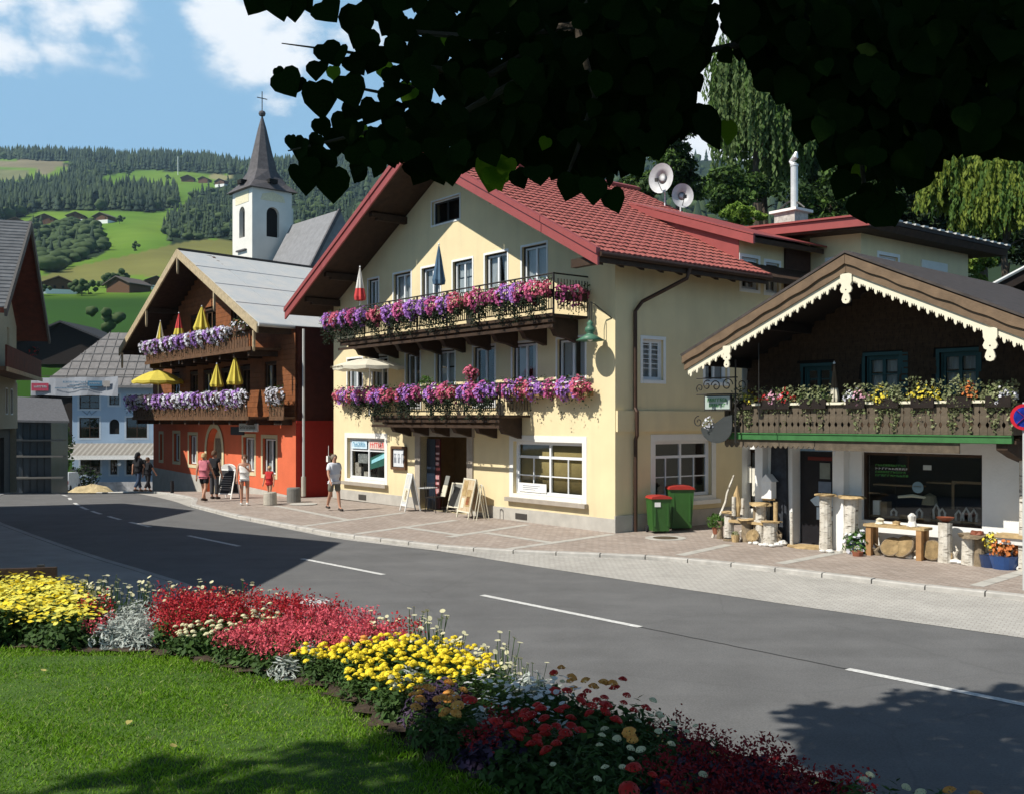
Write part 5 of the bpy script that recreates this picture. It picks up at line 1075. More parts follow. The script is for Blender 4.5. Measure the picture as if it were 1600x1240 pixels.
# pierced holes read as small dark rosettes on the trefoils
PEN = [(-.12, 0), (.12, 0), (.12, -.16), (.09, -.22), (.125, -.3), (.10, -.36), (.05, -.38), (.075, -.44), (.09, -.5), (.06, -.56), (0, -.58), (-.06, -.56), (-.09, -.5), (-.075, -.44), (-.05, -.38), (-.10, -.36), (-.125, -.3), (-.09, -.22), (-.12, -.16)]
for x, s_ in ((AX, 1.0), (-1.15, .8), (4.3, 1.0)):
    b = MB(); b.prism([(x+px_*s_, zt(x)-.34+pz*s_) for px_, pz in PEN], -2.0, -1.962); o = b.build('fret_pendant', m_cream, sr)
    b = MB(); b.tube([(x, -2.001, zt(x)-.34-.31*s_), (x, -2.004, zt(x)-.34-.31*s_)], .014, 8); b.build('bore', m_in, sr); b = MB(); b.tube([(x, -2.001, zt(x)-.34-.5*s_), (x, -2.004, zt(x)-.34-.5*s_)], .014, 8); b.build('bore', m_in, sr)
for x in (-1.95, -.4, 3.0, 5.0): MB().box(x-.07, x+.07, -1.8, 0, zt(x)-.36, zt(x)-.165).build('purlin', m_blackw, sr)
b = MB(); b.tube([(-2.3, -1.95, zt(-2.3)-.1), (-2.3, 5.4, zt(-2.3)-.1)], .05, 6); b.build('gutter', m_rail, sr)
b = MB(); b.tube([(-.62, -1.6, 4.4), (-.62, -1.6, 2.5)], .01, 4); b.build('chain', m_rail, sr)
# balcony planting
GS = 'mixed planters along the carved shop balcony'
m_mix = mat('light_trailing_leaf', (.12, .17, .05), .8, scale=9, col2=(.34, .34, .20), sss=.25, coord='World'); m_yf = mat('yellow_flower', (.70, .58, .06), .7, sss=.2); m_rf = mat('red_geranium', (.50, .03, .03), .7, sss=.2); m_pf = mat('pink_flower', (.65, .35, .45), .7, sss=.2); m_or = mat('orange_flower', (.55, .18, .05), .7, sss=.2)
sg_, sd = m_green, m_dgreen
def planter(x0, x1, cols, label, fo=2.2, dens=170, up=.24, hang=2.6):
    global m_green, m_dgreen
    m_green, m_dgreen = m_mix, m_mix; r_ = flowerbox(SH, x0, x1, 1.02, 3.24, label, GS, cols=cols, dens=dens, foliage=fo, drop=.2, up=up, out=.16, hang=hang, size=.03, clump=.3, boxm=m_blackw); m_green, m_dgreen = sg_, sd; return r_
planter(-1.7, -1.05, [m_mix, m_yf], 'pale trailing planter at the left end of the carved balcony')
planter(-1.0, -.1, [m_rf, m_rf, m_pf], 'red geranium planter left on the carved balcony', hang=.5)
planter(-.05, .75, [m_mix, m_yf, m_green], 'yellow green planter between the geraniums and the cream post', hang=.9)
planter(1.0, 1.6, [m_pf, m_petw], 'pink and white planter before the lit teal window', hang=1.6)
planter(1.6, 2.3, [m_mix, m_yf], 'pale green planter between the two teal windows')
planter(2.35, 3.0, [m_yf, m_yf], 'bright yellow planter before the shaded teal window', up=.34, hang=.9)
planter(3.05, 3.7, [m_or, m_mix], 'rusty orange planter right of the yellow one', up=.34)
planter(3.75, 4.4, [m_petw, m_mix], 'white flecked planter at the right end of the carved balcony', hang=1.8)
bush_local(SH, 4.9, -1.2, 3.5, .35, 260, [m_dgreen, m_rf], 'hanging_geranium', 'dark red geranium hanging at the right edge beside the round sign', 'hanging plant', flower=.35)
closed_parasol(SH, .55, -.6, 2.95, 1.0, 'slim closed cream parasol with brown tip on the carved balcony', [m_crm, m_barge], 'rw', r0=.09)
# wrought iron hanging sign
ws = thing('hanging_sign', 'wrought iron scroll bracket with pale green lettered sign left of the carved shop', 'hanging sign', SH.w(-1.55, -1.25, 0), SH.rz)
def scroll(cx, cz, r0, turns, a0, sg=1):
    n = 26; return [(cx+r0*(1-i/n*.8)*math.cos(a0+sg*turns*2*math.pi*i/n), 0, cz+r0*(1-i/n*.8)*math.sin(a0+sg*turns*2*math.pi*i/n)) for i in range(n+1)]
b = MB(); b.tube([(.1, 0, 2.3), (.1, 0, 4.1)], .02, 6); b.tube([(-.95, 0, 3.72), (.15, 0, 3.72)], .016, 6); b.tube([(-.95, 0, 3.36), (.15, 0, 3.36)], .014, 5)
o = b.build('bracket', m_rail, ws)
for cx, cz, r_, t_, a0, sg2 in ((-.12, 3.56, .15, 1.3, 0, 1), (-.42, 3.54, .13, 1.3, 3, -1), (-.66, 3.56, .12, 1.2, 1, 1), (.25, 3.55, .16, 1.4, 2.5, 1), (-.86, 3.5, .1, 1.2, 4, -1), (-.9, 2.75, .13, 1.3, 1.5, 1), (.12, 3.0, .07, 1.2, 0, 1), (.12, 3.2, .07, 1.2, 3, 1)):
    b = MB(); b.tube(scroll(cx, cz, r_, t_, a0, sg2), .012, 5); b.build('scroll', m_rail, ws)
b = MB(); b.box(-.72, .0, -.03, .03, 3.0, 3.34); o = b.build('frame', m_rail, ws); MB().box(-.69, -.03, -.036, -.031, 3.03, 3.31).build('sign_face', mat('sage_face', (.36, .42, .38), .7, var=.05), ws)
scrawl(PF, -.62, -.08, 3.19, 3.27, -.040, 8, 12, .015).build('lettering', mat('leaf_green_print', (.06, .22, .06), .8), ws); scrawl(PF, -.58, -.12, 3.08, 3.15, -.040, 7, 13, .015).build('lettering', MATS['leaf_green_print'], ws)
b = MB(); b.prism([(-.82+.42*(1-math.cos(math.pi*i/10)), 2.62-.34*math.sin(math.pi*i/10)) for i in range(11)]+[(.02, 2.9), (-.2, 2.86), (-.45, 2.7)], -.02, .02); b.build('shield', mat('dark_shield', (.04, .045, .045), .6), ws)
bush_local(SH, -2.15, -1.28, 2.62, .16, 90, [m_mix, m_petw], 'hanging_plant', 'small pale dried posy under the wrought iron sign', 'posy', flower=.5, size=.05)
# round no stopping sign at the right edge
ns = thing('road_sign', 'round blue no stopping sign with red rim at the right edge', 'road sign', at(1601, 652, 16.6)-Vector((0, 0, 2.85)), R(-25))
MB().tube([(0, .05, 0), (0, .05, 3.1)], .03, 8).build('post', m_zinc, ns)
o = MB().lathe([(0, .0), (.165, .0)], seg=28).build('blue_disc', mat('sign_blue', (.02, .05, .42), .4), ns, loc=(0, -.012, 2.86)); o.rotation_euler = (R(90), 0, 0)
o = MB().lathe([(.165, .006), (.215, .006), (.215, -.02), (0, -.02)], seg=32).build('red_rim', mat('sign_red', (.50, .015, .03), .4), ns, loc=(0, -.005, 2.86)); o.rotation_euler = (R(90), 0, 0)
for s_ in (1, -1): MB().beam((-.12*s_, -.017-.002*s_, 2.74), (.12*s_, -.017-.002*s_, 2.98), .004, .04, up=(0, 1, 0)).build('red_bar', MATS['sign_red'], ns)
# ================================================================ display before the shop
def Gs(px, py):
    x, y = gp(px, py, 0); l = SH.l(x, y)[1]
    if l > -.12: k = 1-(l+.12)/(l-SH.l(0, 0)[1]); x, y = x*k, y*k      # keep clear of the wall
    return Vector((x, y, 0))
m_bark = mat('grey_bark', (.22, .17, .11), .9, var=.35, scale=12, bump=.6)
m_pbl = mat('white_stone', (.66, .65, .61), .85, var=.1)
def log_stand(px, py, r_, h, label, m_=None, name='birch_log', cat='log', top=None, seed=1, lean=0, grp=None):
    root = thing(name, label, cat, Gs(px, py), rnd.uniform(0, 3), grp)
    b = rough_tube([(0, 0, 0), (lean*.3, 0, h*.33), (lean*.7, 0, h*.66), (lean, 0, h)], [r_*1.08, r_, r_*.97, r_], 12, .05, seed); b.build('trunk', m_ or m_birch, root)
    MB().lathe([(0, .004), (r_*.9, .004)], (lean, 0, h), 12).build('cut_face', m_cut, root)
    if top: bb = rough_tube([(lean, 0, h+.006), (lean, 0, h+top[1])], [top[0], top[0]*.95], 11, .12, seed+5); bb.build('cap', m_cut, root)
    return root
def stick(px, py, px2, py2, label, r_=.025):
    p = Gs(px, py); q = at(px2, py2, p.y+.15); root = thing('branch', label, 'branch', p); d = q-p; n = 7
    MB().tube([d*(i/n)+Vector((rnd.uniform(-.02, .02), rnd.uniform(-.02, .02), 0)) for i in range(n+1)], [r_*(1.2-.5*i/n) for i in range(n+1)], 7).build('wood', m_birch, root); return root
stick(1113, 838, 1147, 742, 'long pale birch branch leaning left of the log display', .03)
bush_local(SH, *SH.l(*Gs(1119, 815)[:2]), .1, .22, 300, [mat('fern', (.08, .17, .03), .7, var=.3, sss=.3), m_pf], 'potted_plant', 'bright green fern at the left end of the log display', 'potted plant', pot=.1)
log_stand(1139, 836, .11, .62, 'birch log with plank cap at the left of the log display', top=(.19, .04), seed=2)
log_stand(1125, 838, .07, .42, 'thin brown log just right of the leaning branch', m_bark, seed=3)
log_stand(1168, 843, .14, .5, 'broad brown log in the front of the display', m_bark, 'brown_log', seed=4, top=(.26, .03))
log_stand(1189, 838, .12, .85, 'pale log carrying the round shelf of the display', seed=5, top=(.26, .07))
log_stand(1204, 850, .16, .5, 'stout birch stump right of the log display', seed=6, top=(.24, .03))
log_stand(1212, 848, .05, .95, 'slim honey post behind the birch stump', m_cut, 'post', seed=7)
log_stand(1237, 846, .035, .75, 'short white stake beside the shop doorway', seed=8)
log_stand(1290, 858, .13, 1.16, 'birch totem left of the doorway pillar, topped by a flat fungus slab', seed=9, top=(.24, .05))
log_stand(1328, 855, .15, 1.14, 'knotty birch totem with bracket cap left of the display window', seed=10, top=(.28, .05), lean=.04)
log_stand(1477, 872, .13, .78, 'ringed birch log carrying a wooden bowl', seed=11)
log_stand(1513, 878, .13, .55, 'short birch stump in front of the right wall', seed=12, lean=.02)
log_stand(1531, 880, .10, .5, 'knotted grey stump beside the short birch stump', m_bark, seed=13)
log_stand(1180, 838, .05, .8, 'grey branch post in the middle of the display', m_bark, 'post', seed=14)
# carved pieces, boxes and slices
cv = thing('carving', 'pointed wooden carving with pale birch wings on the left of the log display', 'carving', Gs(1152, 838)+Vector((0, 0, .56)))
MB().tube([(0, 0, 0), (.02, 0, .25), (-.02, 0, .5), (0, 0, .72)], [.06, .1, .07, .005], 8).build('core', m_cut, cv); MB().tube([(-.09, -.05, .02), (-.09, -.05, .46)], [.05, .045], 8).build('wing', m_birch, cv); MB().tube([(.1, -.05, .05), (.12, -.05, .42)], [.05, .04], 8).build('wing', m_birch, cv)
pl = thing('plank_bench', 'rough pale plank laid across the logs of the display', 'plank', Gs(1172, 841)+Vector((0, .02, .42)), SH.rz); MB().box(-.5, .55, -.13, .13, 0, .06).build('plank', m_cut, pl)
MB().prism([(-.35, .064), (.3, .064), (.2, .10), (-.3, .12)], -.08, .08).build('slab', m_birch, pl)
bh = thing('bird_house', 'white boxed lantern house on the display post before the pillar', 'lantern house', Gs(1203, 846)+Vector((0, .1, 1.02)), SH.rz)
MB().box(-.13, .13, -.1, .1, 0, .38).build('body', m_ww, bh); MB().prism([(-.17, .381), (.17, .381), (0, .55)], -.13, .13).build('roof', m_ww, bh); MB().tube([(-.16, 0, -.02), (.16, 0, -.02)], .03, 6).build('perch', m_cut, bh)
for px_, py_, r_, t_, ti in ((1139, 844, .13, 'flat oval log slice at the foot of the left birch log', 0), (1176, 848, .16, 'pale log slice leaning on the broad brown log', 62), (1393, 862, .22, 'grey log slice leaning left under the rustic table', 55), (1412, 866, .24, 'larger grey log slice leaning right under the rustic table', 60), (1457, 872, .2, 'round log slice leaning against the table leg', 80), (1483, 878, .10, 'small log slice at the foot of the ringed birch log', 80)):
    s_ = thing('log_slice', t_, 'log slice', Gs(px_, py_)+Vector((0, 0, r_*math.sin(R(ti))+.02)), SH.rz); s_.rotation_euler = (R(ti), 0, SH.rz+rnd.uniform(-.3, .3))
    MB().lathe([(r_, 0), (r_*1.03, .02), (r_, .05), (0, .05)], (0, 0, -.02), 16).build('bark', m_bark, s_); MB().lathe([(0, .055), (r_*.92, .055)], (0, 0, -.02), 16).build('cut_face', m_cut, s_)
def stone(px_, py_, r_, label, z=0, grp='white stones along the foot of the shop'):
    p = Gs(px_, py_); s_ = MB(); s_.lathe([(0, 0), (r_*.8, .1*r_), (r_, .45*r_), (r_*.7, .9*r_), (0, 1.05*r_)], seg=8, sx=1.2+rnd.uniform(-.2, .4)); s_.v = [(x+rnd.uniform(-.12, .12)*r_, y+rnd.uniform(-.12, .12)*r_, z) for x, y, z in s_.v]
    o = s_.build('stone', m_pbl); o.location = p; o.rotation_euler = (0, 0, rnd.uniform(0, 3)); tag(o, label, 'stone', grp)
for i, (px_, py_, r_) in enumerate([(1172, 849, .05), (1181, 850, .07), (1189, 852, .06), (1197, 853, .08), (1206, 854, .07), (1215, 853, .09), (1222, 850, .12), (1285, 862, .06), (1297, 863, .08), (1312, 862, .07), (1322, 861, .06), (1385, 866, .06), (1420, 868, .09), (1433, 868, .07), (1491, 878, .09), (1500, 877, .07), (1540, 882, .06), (1552, 884, .08), (1578, 886, .07), (1594, 886, .09)]):
    stone(px_, py_, r_, 'pale stone in the row along the foot of the carved shop')
mt = thing('door_plate', 'flat ochre wooden step before the shop doorway', 'door step', Gs(1258, 850), SH.rz); rough_tube([(0, 0, .003), (0, 0, .05)], [.36, .36], 16, .06, 4).build('plate', m_cut, mt); mt.scale = (1.15, .7, 1)
tb = thing('rustic_table', 'rustic wooden table on square legs before the display window', 'table', Gs(1404, 858), SH.rz)
MB().box(-.68, .62, -.18, .18, .60, .65).build('table_top', m_cut, tb); 
for x, y in ((-.58, -.1), (.50, -.12), (-.58, .12), (.5, .12)): MB().box(x-.055, x+.055, y-.05, y+.05, 0, .60).build('leg', mat('honey_beam', (.34, .19, .08), .8, var=.2), tb)
for x, h, t_, mm in ((-.4, .12, 'pale rounded ornament, left on the rustic table', m_cream), (-.05, .08, 'low wooden figure in the middle of the rustic table', m_cut), (.28, .26, 'grey carved head on the right of the rustic table', m_pbl)):
    o = rough_tube([(0, 0, 0), (0, 0, h*.4), (0, 0, h*.8), (0, 0, h)], [.1, .07, .085, .03], 9, .15, int(h*100)).build('ornament', mm); q = tb.matrix_basis @ Vector((x, 0, .655)); o.location = SH.w(*[a+b_ for a, b_ in zip(SH.l(tb.location.x, tb.location.y), (x, 0))], .655); tag(o, t_, 'ornament')
bw = MB().lathe([(.05, 0), (.15, .07), (.17, .10), (.14, .09), (0, .05)], seg=14).build('bowl', mat('red_brown_bowl', (.20, .06, .03), .6)); bw.location = Gs(1477, 872)+Vector((0, 0, .79)); tag(bw, 'wooden bowl on top of the ringed birch log', 'bowl')
bush_local(SH, *SH.l(*Gs(1342, 856)[:2]), .0, .34, 620, [mat('daisy_leaf', (.07, .16, .03), .7, var=.3, sss=.25), m_petw], 'potted_plant', 'blue pot of white flowers and long green leaves before the shop window', 'potted plant', flower=.15, size=.09)
pt = MB().lathe([(.15, 0), (.2, .24), (.21, .25), (.17, .24)], seg=16).build('blue_pot', mat('blue_glaze', (.015, .035, .10), .25, spec=.6)); pt.location = Gs(1342, 857); tag(pt, 'dark blue glazed pot under the white flowered plant', 'pot')
bush_local(SH, *SH.l(*Gs(1572, 878)[:2]), .18, .3, 520, [mat('autumn_leaf', (.18, .14, .03), .8, scale=8, col2=(.30, .09, .03), sss=.2), m_or], 'potted_plant', 'orange and red heather in the blue pot at the right edge', 'potted plant', flower=.5, size=.06)
bush_local(SH, *SH.l(*Gs(1552, 872)[:2]), .35, .22, 260, [m_mix, m_yf], 'potted_plant', 'yellow green spray left of the orange heather', 'potted plant', flower=.3, size=.06)
pt = MB().lathe([(.22, 0), (.3, .25), (.31, .26), (.25, .25)], seg=18).build('blue_pot', mat('bright_blue_glaze', (.02, .07, .22), .25, spec=.6)); pt.location = Gs(1570, 880); tag(pt, 'bright blue glazed pot under the orange heather', 'pot')
pt = MB().lathe([(.16, 0), (.2, .24), (.21, .25), (.17, .24)], seg=16).build('blue_pot', MATS['blue_glaze']); pt.location = Gs(1547, 879); tag(pt, 'small dark blue pot left of the bright blue one', 'pot')
slb = thing('stone_shelf', 'pale flat shelf slab above the pots at the right edge', 'shelf', Gs(1590, 880)+Vector((0, 0, .6)), SH.rz); MB().box(-.35, .6, -.2, .2, 0, .06).build('slab', m_cut, slb); MB().box(-.3, .5, -.15, .15, -.12, -.003).build('support', m_pbl, slb); MB().box(.05, .2, -.1, .1, -.6, -.123).build('leg', m_birch, slb)
pst = thing('birch_post', 'tall birch trunk post at the right end of the shop', 'post', Gs(1601, 889)); rough_tube([(0, 0, 0), (0, 0, 1.2), (0, 0, 2.35)], [.1, .09, .09], 12, .05, 3).build('trunk', m_birch, pst)
tt = thing('stump_shelf', 'flat bark slab resting on the two short stumps', 'shelf', Gs(1522, 879)+Vector((0, 0, .53)), SH.rz); rough_tube([(0, 0, 0), (0, 0, .07)], [.26, .28], 13, .15, 6).build('slab', m_bark, tt); rough_tube([(.05, 0, .071), (.05, 0, .14)], [.14, .11], 9, .15, 7).build('bowl', MATS['red_brown_bowl'], tt)

for k, (px_, py_, h, r_, kind, t_) in enumerate(((1160, 840, .30, .08, 'root', 'twisted root piece between the brown log and the birch log'), (1197, 842, .62, .05, 'root', 'forked driftwood leaning on the honey post'), (1149, 846, .16, .10, 'pot', 'small straw basket at the foot of the left log'), (1219, 850, .34, .06, 'root', 'grey driftwood upright beside the charred panel'), (1340, 868, .10, .12, 'pot', 'low clay dish before the blue pot'), (1432, 863, .22, .07, 'root', 'short grey root under the right end of the table'), (1495, 868, .34, .05, 'root', 'driftwood branch between ringed log and short stump'), (1372, 860, .24, .06, 'root', 'dark root under the left end of the table'))):
    root = thing('driftwood' if kind == 'root' else 'basket', t_, 'driftwood' if kind == 'root' else 'basket', Gs(px_, py_), k*1.3)
    if kind == 'root':
        MB().tube([(0, 0, 0), (.05, .02, h*.4), (-.03, 0, h*.75), (.06, 0, h)], [r_, r_*.8, r_*.5, r_*.15], 7).build('stem', m_bark if k % 2 else m_birch, root); MB().tube([(.03, 0, h*.45), (.14, .04, h*.7), (.16, 0, h*.9)], [r_*.5, r_*.35, r_*.1], 6).build('fork', m_bark if k % 2 else m_birch, root)
    else: rough_tube([(0, 0, 0), (0, 0, h)], [r_*.8, r_], 12, .05, k).build('body', m_cut if k == 2 else MATS['terracotta'], root); bush = NB(); d = rdir(60, .6); bush.add(*LEAFC, orient(d), np.full(60, .05), d*r_*.9+np.array([0, 0, h]), 0); tag(bush.build('filling', [m_mix], root), kind='stuff')
for k, (x, z, s_) in enumerate(((-.2, 2.3, 1), )): pass
# ================================================================ houses down the street
BH = Fr((113-800)/FP*105, 105, R(6))
m_bw = mat('pale_blue_wall', (.27, .36, .47), .9, var=.08, scale=.4, bump=.1)  # dimmed and blued: the house's shade is put into the wall colour
m_gsh = mat('grey_shingle_roof', (.17, .16, .155), .8, var=.2, scale=2, bump=.3)
bh_ = thing('blue_house', 'pale blue house with grey roof and long awning at the end of the street', 'building', BH.w(0, 0), BH.rz)
zB = -4.6
HB = [(.7, 2.7, 3.9, 5.3), (3.7, 4.7, 4.3, 5.4), (5.6, 7.6, 3.9, 5.3), (.7, 2.7, .9, 3.0), (5.4, 7.5, .9, 3.0), (.8, 2.8, -2.9, -1.2), (3.8, 4.5, -2.9, -1.2), (5.4, 7.4, -2.9, -1.2), (8.6, 10.4, .9, 3.0), (8.6, 10.4, 3.9, 5.3)]
ar = [(3.7, 1.3)]+[(4.2-.5*math.cos(math.pi*k/8), 2.35+.5*math.sin(math.pi*k/8)) for k in range(9)]+[(4.7, 1.3)]
b = MB(); b.holes([(0, zB), (12, zB), (12, 6.9), (0, 6.9)], HB+[ar], 0, .25); b.T = None; b.add([(0, 0, zB), (0, 9, zB), (0, 9, 6.9), (0, 0, 6.9)], [(3, 2, 1, 0)]); b.build('front_wall', m_bw, bh_)
for h in HB: window(bh_, PF, *h, curt=None, frame=m_wood, sash=m_wood, surround=.18, sur=mat('light_band', (.36, .42, .48), .9), rec=.15, bars=[('h', (h[2]+h[3])/2, h[0]+.1, h[1]-.1, .03)])
MB().box(3.6, 4.8, .24, .26, 1.3, 2.9).build('arched_window', m_in, bh_)
for x in (1.7, 6.4):       # painted scroll ornaments under the windows
    for s_ in (1, -1):
        b = MB(); b.tube([(x+s_*(.15+.35*t_), -.02, .15+.5*math.sin(t_*5)*.6) for t_ in [i/10 for i in range(11)]], .035, 4); b.build('painted_scroll', mat('slate_paint', (.16, .22, .28), .9), bh_)
    b = MB(); b.tube([(x-.7, -.02, 3.7), (x-.2, -.02, 3.3), (x, -.02, 3.7), (x+.2, -.02, 3.3), (x+.7, -.02, 3.7)], .05, 4); b.build('painted_scroll', MATS['slate_paint'], bh_)
b = MB(); vs = [(-2.8, -1.3, 6.3), (12, -1.3, 6.3), (12, 5, 12.2), (2.3, 5, 12.2)]; b.add(vs+[(x, y, z-.25) for x, y, z in vs], [(0, 1, 2, 3), (7, 6, 5, 4), (0, 4, 5, 1), (0, 3, 7, 4)]); b.add([(-2.8, -1.3, 6.3), (2.3, 5, 12.2), (-2.8, 11, 6.3)], [(0, 1, 2)]); rB = b.build('roof', m_gsh, bh_)
for k in range(1, 7):
    f = k/7; y, z = -1.3+6.3*f, 6.3+5.9*f; x0 = -2.8+5.1*f; b = MB(); b.beam((x0, y, z+.05), (12, y, z+.05), .08, .1); b.build('shingle_course', m_gsh, rB)
for k in range(14): x = -.5+k*.95; f1 = min(1, (x+2.8)/5.1); b = MB(); b.beam((x, -1.3, 6.34), (x, -1.3+6.3*f1, 6.34+5.9*f1), .06, .06); b.build('seam', m_gsh, rB)
m_awn = mat('awning_cloth', (.21, .195, .17), .9, var=.1)
aw = MB(); aw.add([(.0, 0, .35), (12, 0, .35), (12, -2.4, -.85), (-.9, -2.4, -.85)], [(0, 3, 2, 1)]); aw = aw.build('awning', m_awn, bh_)
for k in range(24): x = -.6+k*.52; b = MB(); b.add([(x+.4, -.02, .36), (x+.62, -.02, .36), (x+.22, -2.42, -.83), (x, -2.42, -.83)], [(0, 3, 2, 1)]); b.build('stripe', mat('awning_pale', (.30, .285, .26), .9), aw)
MB().box(-.95, 12, -2.48, -2.42, -1.25, -.84).build('valance', mat('white_valance', (.72, .71, .68), .9), aw)
for x, t_ in ((-.6, 'white globe lamp under the left end of the blue house awning'), (5.2, 'white globe lamp under the middle of the blue house awning')):
    g_ = MB().lathe([(0, -.2), (.14, -.14), (.2, 0), (.14, .14), (0, .2)], seg=12).build('globe_lamp', m_white, smooth=True); g_.location = BH.w(x, -1.8, -1.75); tag(g_, t_, 'lamp')
b = MB(PF); b.box(-.4, 12, -3.2, -3.0, zB, -3.5); tw = b.build('terrace_wall', mat('terrace_grey', (.25, .25, .25), .9, var=.3, scale=2, col2=(.5, .5, .5))); tw.location = BH.w(0, 0); tw.rotation_euler = (0, 0, BH.rz); tag(tw, 'pale stepped terrace wall before the blue house', 'wall')
def far_bush(px, py, Y, w_, h_, label, mats, n=900, flat=1, lsz=.3, name='bush'):
    p = at(px, py, Y); root = thing(name, label, 'bush', p); d = rdir(n, .2); P = d*np.array([w_/2, w_/2*flat, h_/2])*NR.uniform(.6, 1, n)[:, None]*(1+.2*np.sin(d[:, :1]*7+d[:, 2:]*9))+np.array([0, 0, h_/2]); b = NB(); b.add(*LEAFC, orient(rdir(n, .5)), NR.uniform(.6, 1.3, n)*lsz, P, NR.integers(0, len(mats), n)); tag(b.build('foliage', mats, root), kind='stuff'); return root
m_l1 = mat('leaf_dark', (.02, .045, .012), .75, scale=1, col2=(.042, .08, .018), sss=.2, coord='World'); m_l2 = mat('leaf_mid', (.055, .11, .016), .75, scale=1, col2=(.09, .16, .028), sss=.25, coord='World'); m_l3 = mat('leaf_light', (.12, .21, .025), .7, scale=1, col2=(.19, .28, .04), sss=.3, coord='World')
far_bush(131, 765, 98, 2.7, 2.4, 'dark round shrub before the blue house terrace', [mat('purple_leaf', (.02, .02, .018), .8), m_l1])
far_bush(96, 752, 100, 2.2, 6.5, 'tall leafy shrub left of the blue house corner', [m_l1, m_l2], 1400)
b = MB(); b.lathe([(2.2, 0), (1.4, .4), (.5, .55), (0, .6)], seg=12); b.v = [(x*(1+rnd.uniform(-.1, .1)), y*.5, z*(1+rnd.uniform(-.3, .3))) for x, y, z in b.v]; o = b.build('rubble_heap', mat('sand_rubble', (.42, .33, .18), .95, var=.3, scale=3)); o.location = at(143, 768, 92); tag(o, 'low sandy heap of stones in front of the dark shrub', 'rubble heap')
# banner across the street
m_ban = mat('banner_cloth', (.40, .42, .46), .85, var=.04)
bn = thing('street_banner', 'long pale banner with red panel and blue print hung across the street', 'banner', at(48, 618, 60), R(3))
Wb = 134/FP*60; Hb = 27/FP*60; b = MB(); n = 14
for i in range(n+1): x = Wb*i/n; b.v += [(x, .04*math.sin(i*1.3), 0+.03*math.sin(i*.8)), (x, .04*math.sin(i*1.1+1), Hb+.1*(i/n)+.02*math.sin(i))]
b.f = [(2*i, 2*i+2, 2*i+3, 2*i+1) for i in range(n)]; b.m = [0]*n; b.build('cloth', m_ban, bn)
u_ = Wb/134
for x0, x1, z0, z1, m_ in ((2, 28, .28, .72, mat('crimson_print', (.36, .05, .09), .8)), (88, 110, .55, .86, mat('steel_blue_print', (.07, .17, .27), .8)), (112, 122, .52, .86, mat('sand_print', (.36, .34, .32), .8))): MB().box(x0*u_, x1*u_, -.09, -.07, z0*Hb, z1*Hb).build('printed_panel', m_, bn)
P0 = MATS['steel_blue_print']
for x0, x1, z, h, n_ in ((50, 86, .72, .12, 14), (60, 86, .57, .09, 10), (38, 104, .40, .08, 26), (6, 26, .45, .12, 8), (91, 107, .68, .06, 6)): tag(scrawl(PF, x0*u_, x1*u_, z*Hb, (z+h)*Hb, -.075 if x0 not in (6, 91) else -.095, n_, int(x0), .03).build('lettering', P0 if x0 not in (6, 91) else m_ban, bn), kind='stuff')
MB().tube([(-3, 0, Hb+.1), (Wb+4, 0, Hb+.25)], .015, 4).build('cable', m_rail, bn)
# left house, seen along its front
p2 = Vector((-.322, .947, 0)); n2 = Vector((.947, .322, 0)); A0 = Vector((-23.04, 48, 0))-n2*.1
LH = Fr(A0.x, A0.y, math.atan2(-p2.y, -p2.x)+math.pi)          # x runs away along the front
lh_ = thing('street_house', 'dark wooden gabled house with slate roof and cream lower wall at the left edge', 'building', A0, LH.rz)
# local: x away along street, y towards the street is negative of "into": flip so that -y... street side is y<0
sgn = 1 if (LH.w(0, 1)-LH.w(0, 0)).dot(n2) < 0 else -1
Q = lambda u, d, z: (u, d*sgn, z)      # d grows into the house
m_brn = mat('red_brown_boards', (.09, .022, .012), .85, var=.3, scale=3)
m_crw = mat('cream_wall', (.42, .37, .26), .9, var=.08)
zL = lambda u: 11.95-abs(u)*.62
b = MB(Q); b.holes([(-6.6, 4.7), (6.4, 4.7), (6.4, zL(6.4)-.3), (0, 11.6), (-6.6, zL(-6.6)-.3)], [(3.0, 3.9, 6.0, 7.4), (-1, 0, 6.0, 7.4)], 1.1, .2); b.build('gable_wall', m_crw, lh_)
b = MB(Q); b.holes([(-6.6, 2.35), (6.4, 2.35), (6.4, 4.7), (-6.6, 4.7)], [(2.3, 2.9, 3.1, 4.3), (4.0, 4.6, 3.1, 4.3), (-3.4, -2.6, 3.1, 4.3), (-.5, .3, 3.1, 4.3)], 1.05, .2); b.build('first_floor_wall', m_crw, lh_)
for u in (2.3, 4.0, -3.4, -.5): window(lh_, lambda a, d, z: Q(a, d+1.05, z), u, u+.6, 3.1, 4.3, curt='sides', surround=.06, frame=m_wood)
b = MB(Q); b.holes([(-6.6, -1.5), (6.4, -1.5), (6.4, 2.33), (-6.6, 2.33)], [(-5.5, -3.5, .2, 1.9), (-2.6, -1.2, -.9, 1.9), (.3, 2.2, .0, 1.9), (3.0, 4.3, -.9, 1.9)], 1.4, .4); b.build('shop_front', mat('dark_stone_front', (.10, .095, .085), .9), lh_)
for a, c in ((-5.5, -3.5), (-2.6, -1.2), (.3, 2.2), (3.0, 4.3)): MB(Q).box(a, c, 1.75, 1.8, -.9, 1.9).build('shop_pane', mat('dark_pane', (.02, .025, .03), .15, spec=.6), lh_)
MB(Q).box(.4, 1.6, 1.6, 1.7, .1, 1.3).build('white_poster', m_white, lh_)
b = MB(Q)
for s_ in (-1, 1): b.add([(0, -.3, 12.15), (7.9*s_, -.3, 7.25), (7.9*s_, 11, 7.25), (0, 11, 12.15), (0, -.3, 11.95), (7.9*s_, -.3, 7.05), (7.9*s_, 11, 7.05), (0, 11, 11.95)], [(0, 1, 2, 3), (4, 5, 6, 7), (0, 4, 5, 1), (1, 5, 6, 2)])
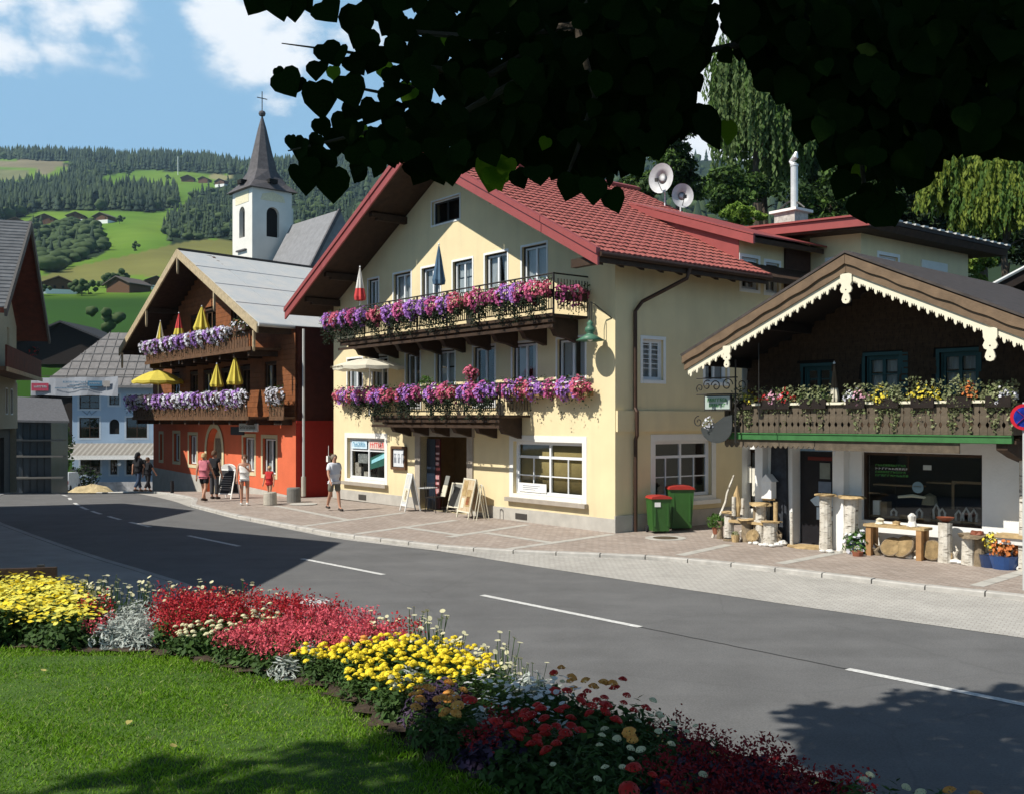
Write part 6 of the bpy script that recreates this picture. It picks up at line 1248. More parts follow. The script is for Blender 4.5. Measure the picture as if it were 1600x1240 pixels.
rl = b.build('roof', m_brn, lh_)
for k in range(26):
    f = k/26; a_ = -7.9*f; z_ = 12.17-4.9*f; b = MB(Q); b.add([(a_, -.36, z_), (a_-.30, -.36, z_-.19+.05), (a_-.30, 11, z_-.19+.05), (a_, 11, z_), (a_-.30, -.36, z_-.19), (a_-.30, 11, z_-.19)], [(0, 1, 2, 3), (1, 4, 5, 2)]); b.build('slate_course', mat('slate_blue_grey', (.11, .115, .12), .6, var=.25, scale=3, rand=.15), rl)
for s_ in (-1, 1): b = MB(Q); b.beam((0, -.34, 12.02), (8.0*s_, -.34, 7.06), .1, .34, up=(0, 0, 1)); b.build('bargeboard', mat('weathered_barge', (.09, .085, .08), .8), rl)
b = MB(Q); b.box(-6.2, 6.0, -.1, 1.05, 4.85, 5.0); lb = b.build('balcony', m_woodm, lh_); MB(Q).box(-6.2, 6.0, -.15, -.08, 5.0, 5.9).build('boarding', m_brn, lb)
MB(Q).box(-6.3, 6.1, -.2, -.14, 4.8, 4.98).build('edge_beam', m_fasc, lb)
far_b = bush_local(LH, 1.5, -.3*sgn, 5.9, .3, 200, [m_dgreen, m_rf], 'balcony_plant', 'dark planting on the balcony of the left slate roofed house', 'potted plant', flower=.1)
b = MB(Q); b.add([(-6.6, 1.1, -1), (-6.6, 11, -1), (-6.6, 11, 7.7), (-6.6, 1.1, 7.7)], [(0, 1, 2, 3)]); b.build('side_wall', m_crw, lh_); b = MB(Q); b.add([(6.4, 1.1, -2), (6.4, 11, -2), (6.4, 11, 7.7), (6.4, 1.1, 7.7)], [(0, 1, 2, 3)]); b.build('side_wall', m_crw, lh_)
# house nearer the viewer on the same side (outside the frame): its gable throws the long shadow over the street
q = G(534, 847); pN = Vector((.42, -.907, 0)); nN = Vector((.907, .42, 0)); tip = Vector((*q, RZ)); hA = 9.4; apex = tip+SUN*((hA-RZ)/SUN.z); NHz = math.atan2(pN.y, pN.x)
nh = thing('near_house', 'house on the near left side whose gable shades the street', 'building', (apex.x, apex.y, 0), NHz)
into = Vector((-nN.x, -nN.y, 0)); sn = 1 if (Matrix.Rotation(NHz, 3, 'Z') @ Vector((0, 1, 0))).dot(into) > 0 else -1
b = MB(lambda u, d, z: (u, d*sn, z)); b.prism([(-7.4, 4.7), (0, hA), (7.4, 4.7), (7.3, 4.5), (0, hA-.22), (-7.3, 4.5)], 0, 14); b.build('roof', m_gsh, nh)
b = MB(lambda u, d, z: (u, d*sn, z)); b.prism([(-6.4, -.5), (6.4, -.5), (6.4, 5.0), (0, hA-.4), (-6.4, 5.0)], 1.3, 13); b.build('wall', m_crw, nh)
for k in range(3): b = MB(lambda u, d, z: (u, d*sn, z)); b.box(-4.5+k*3.4, -3.3+k*3.4, 1.22, 1.29, 1, 2.3); b.build('window', mat('dark_pane', (.02, .025, .03), .15), nh)
# second house on the near left, also outside the frame
q = G(304, 796.5); tip = Vector((*q, RZ)); hA = 9.0; apex = tip+SUN*((hA-RZ)/SUN.z); pM = Vector((.36, -.933, 0)); NHz = math.atan2(pM.y, pM.x)
mh2 = thing('middle_house', 'narrow house between the two left gables, shading the far bend of the street', 'building', (apex.x, apex.y, 0), NHz)
b = MB(lambda u, d, z: (u, d*sn, z)); b.prism([(-4.3, 6.6), (0, hA), (4.3, 6.6), (4.2, 6.4), (0, hA-.22), (-4.2, 6.4)], 0, 12); b.build('roof', m_gsh, mh2)
b = MB(lambda u, d, z: (u, d*sn, z)); b.prism([(-3.8, -.5), (3.8, -.5), (3.8, 6.5), (0, hA-.4), (-3.8, 6.5)], 1.2, 11); b.build('wall', m_crw, mh2)
# glazed pavilion with scaffold rails left of the street end, dark barns behind
GH = Fr((100/16-800+15)/FP*78, 78, R(12)); gx = at(24, 760, 76)
m_gl = mat('blue_grey_glazing', (.028, .038, .048), .35, var=.3, scale=.8, spec=.35)  # annex glazing, galleries and roof darkened: its shade put into the colours
gh = thing('glazed_house', 'grey glazed annex with low pitched roof left of the street end', 'building', (gx.x, gx.y, -3.2), R(10))
b = MB(); b.box(0, 2.5, 0, 5, 0, 6.1); b.build('core', m_gl, gh)
for k in range(6): MB().box(-.03+k*.5, .03+k*.5, -.08, -.01, 0, 6.1).build('mullion', mat('dark_grey_paint', (.05, .055, .06), .7), gh)
for z in (1.6, 3.2, 4.4): MB().box(-.3, 3.6, -1.0, -.02, z, z+.12).build('gallery', mat('grey_plank', (.11, .105, .095), .9), gh)
b = MB(); b.add([(-1.0, -1.6, 6.0), (4.2, -1.6, 5.9), (2.5, 3, 7.6), (-1.0, 3, 7.8), (-1.0, -1.6, 5.85), (4.2, -1.6, 5.75)], [(0, 1, 2, 3), (0, 4, 5, 1)]); b.build('roof', mat('shaded_annex_roof', (.09, .09, .095), .8, var=.2), gh)
def barn(px, py, Y, w_, h_, d_, label, wm, rm, rz=0, base=None, name='barn', windows=0, cat='barn', win_m=None, over=.08, pitch=.42, lower=None):
    p = at(px, py, Y); root = thing(name, label, cat, p, rz); hw = w_/2; b = MB(); b.prism([(-hw, -.8), (hw, -.8), (hw, h_), (0, h_+hw*pitch), (-hw, h_)], 0, d_); b.build('wall', wm, root)
    o = w_*over+.15; b = MB(); b.prism([(-hw-o, h_-o*pitch+.05), (0, h_+hw*pitch+.05), (hw+o, h_-o*pitch+.05), (hw+o, h_-o*pitch+.3), (0, h_+hw*pitch+.32), (-hw-o, h_-o*pitch+.3)], -w_*.10, d_+.5); rf_ = b.build('roof', rm, root)
    if lower: b = MB(); b.box(-hw-.02, hw+.02, -.03, d_, -.8, h_*.45); b.build('lower_wall', lower, root)
    for k in range(windows): x = -hw*.7+k*(w_*.7)/max(1, windows-1); b = MB(); b.box(x-w_*.035, x+w_*.035, -.06, -.035, h_*.55, h_*.8); b.build('window', win_m or m_in, root)
    return root
barn(92, 690, 112, 7, 4.4, 8, 'black barn in the shade left of the blue house', m_blackw, mat('dark_barn_roof', (.03, .03, .032), .8), windows=2)
barn(100, 560, 138, 13, 2.0, 10, 'dark roofed barn behind the blue house roof', m_blackw, MATS['dark_barn_roof'], windows=2)
m_chw = mat('chalet_wood', (.11, .055, .028), .85, var=.25); m_chr = mat('chalet_roof', (.10, .085, .075), .8, var=.2); m_chb = mat('brown_chalet_roof', (.16, .10, .065), .8)
HC = 'farmhouses scattered over the hillside'
def chalet(px, py, wpx, hpx, label, rm, rz=0, win=3, lower=m_ww, k=1.0):
    p = hill(px, py); w_ = wpx/FP*p.y; h_ = hpx/FP*p.y*.55; return barn(px, py, p.y*.995, w_*.86, h_, w_*.8, label, m_chw, rm, rz, name='chalet', windows=win, cat='chalet', lower=lower)
chalet(92, 459, 58, 28, 'large brown farmhouse with rows of windows above the lower meadow', m_chb, R(20), 4)
chalet(184, 457, 56, 25, 'low dark barn right of the large brown farmhouse', m_chr, R(-25), 0, None)
chalet(244, 452, 34, 24, 'white and dark farmhouse half hidden by the timber house roof', m_chr, R(30), 2)
chalet(118, 347, 30, 18, 'middle of the three chalets on the hillside', m_chr, R(10), 2)
chalet(157, 349, 30, 20, 'dark chalet with white base, right of the three on the hillside', m_chr, R(-15), 2)
chalet(70, 350, 30, 18, 'dark chalet, left of the three on the hillside', m_chr, R(5), 2, None)
chalet(24, 350, 24, 10, 'reddish hill barn behind the slate roof', m_chb, R(15), 0, None)
chalet(293, 284, 22, 11, 'far chalet on the high meadow, left of two', m_chr, R(10), 0, None)
chalet(317, 286, 18, 12, 'far small chalet on the high meadow, right of two', m_chr, R(-10), 0, None)
chalet(343, 292, 20, 16, 'white based chalet on the high meadow beside the spire', m_chr, R(-20), 0)
tag(MB().tube([tuple(hill(278, 274)), tuple(hill(278, 274)+Vector((0, 0, 30)))], .5, 5).build('radio_mast', m_sash), 'thin pale mast on the high meadow', 'mast')
HTg = 'single trees on the hillside meadows'
for px_, py_, h_, dc, t_ in ((212, 392, 12, True, 'small round tree alone in the green meadow'), (187, 350, 12, True, 'round tree right of the three chalets'), (165, 450, 24, True, 'tree between the large farmhouse and the low barn'), (185, 448, 26, True, 'tree rising behind the low barn'), (128, 462, 26, True, 'bushy tree right of the large brown farmhouse'), (138, 460, 20, True, 'lower bushy tree by the large farmhouse'), (66, 462, 18, True, 'shrub left of the large brown farmhouse'), (45, 303, 26, False, 'tall lone conifer at the left of the high fields'), (18, 296, 14, True, 'round tree on the small high field at far left'), (172, 523, 42, True, 'dark rounded tree behind the blue house roof'), (100, 277, 22, False, 'conifer between the pale high fields'), (118, 272, 18, False, 'conifer right of the pale high fields'), (200, 274, 9, True, 'small bush at the top of the high meadow'), (262, 282, 8, True, 'small bush left of the two far chalets')):
    dtree(px_, py_, h_, dc, t_, 1.2)
# ---------------------------------------------------------------- church
th = R(27); v = Vector((-.2378, .9713, 0)); r_ = Vector((.9713, .2378, 0)); u1 = r_*math.cos(th)+v*math.sin(th); K0 = at(394, 655, 100)
CH = Fr(K0.x, K0.y, math.atan2(u1.y, u1.x))
c_ = thing('church', 'village church with white tower, flared grey spire and slate nave', 'church', (K0.x, K0.y, 0), CH.rz)
m_chu = mat('church_plaster', (.66, .64, .58), .9, var=.06, scale=.7); m_spire = mat('spire_shingle', (.085, .078, .08), .7, var=.25, scale=3, bump=.3); m_nave = mat('nave_slate', (.20, .20, .205), .75, var=.15, scale=2, bump=.2); m_yp = mat('yellow_plaster', (.66, .60, .42), .9)
a = 4.35; b = MB(); zt_ = 26.0
def archh(x0, x1, z0, z1, n=8): c = (x0+x1)/2; rr = (x1-x0)/2; return [(x0, z0)]+[(c-rr*math.cos(math.pi*k/n), z1-rr+rr*math.sin(math.pi*k/n)) for k in range(n+1)]+[(x1, z0)]
b.holes([(0, 0), (a, 0), (a, zt_), (0, zt_)], [archh(1.55, 2.95, 21.0, 24.0)], 0, .5)
PL = lambda u, d, z: (d, a-u, z)
b.T = PL; b.holes([(0, 0), (a, 0), (a, zt_), (0, zt_)], [archh(1.5, 2.75, 21.0, 24.1)], 0, .5); b.T = None; b.add([(a, 0, 0), (a, a, 0), (a, a, zt_), (a, 0, zt_), (0, a, 0), (0, a, zt_)], [(0, 1, 2, 3), (1, 4, 5, 2)])
tw_ = b.build('tower', m_chu, c_)
MB().box(.5, a-.5, .45, .5, 20.9, 24.1).build('louvre', m_in, tw_); MB().box(.45, .5, .5, a-.5, 20.9, 24.1).build('louvre', m_in, tw_)
b = MB(); b.prism([(.9, 24.6), (3.6, 24.6), (3.4, 25.2), (2.25, 25.5), (1.1, 25.2)], -.03, 0); b.build('painted_field', m_yp, tw_); b = MB(PL); b.box(.7, 3.6, -.03, 0, 24.4, 25.5); b.build('painted_field', m_yp, tw_)
b = MB(); b.box(-.15, a+.15, -.15, a+.15, zt_-.25, zt_); b.build('cornice', m_chu, tw_); MB(PL).box(1.2, 3.2, -.25, -.01, 19.6, 19.75).build('sundial_ledge', m_spire, tw_)
MB(PL).box(1.9, 2.3, -.05, 0, 17.8, 18.8).build('niche', m_in, tw_)
MB().box(a, a+.5, .6, a, 0, 24.3).build('buttress', m_chu, tw_)
b = MB(); prof = [(3.75, 25.7), (2.5, 26.6), (1.55, 27.9), (1.0, 30.0), (.45, 32.3), (.04, 33.7)]; vs = []
for i, (rr, z) in enumerate(prof):
    for k in range(8):
        a_ = math.pi/4*k+math.pi/4; sq = rr*(1.0 if k % 2 == 0 else .74+.0*i); sq = rr*(1.0 if k % 2 == 0 else (.71 if i == 0 else .8 if i == 1 else .93)); vs.append((a/2+sq*math.cos(a_), a/2+sq*math.sin(a_), z))
b.add(vs, [(i*8+k, i*8+(k+1) % 8, (i+1)*8+(k+1) % 8, (i+1)*8+k) for i in range(len(prof)-1) for k in range(8)]+[tuple(reversed(range(8)))]); sp = b.build('spire', m_spire, c_)
MB().box(1.7, 2.6, -.35, .6, 26.35, 26.75).build('dormer_vent', m_in, sp); MB().box(-.35, .6, 1.7, 2.6, 26.35, 26.75).build('dormer_vent', m_in, sp)
MB().lathe([(0, -.35), (.3, -.2), (.36, 0), (.3, .2), (0, .35)], (a/2, a/2, 33.85), 10).build('ball', m_spire, sp); b = MB(); b.tube([(a/2, a/2, 34.1), (a/2, a/2, 36.1)], .05, 5); b.tube([(a/2-.55, a/2, 35.4), (a/2+.55, a/2, 35.4)], .05, 5); b.build('cross', m_rail, sp)
# nave runs from the tower towards the right front
ud = Vector((.653, -.757, 0)); Rp = at(455, 352, 102); Re = at(531, 328, 95); side = Vector((-.757, -.653, 0))
L2 = lambda P: Vector(((P-Vector((K0.x, K0.y, 0))).dot(Vector((math.cos(CH.rz), math.sin(CH.rz), 0))), (P-Vector((K0.x, K0.y, 0))).dot(Vector((-math.sin(CH.rz), math.cos(CH.rz), 0))), P.z))
e1, e2 = Rp+side*3.8-Vector((0, 0, 7)), Re+side*3.8-Vector((0, 0, 7)); f1, f2 = Rp-side*3.8-Vector((0, 0, 7)), Re-side*3.8-Vector((0, 0, 7)); hp = Re+ud*2.2-Vector((0, 0, 7))
b = MB(); b.add([L2(x) for x in (Rp, Re, e2, e1, f1, f2)], [(0, 3, 2, 1), (0, 1, 5, 4), (1, 2, 5)]); nv = b.build('nave_roof', m_nave, c_)
b = MB(); b.add([L2(x) for x in (e1, e2, f2, f1)]+[L2(x-Vector((0, 0, 14))) for x in (e1, e2, f2, f1)], [(0, 1, 5, 4), (1, 2, 6, 5), (2, 3, 7, 6), (3, 0, 4, 7)]); b.build('nave_wall', m_chu, c_)
b = MB(); b.beam(L2(Re), L2(e2), .3, .3); b.build('verge', m_spire, nv)
# ================================================================ people
SKIN = mat('skin', (.50, .27, .18), .55, var=.06, sss=.1); m_black = mat('black_cloth', (.015, .015, .018), .9); m_hairb = mat('brown_hair', (.10, .055, .03), .7, var=.2); m_hairg = mat('grey_hair', (.20, .17, .13), .7, var=.2); m_blond = mat('blond_hair', (.42, .28, .13), .7, var=.2); m_shoe = mat('shoe_leather', (.05, .04, .035), .7)
def skin_obj(name, joints, bonds, m_, par, root=0, sub=2):
    me = bpy.data.meshes.new(name); ks = list(joints); me.from_pydata([joints[k][0] for k in ks], [(ks.index(a), ks.index(b)) for a, b in bonds], []); me.materials.append(m_)
    o = bpy.data.objects.new(name, me); link(o, par); md = o.modifiers.new('skin', 'SKIN'); md.use_smooth_shade = True
    sv = me.skin_vertices
    if not sv: me.attributes.new('x', 'FLOAT', 'POINT')
    return o, ks
def person(loc, rz, H, label, shirt, pants, hair, pose, sleeves=.5, leg=.5, hairlong=False, dress=False, cap=None, bag=None, group=None):
    import bmesh
    root = thing('person', label, 'person', loc, rz, group); s = H/1.75
    J = {'pel': ((0, 0, .95), .135), 'wai': ((0, 0, 1.08), .12), 'che': ((0, -.01, 1.28), .15), 'nek': ((0, 0, 1.45), .058), 'hed0': ((0, -.01, 1.53), .062), 'hed1': ((0, -.02, 1.61), .088), 'hed2': ((0, -.01, 1.69), .078), 'nose': ((0, -.115, 1.60), .014)}
    for sd_, sx in (('l', 1), ('r', -1)):
        J['sho'+sd_] = ((sx*.17, 0, 1.40), .062); J['hip'+sd_] = ((sx*.09, 0, .88), .095)
        p = pose; a = p.get('arm'+sd_, (.05, 0, .1)); e = Vector((sx*(.21+a[0]), a[1], 1.13)); w_ = e+Vector(p.get('fore'+sd_, (sx*.02, -.06, -.24)))
        J['elb'+sd_] = (tuple(e), .044); J['wri'+sd_] = (tuple(w_), .028); d = (w_-e).normalized(); J['pal'+sd_] = (tuple(w_+d*.07), .034); side_ = Vector((0, 1, 0)).cross(d).normalized() if abs(d.y) < .9 else Vector((1, 0, 0))
        fw = Vector((0, 1, 0))
        for i_, (o_, l_) in enumerate(((-.03, .075), (-.01, .09), (.01, .085), (.03, .065))): J['f%s%d' % (sd_, i_)] = (tuple(w_+d*(.09+l_)+fw*o_), .009)
        J['t'+sd_] = (tuple(w_+d*.09-fw*.055), .010)
        k = Vector((sx*.10, p.get('knee'+sd_, 0), .50)); an = Vector((sx*.10, p.get('ank'+sd_, 0), .09+p.get('lift'+sd_, 0))); J['kne'+sd_] = (tuple(k), .062); J['clf'+sd_] = (tuple(k.lerp(an, .35)+Vector((0, .015, 0))), .060); J['ank'+sd_] = (tuple(an), .038); J['toe'+sd_] = (tuple(an+Vector((sx*.01, -.15, -.055))), .034)
    B = [('pel', 'wai'), ('wai', 'che'), ('che', 'nek'), ('nek', 'hed0'), ('hed0', 'hed1'), ('hed1', 'hed2'), ('hed1', 'nose')]
    for sd_ in 'lr': B += [('che', 'sho'+sd_), ('sho'+sd_, 'elb'+sd_), ('elb'+sd_, 'wri'+sd_), ('wri'+sd_, 'pal'+sd_), ('pel', 'hip'+sd_), ('hip'+sd_, 'kne'+sd_), ('kne'+sd_, 'clf'+sd_), ('clf'+sd_, 'ank'+sd_), ('ank'+sd_, 'toe'+sd_), ('pal'+sd_, 't'+sd_)]+[('pal'+sd_, 'f%s%d' % (sd_, i_)) for i_ in range(4)]
    def grow(name, jj, bb, m_, infl=0, rootk=None):
        ks = list(jj); bm = bmesh.new(); ly = bm.verts.layers.skin.verify(); vs = [bm.verts.new(Vector(jj[k][0])*s) for k in ks]
        for v_, k in zip(vs, ks): r_ = (jj[k][1]+infl)*s; v_[ly].radius = (r_, r_*(.78 if k in ('che', 'pel', 'wai') else 1)); v_[ly].use_root = (k == (rootk or ('pel' if 'pel' in ks else ks[0])))
        for a_, b_ in bb: bm.edges.new((vs[ks.index(a_)], vs[ks.index(b_)]))
        me = bpy.data.meshes.new(name); bm.to_mesh(me); bm.free(); me.materials.append(m_); o = bpy.data.objects.new(name, me); link(o, root)
        o.modifiers.new('skin', 'SKIN').use_smooth_shade = True; sb = o.modifiers.new('sub', 'SUBSURF'); sb.levels = sb.render_levels = 1; return o
    grow('body', J, B, SKIN)
    T = {k: J[k] for k in ('pel', 'wai', 'che')}; T['hem'] = ((0, 0, .895), .145); T['pel'] = ((0, 0, .97), .145); T['top'] = ((0, 0, 1.43), .075); TB = [('hem', 'pel'), ('pel', 'wai'), ('wai', 'che'), ('che', 'top')]
    for sd_ in 'lr':
        T['sho'+sd_] = J['sho'+sd_]; TB.append(('che', 'sho'+sd_))
        if sleeves: q_ = Vector(J['sho'+sd_][0]).lerp(Vector(J['elb'+sd_][0]), sleeves); T['slv'+sd_] = (tuple(q_), .055); TB.append(('sho'+sd_, 'slv'+sd_))
    grow('shirt', T, TB, shirt, .02)
    S_ = {'pel': ((0, 0, .93), .14), 'wst': ((0, 0, 1.03), .12)}; SB = [('pel', 'wst')]
    for sd_ in 'lr':
        S_['hip'+sd_] = J['hip'+sd_]; q_ = Vector(J['hip'+sd_][0]).lerp(Vector(J['kne'+sd_][0]), min(1, leg)); S_['leg'+sd_] = (tuple(q_), .082 if leg < .9 else .066); SB += [('pel', 'hip'+sd_), ('hip'+sd_, 'leg'+sd_)]
        if leg > 1: S_['lo'+sd_] = (tuple(Vector(J['ank'+sd_][0])+Vector((0, 0, .06))), .06); SB.append(('leg'+sd_, 'lo'+sd_))
    grow('trousers' if leg > .9 else 'shorts', S_, SB, pants, .018)
    hb = MB(); hb.lathe([(0, .105), (.06, .095), (.098, .04), (.10, -.02), (.085, -.07)], (0, .012, 1.625), 12); hb.v = [(x*s, (y-(-.0 if z > 1.62 else -.035))*s if z < 1.6 else y*s, z*s) for x, y, z in hb.v]; hb.build('hair', hair, root, smooth=True)
    if hairlong: hl = MB(); hl.tube([(0, .07*s, 1.66*s), (0, .12*s, 1.5*s), (0, .10*s, 1.32*s)], [.07*s, .075*s, .03*s], 8); hl.build('long_hair', hair, root, smooth=True)
    for sx in (1, -1): e_ = MB(); e_.lathe([(0, .009), (.009, 0), (0, -.009)], (0, 0, 0), 6); e_.build('eye', m_black, root, loc=(sx*.032*s, -.098*s, 1.625*s))
    MB().box(-.02*s, .02*s, -.106*s, -.098*s, 1.565*s, 1.572*s).build('mouth', mat('lips', (.25, .07, .06), .6), root)
    for sd_ in 'lr':
        t_, a_ = Vector(J['toe'+sd_][0])*s, Vector(J['ank'+sd_][0])*s; sh_b = MB(); sh_b.tube([(a_.x, a_.y+.07*s, a_.z-.04*s), (a_.x, a_.y, a_.z-.035*s), ((a_.x+t_.x)/2, (a_.y+t_.y)/2, a_.z-.045*s), (t_.x, t_.y-.02*s, t_.z-.0*s)], [.035*s, .05*s, .046*s, .034*s], 8); sh_b.build('shoe', m_shoe if not dress else m_ww, root)
    return root
WALK = dict(kneel=-.10, ankl=-.20, kneer=.06, ankr=.26, liftr=.05, arml=(.03, .08, 0), forel=(.0, .02, -.24), armr=(.03, -.10, 0), forer=(0, -.14, -.20))
STAND = dict(arml=(.02, 0, 0), armr=(.02, 0, 0))
def gpl(px, py, z=0):
    x, y = gp(px, py, z)
    if y > 34: 
        for _ in range(6): z = slope(y); x, y = gp(px, py, z)
    return (x, y, z)
m_wsh = mat('white_shirt', (.62, .64, .68), .9, var=.05); m_kh = mat('grey_khaki', (.16, .15, .12), .9); m_pink = mat('pink_top', (.55, .18, .22), .9, var=.15); m_mar2 = mat('maroon_shorts', (.14, .02, .03), .9); m_rj = mat('red_jersey', (.45, .03, .03), .9, var=.1); m_wt = mat('white_top', (.72, .71, .68), .9)
person(gpl(522, 797), R(35), 1.76, 'man in white shirt and grey shorts walking past the inn corner', m_wsh, m_kh, m_hairg, WALK, .7, .85)
person(gpl(382, 788), R(10), 1.68, 'woman in white sleeveless top and maroon shorts standing by the timber house', m_wt, m_mar2, m_hairb, dict(arml=(.0, -.1, 0), forel=(-.1, -.2, .12), armr=(.02, 0, 0), kneel=.0), 0, .35, dress=True)
person(gpl(319, 783), R(165), 1.70, 'person in pink top and black shorts walking away, left of the arched door', m_pink, m_black, m_blond, WALK, .3, .7)
person(gpl(335, 779), R(160), 1.76, 'person in black shirt beside the pink topped walker', m_black, mat('dark_grey_trousers', (.06, .06, .065), .9), m_hairb, STAND, .5, 1.2)
person(gpl(421, 783), R(-20), 1.25, 'child in red jersey with white front behind the stone bollard', m_rj, m_rj, m_blond, dict(arml=(.05, 0, 0), armr=(.08, .02, 0), kneel=-.08, ankr=.2, kneer=.1), .4, .4)
bj = MB(); kid = [o for o in bpy.data.objects if o.name.startswith('person')][-1]
far_p = gpl(216, 772)
def figure_far(px, py, t_, H, m1, m2, hr, hl=False, rz=0, leg=1.2):
    Y = 43.0; p = at(px, py, Y); p.z = slope(Y); person(p, rz, H, t_, m1, m2, hr, WALK, .8, leg, hairlong=hl)
m_dblue = mat('dark_denim', (.03, .05, .09), .9)
figure_far(216, 766, 'dark haired woman walking in the shade at the left end of the timber house', 1.72, m_black, m_dblue, m_black, True, R(150))
figure_far(231, 766, 'shorter dark clad figure beside the dark haired woman', 1.5, m_black, m_black, m_hairb, False, R(150))
# ================================================================ street furniture
def aboard(px, py, w_, h_, rz, label, face, frame=m_crm, arch=False, art=None, spread=.5, z0=None):
    root = thing('pavement_sign', label, 'pavement sign', gpl(px, py), rz); t = math.atan2(spread/2, h_)
    for sd_ in (1, -1):
        piv = lambda u, d, z: (u, -sd_*(spread/2)*(1-z/h_)+d, z)
        b = MB(piv); f = .04
        b.box(-w_/2, -w_/2+f, -.015, .015, 0, h_); b.box(w_/2-f, w_/2, -.015, .015, 0, h_); b.box(-w_/2+f, w_/2-f, -.015, .015, .16, .2); b.box(-w_/2+f, w_/2-f, -.015, .015, h_-f, h_)
        if arch: n = 8; b.T = piv; b.prism([(-w_/2, h_)]+[(-w_/2*math.cos(math.pi*i/n), h_+.2*math.sin(math.pi*i/n)) for i in range(n+1)]+[(w_/2, h_)], -.012, .012)
        b.build('frame', frame, root); b = MB(piv); b.box(-w_/2+f, w_/2-f, -.008 if sd_ > 0 else -.006, .008 if sd_ > 0 else .006, .2, h_-f); fo = b.build('panel', face, root)
        if sd_ > 0 and art:
            for a_, c_2, e_, g_, m_ in art: MB(piv).box(a_*w_, c_2*w_, -.014, -.009, e_*h_, g_*h_).build('print', m_, fo)
    return root
m_chalk = mat('chalkboard', (.03, .03, .032), .8); m_tan = mat('tan_print', (.45, .34, .16), .8, scale=7, col2=(.28, .18, .08)); m_tan2 = mat('pale_print', (.55, .46, .32), .8, scale=9, col2=(.4, .28, .15)); m_orn = mat('rust_print', (.42, .13, .06), .8)
aboard(357, 778, .68, 1.05, R(-25), 'arched white framed chalkboard sign before the arched door', m_chalk, m_ww, True, [(-.33, .33, .3+.075*i, .325+.075*i, mat('chalk_marks', (.35, .33, .3), .9)) for i in range(7)])
aboard(641, 797, .5, 1.15, R(-65), 'tall white pavement sign left of the inn doorway', mat('blue_white_poster', (.42, .46, .5), .8, scale=4, col2=(.6, .58, .5)), m_ww, False, [(-.3, .35, .25, .6, m_crm), (-.05, .25, .3, .55, m_tan)])
aboard(735, 808, .8, 1.12, R(-62), 'cream framed pavement sign with brown picture right of the inn doorway', m_tan2, m_crm, False, [(-.38, -.05, .55, .93, m_tan), (.0, .34, .3, .72, m_tan), (.05, .3, .34, .55, m_orn), (-.34, -.1, .25, .5, m_crm)])
aboard(716, 800, .55, .9, R(-48), 'grey backed pavement sign half behind the cream framed one', mat('grey_back', (.2, .2, .18), .9), m_crm)
st = thing('folding_frame', 'slim hoop framed stand right of the cream pavement sign', 'stand', gpl(752, 812), R(-60)); b = MB()
for d_ in (-.2, .2): b.tube([(-.09, d_, 0), (-.07, d_*.1, .95), (0, 0, 1.0), (.07, d_*.1, .95), (.09, d_, 0)], .014, 5)
b.build('hoops', m_crm, st)
# cafe table and chair in the doorway
m_dch = mat('dark_chair', (.02, .016, .014), .6)
def chair(fr, x, y, rz, label):
    root = thing('cafe_chair', label, 'chair', fr.w(x, y, 0), fr.rz+rz)
    MB().box(-.2, .2, -.2, .2, .44, .47).build('seat', m_dch, root)
    b = MB(); b.tube([(-.19, .19, .46), (-.19, .24, .9), (.19, .24, .9), (.19, .19, .46)], .014, 5); [b.tube([(-.12+.08*k, .2, .47), (-.12+.08*k, .235, .88)], .008, 4) for k in range(4)]; b.build('backrest', m_dch, root)
    for sx in (-1, 1):
        for sy in (-1, 1): MB().tube([(sx*.18, sy*.18, .45), (sx*.2, sy*.2, 0)], .013, 5).build('leg', m_dch, root)
chair(YH, -7.45, -.35, R(200), 'dark cafe chair before the open inn doorway'); chair(YH, -6.9, .35, R(120), 'dark cafe chair inside the inn doorway behind the cream sign')
tb = thing('bistro_table', 'small round dark table beside the blue door leaf', 'table', YH.w(-7.95, -.25), YH.rz); MB().lathe([(0, .70), (.3, .70), (.3, .72), (0, .72)], seg=18).build('table_top', m_zinc, tb); b = MB(); b.tube([(0, 0, 0), (0, 0, .7)], .025, 6); b.lathe([(.2, 0), (.03, .03)], seg=10); b.build('foot', m_dch, tb)
mh_ = thing('menu_holder', 'white and grey menu card stand beside the doorway chair', 'menu holder', YH.w(-7.05, -.3, .5), YH.rz-R(10)); b = MB(lambda u, d, z: (u+z*.15, d+z*.2, z)); b.box(-.14, .14, -.01, .01, .35, .62); b.build('upper_card', mat('grey_card', (.2, .2, .18), .8), mh_); b = MB(lambda u, d, z: (u+z*.15, d+z*.2, z)); b.box(-.16, .14, -.012, .01, .0, .34); b.build('lower_card', m_crm, mh_)
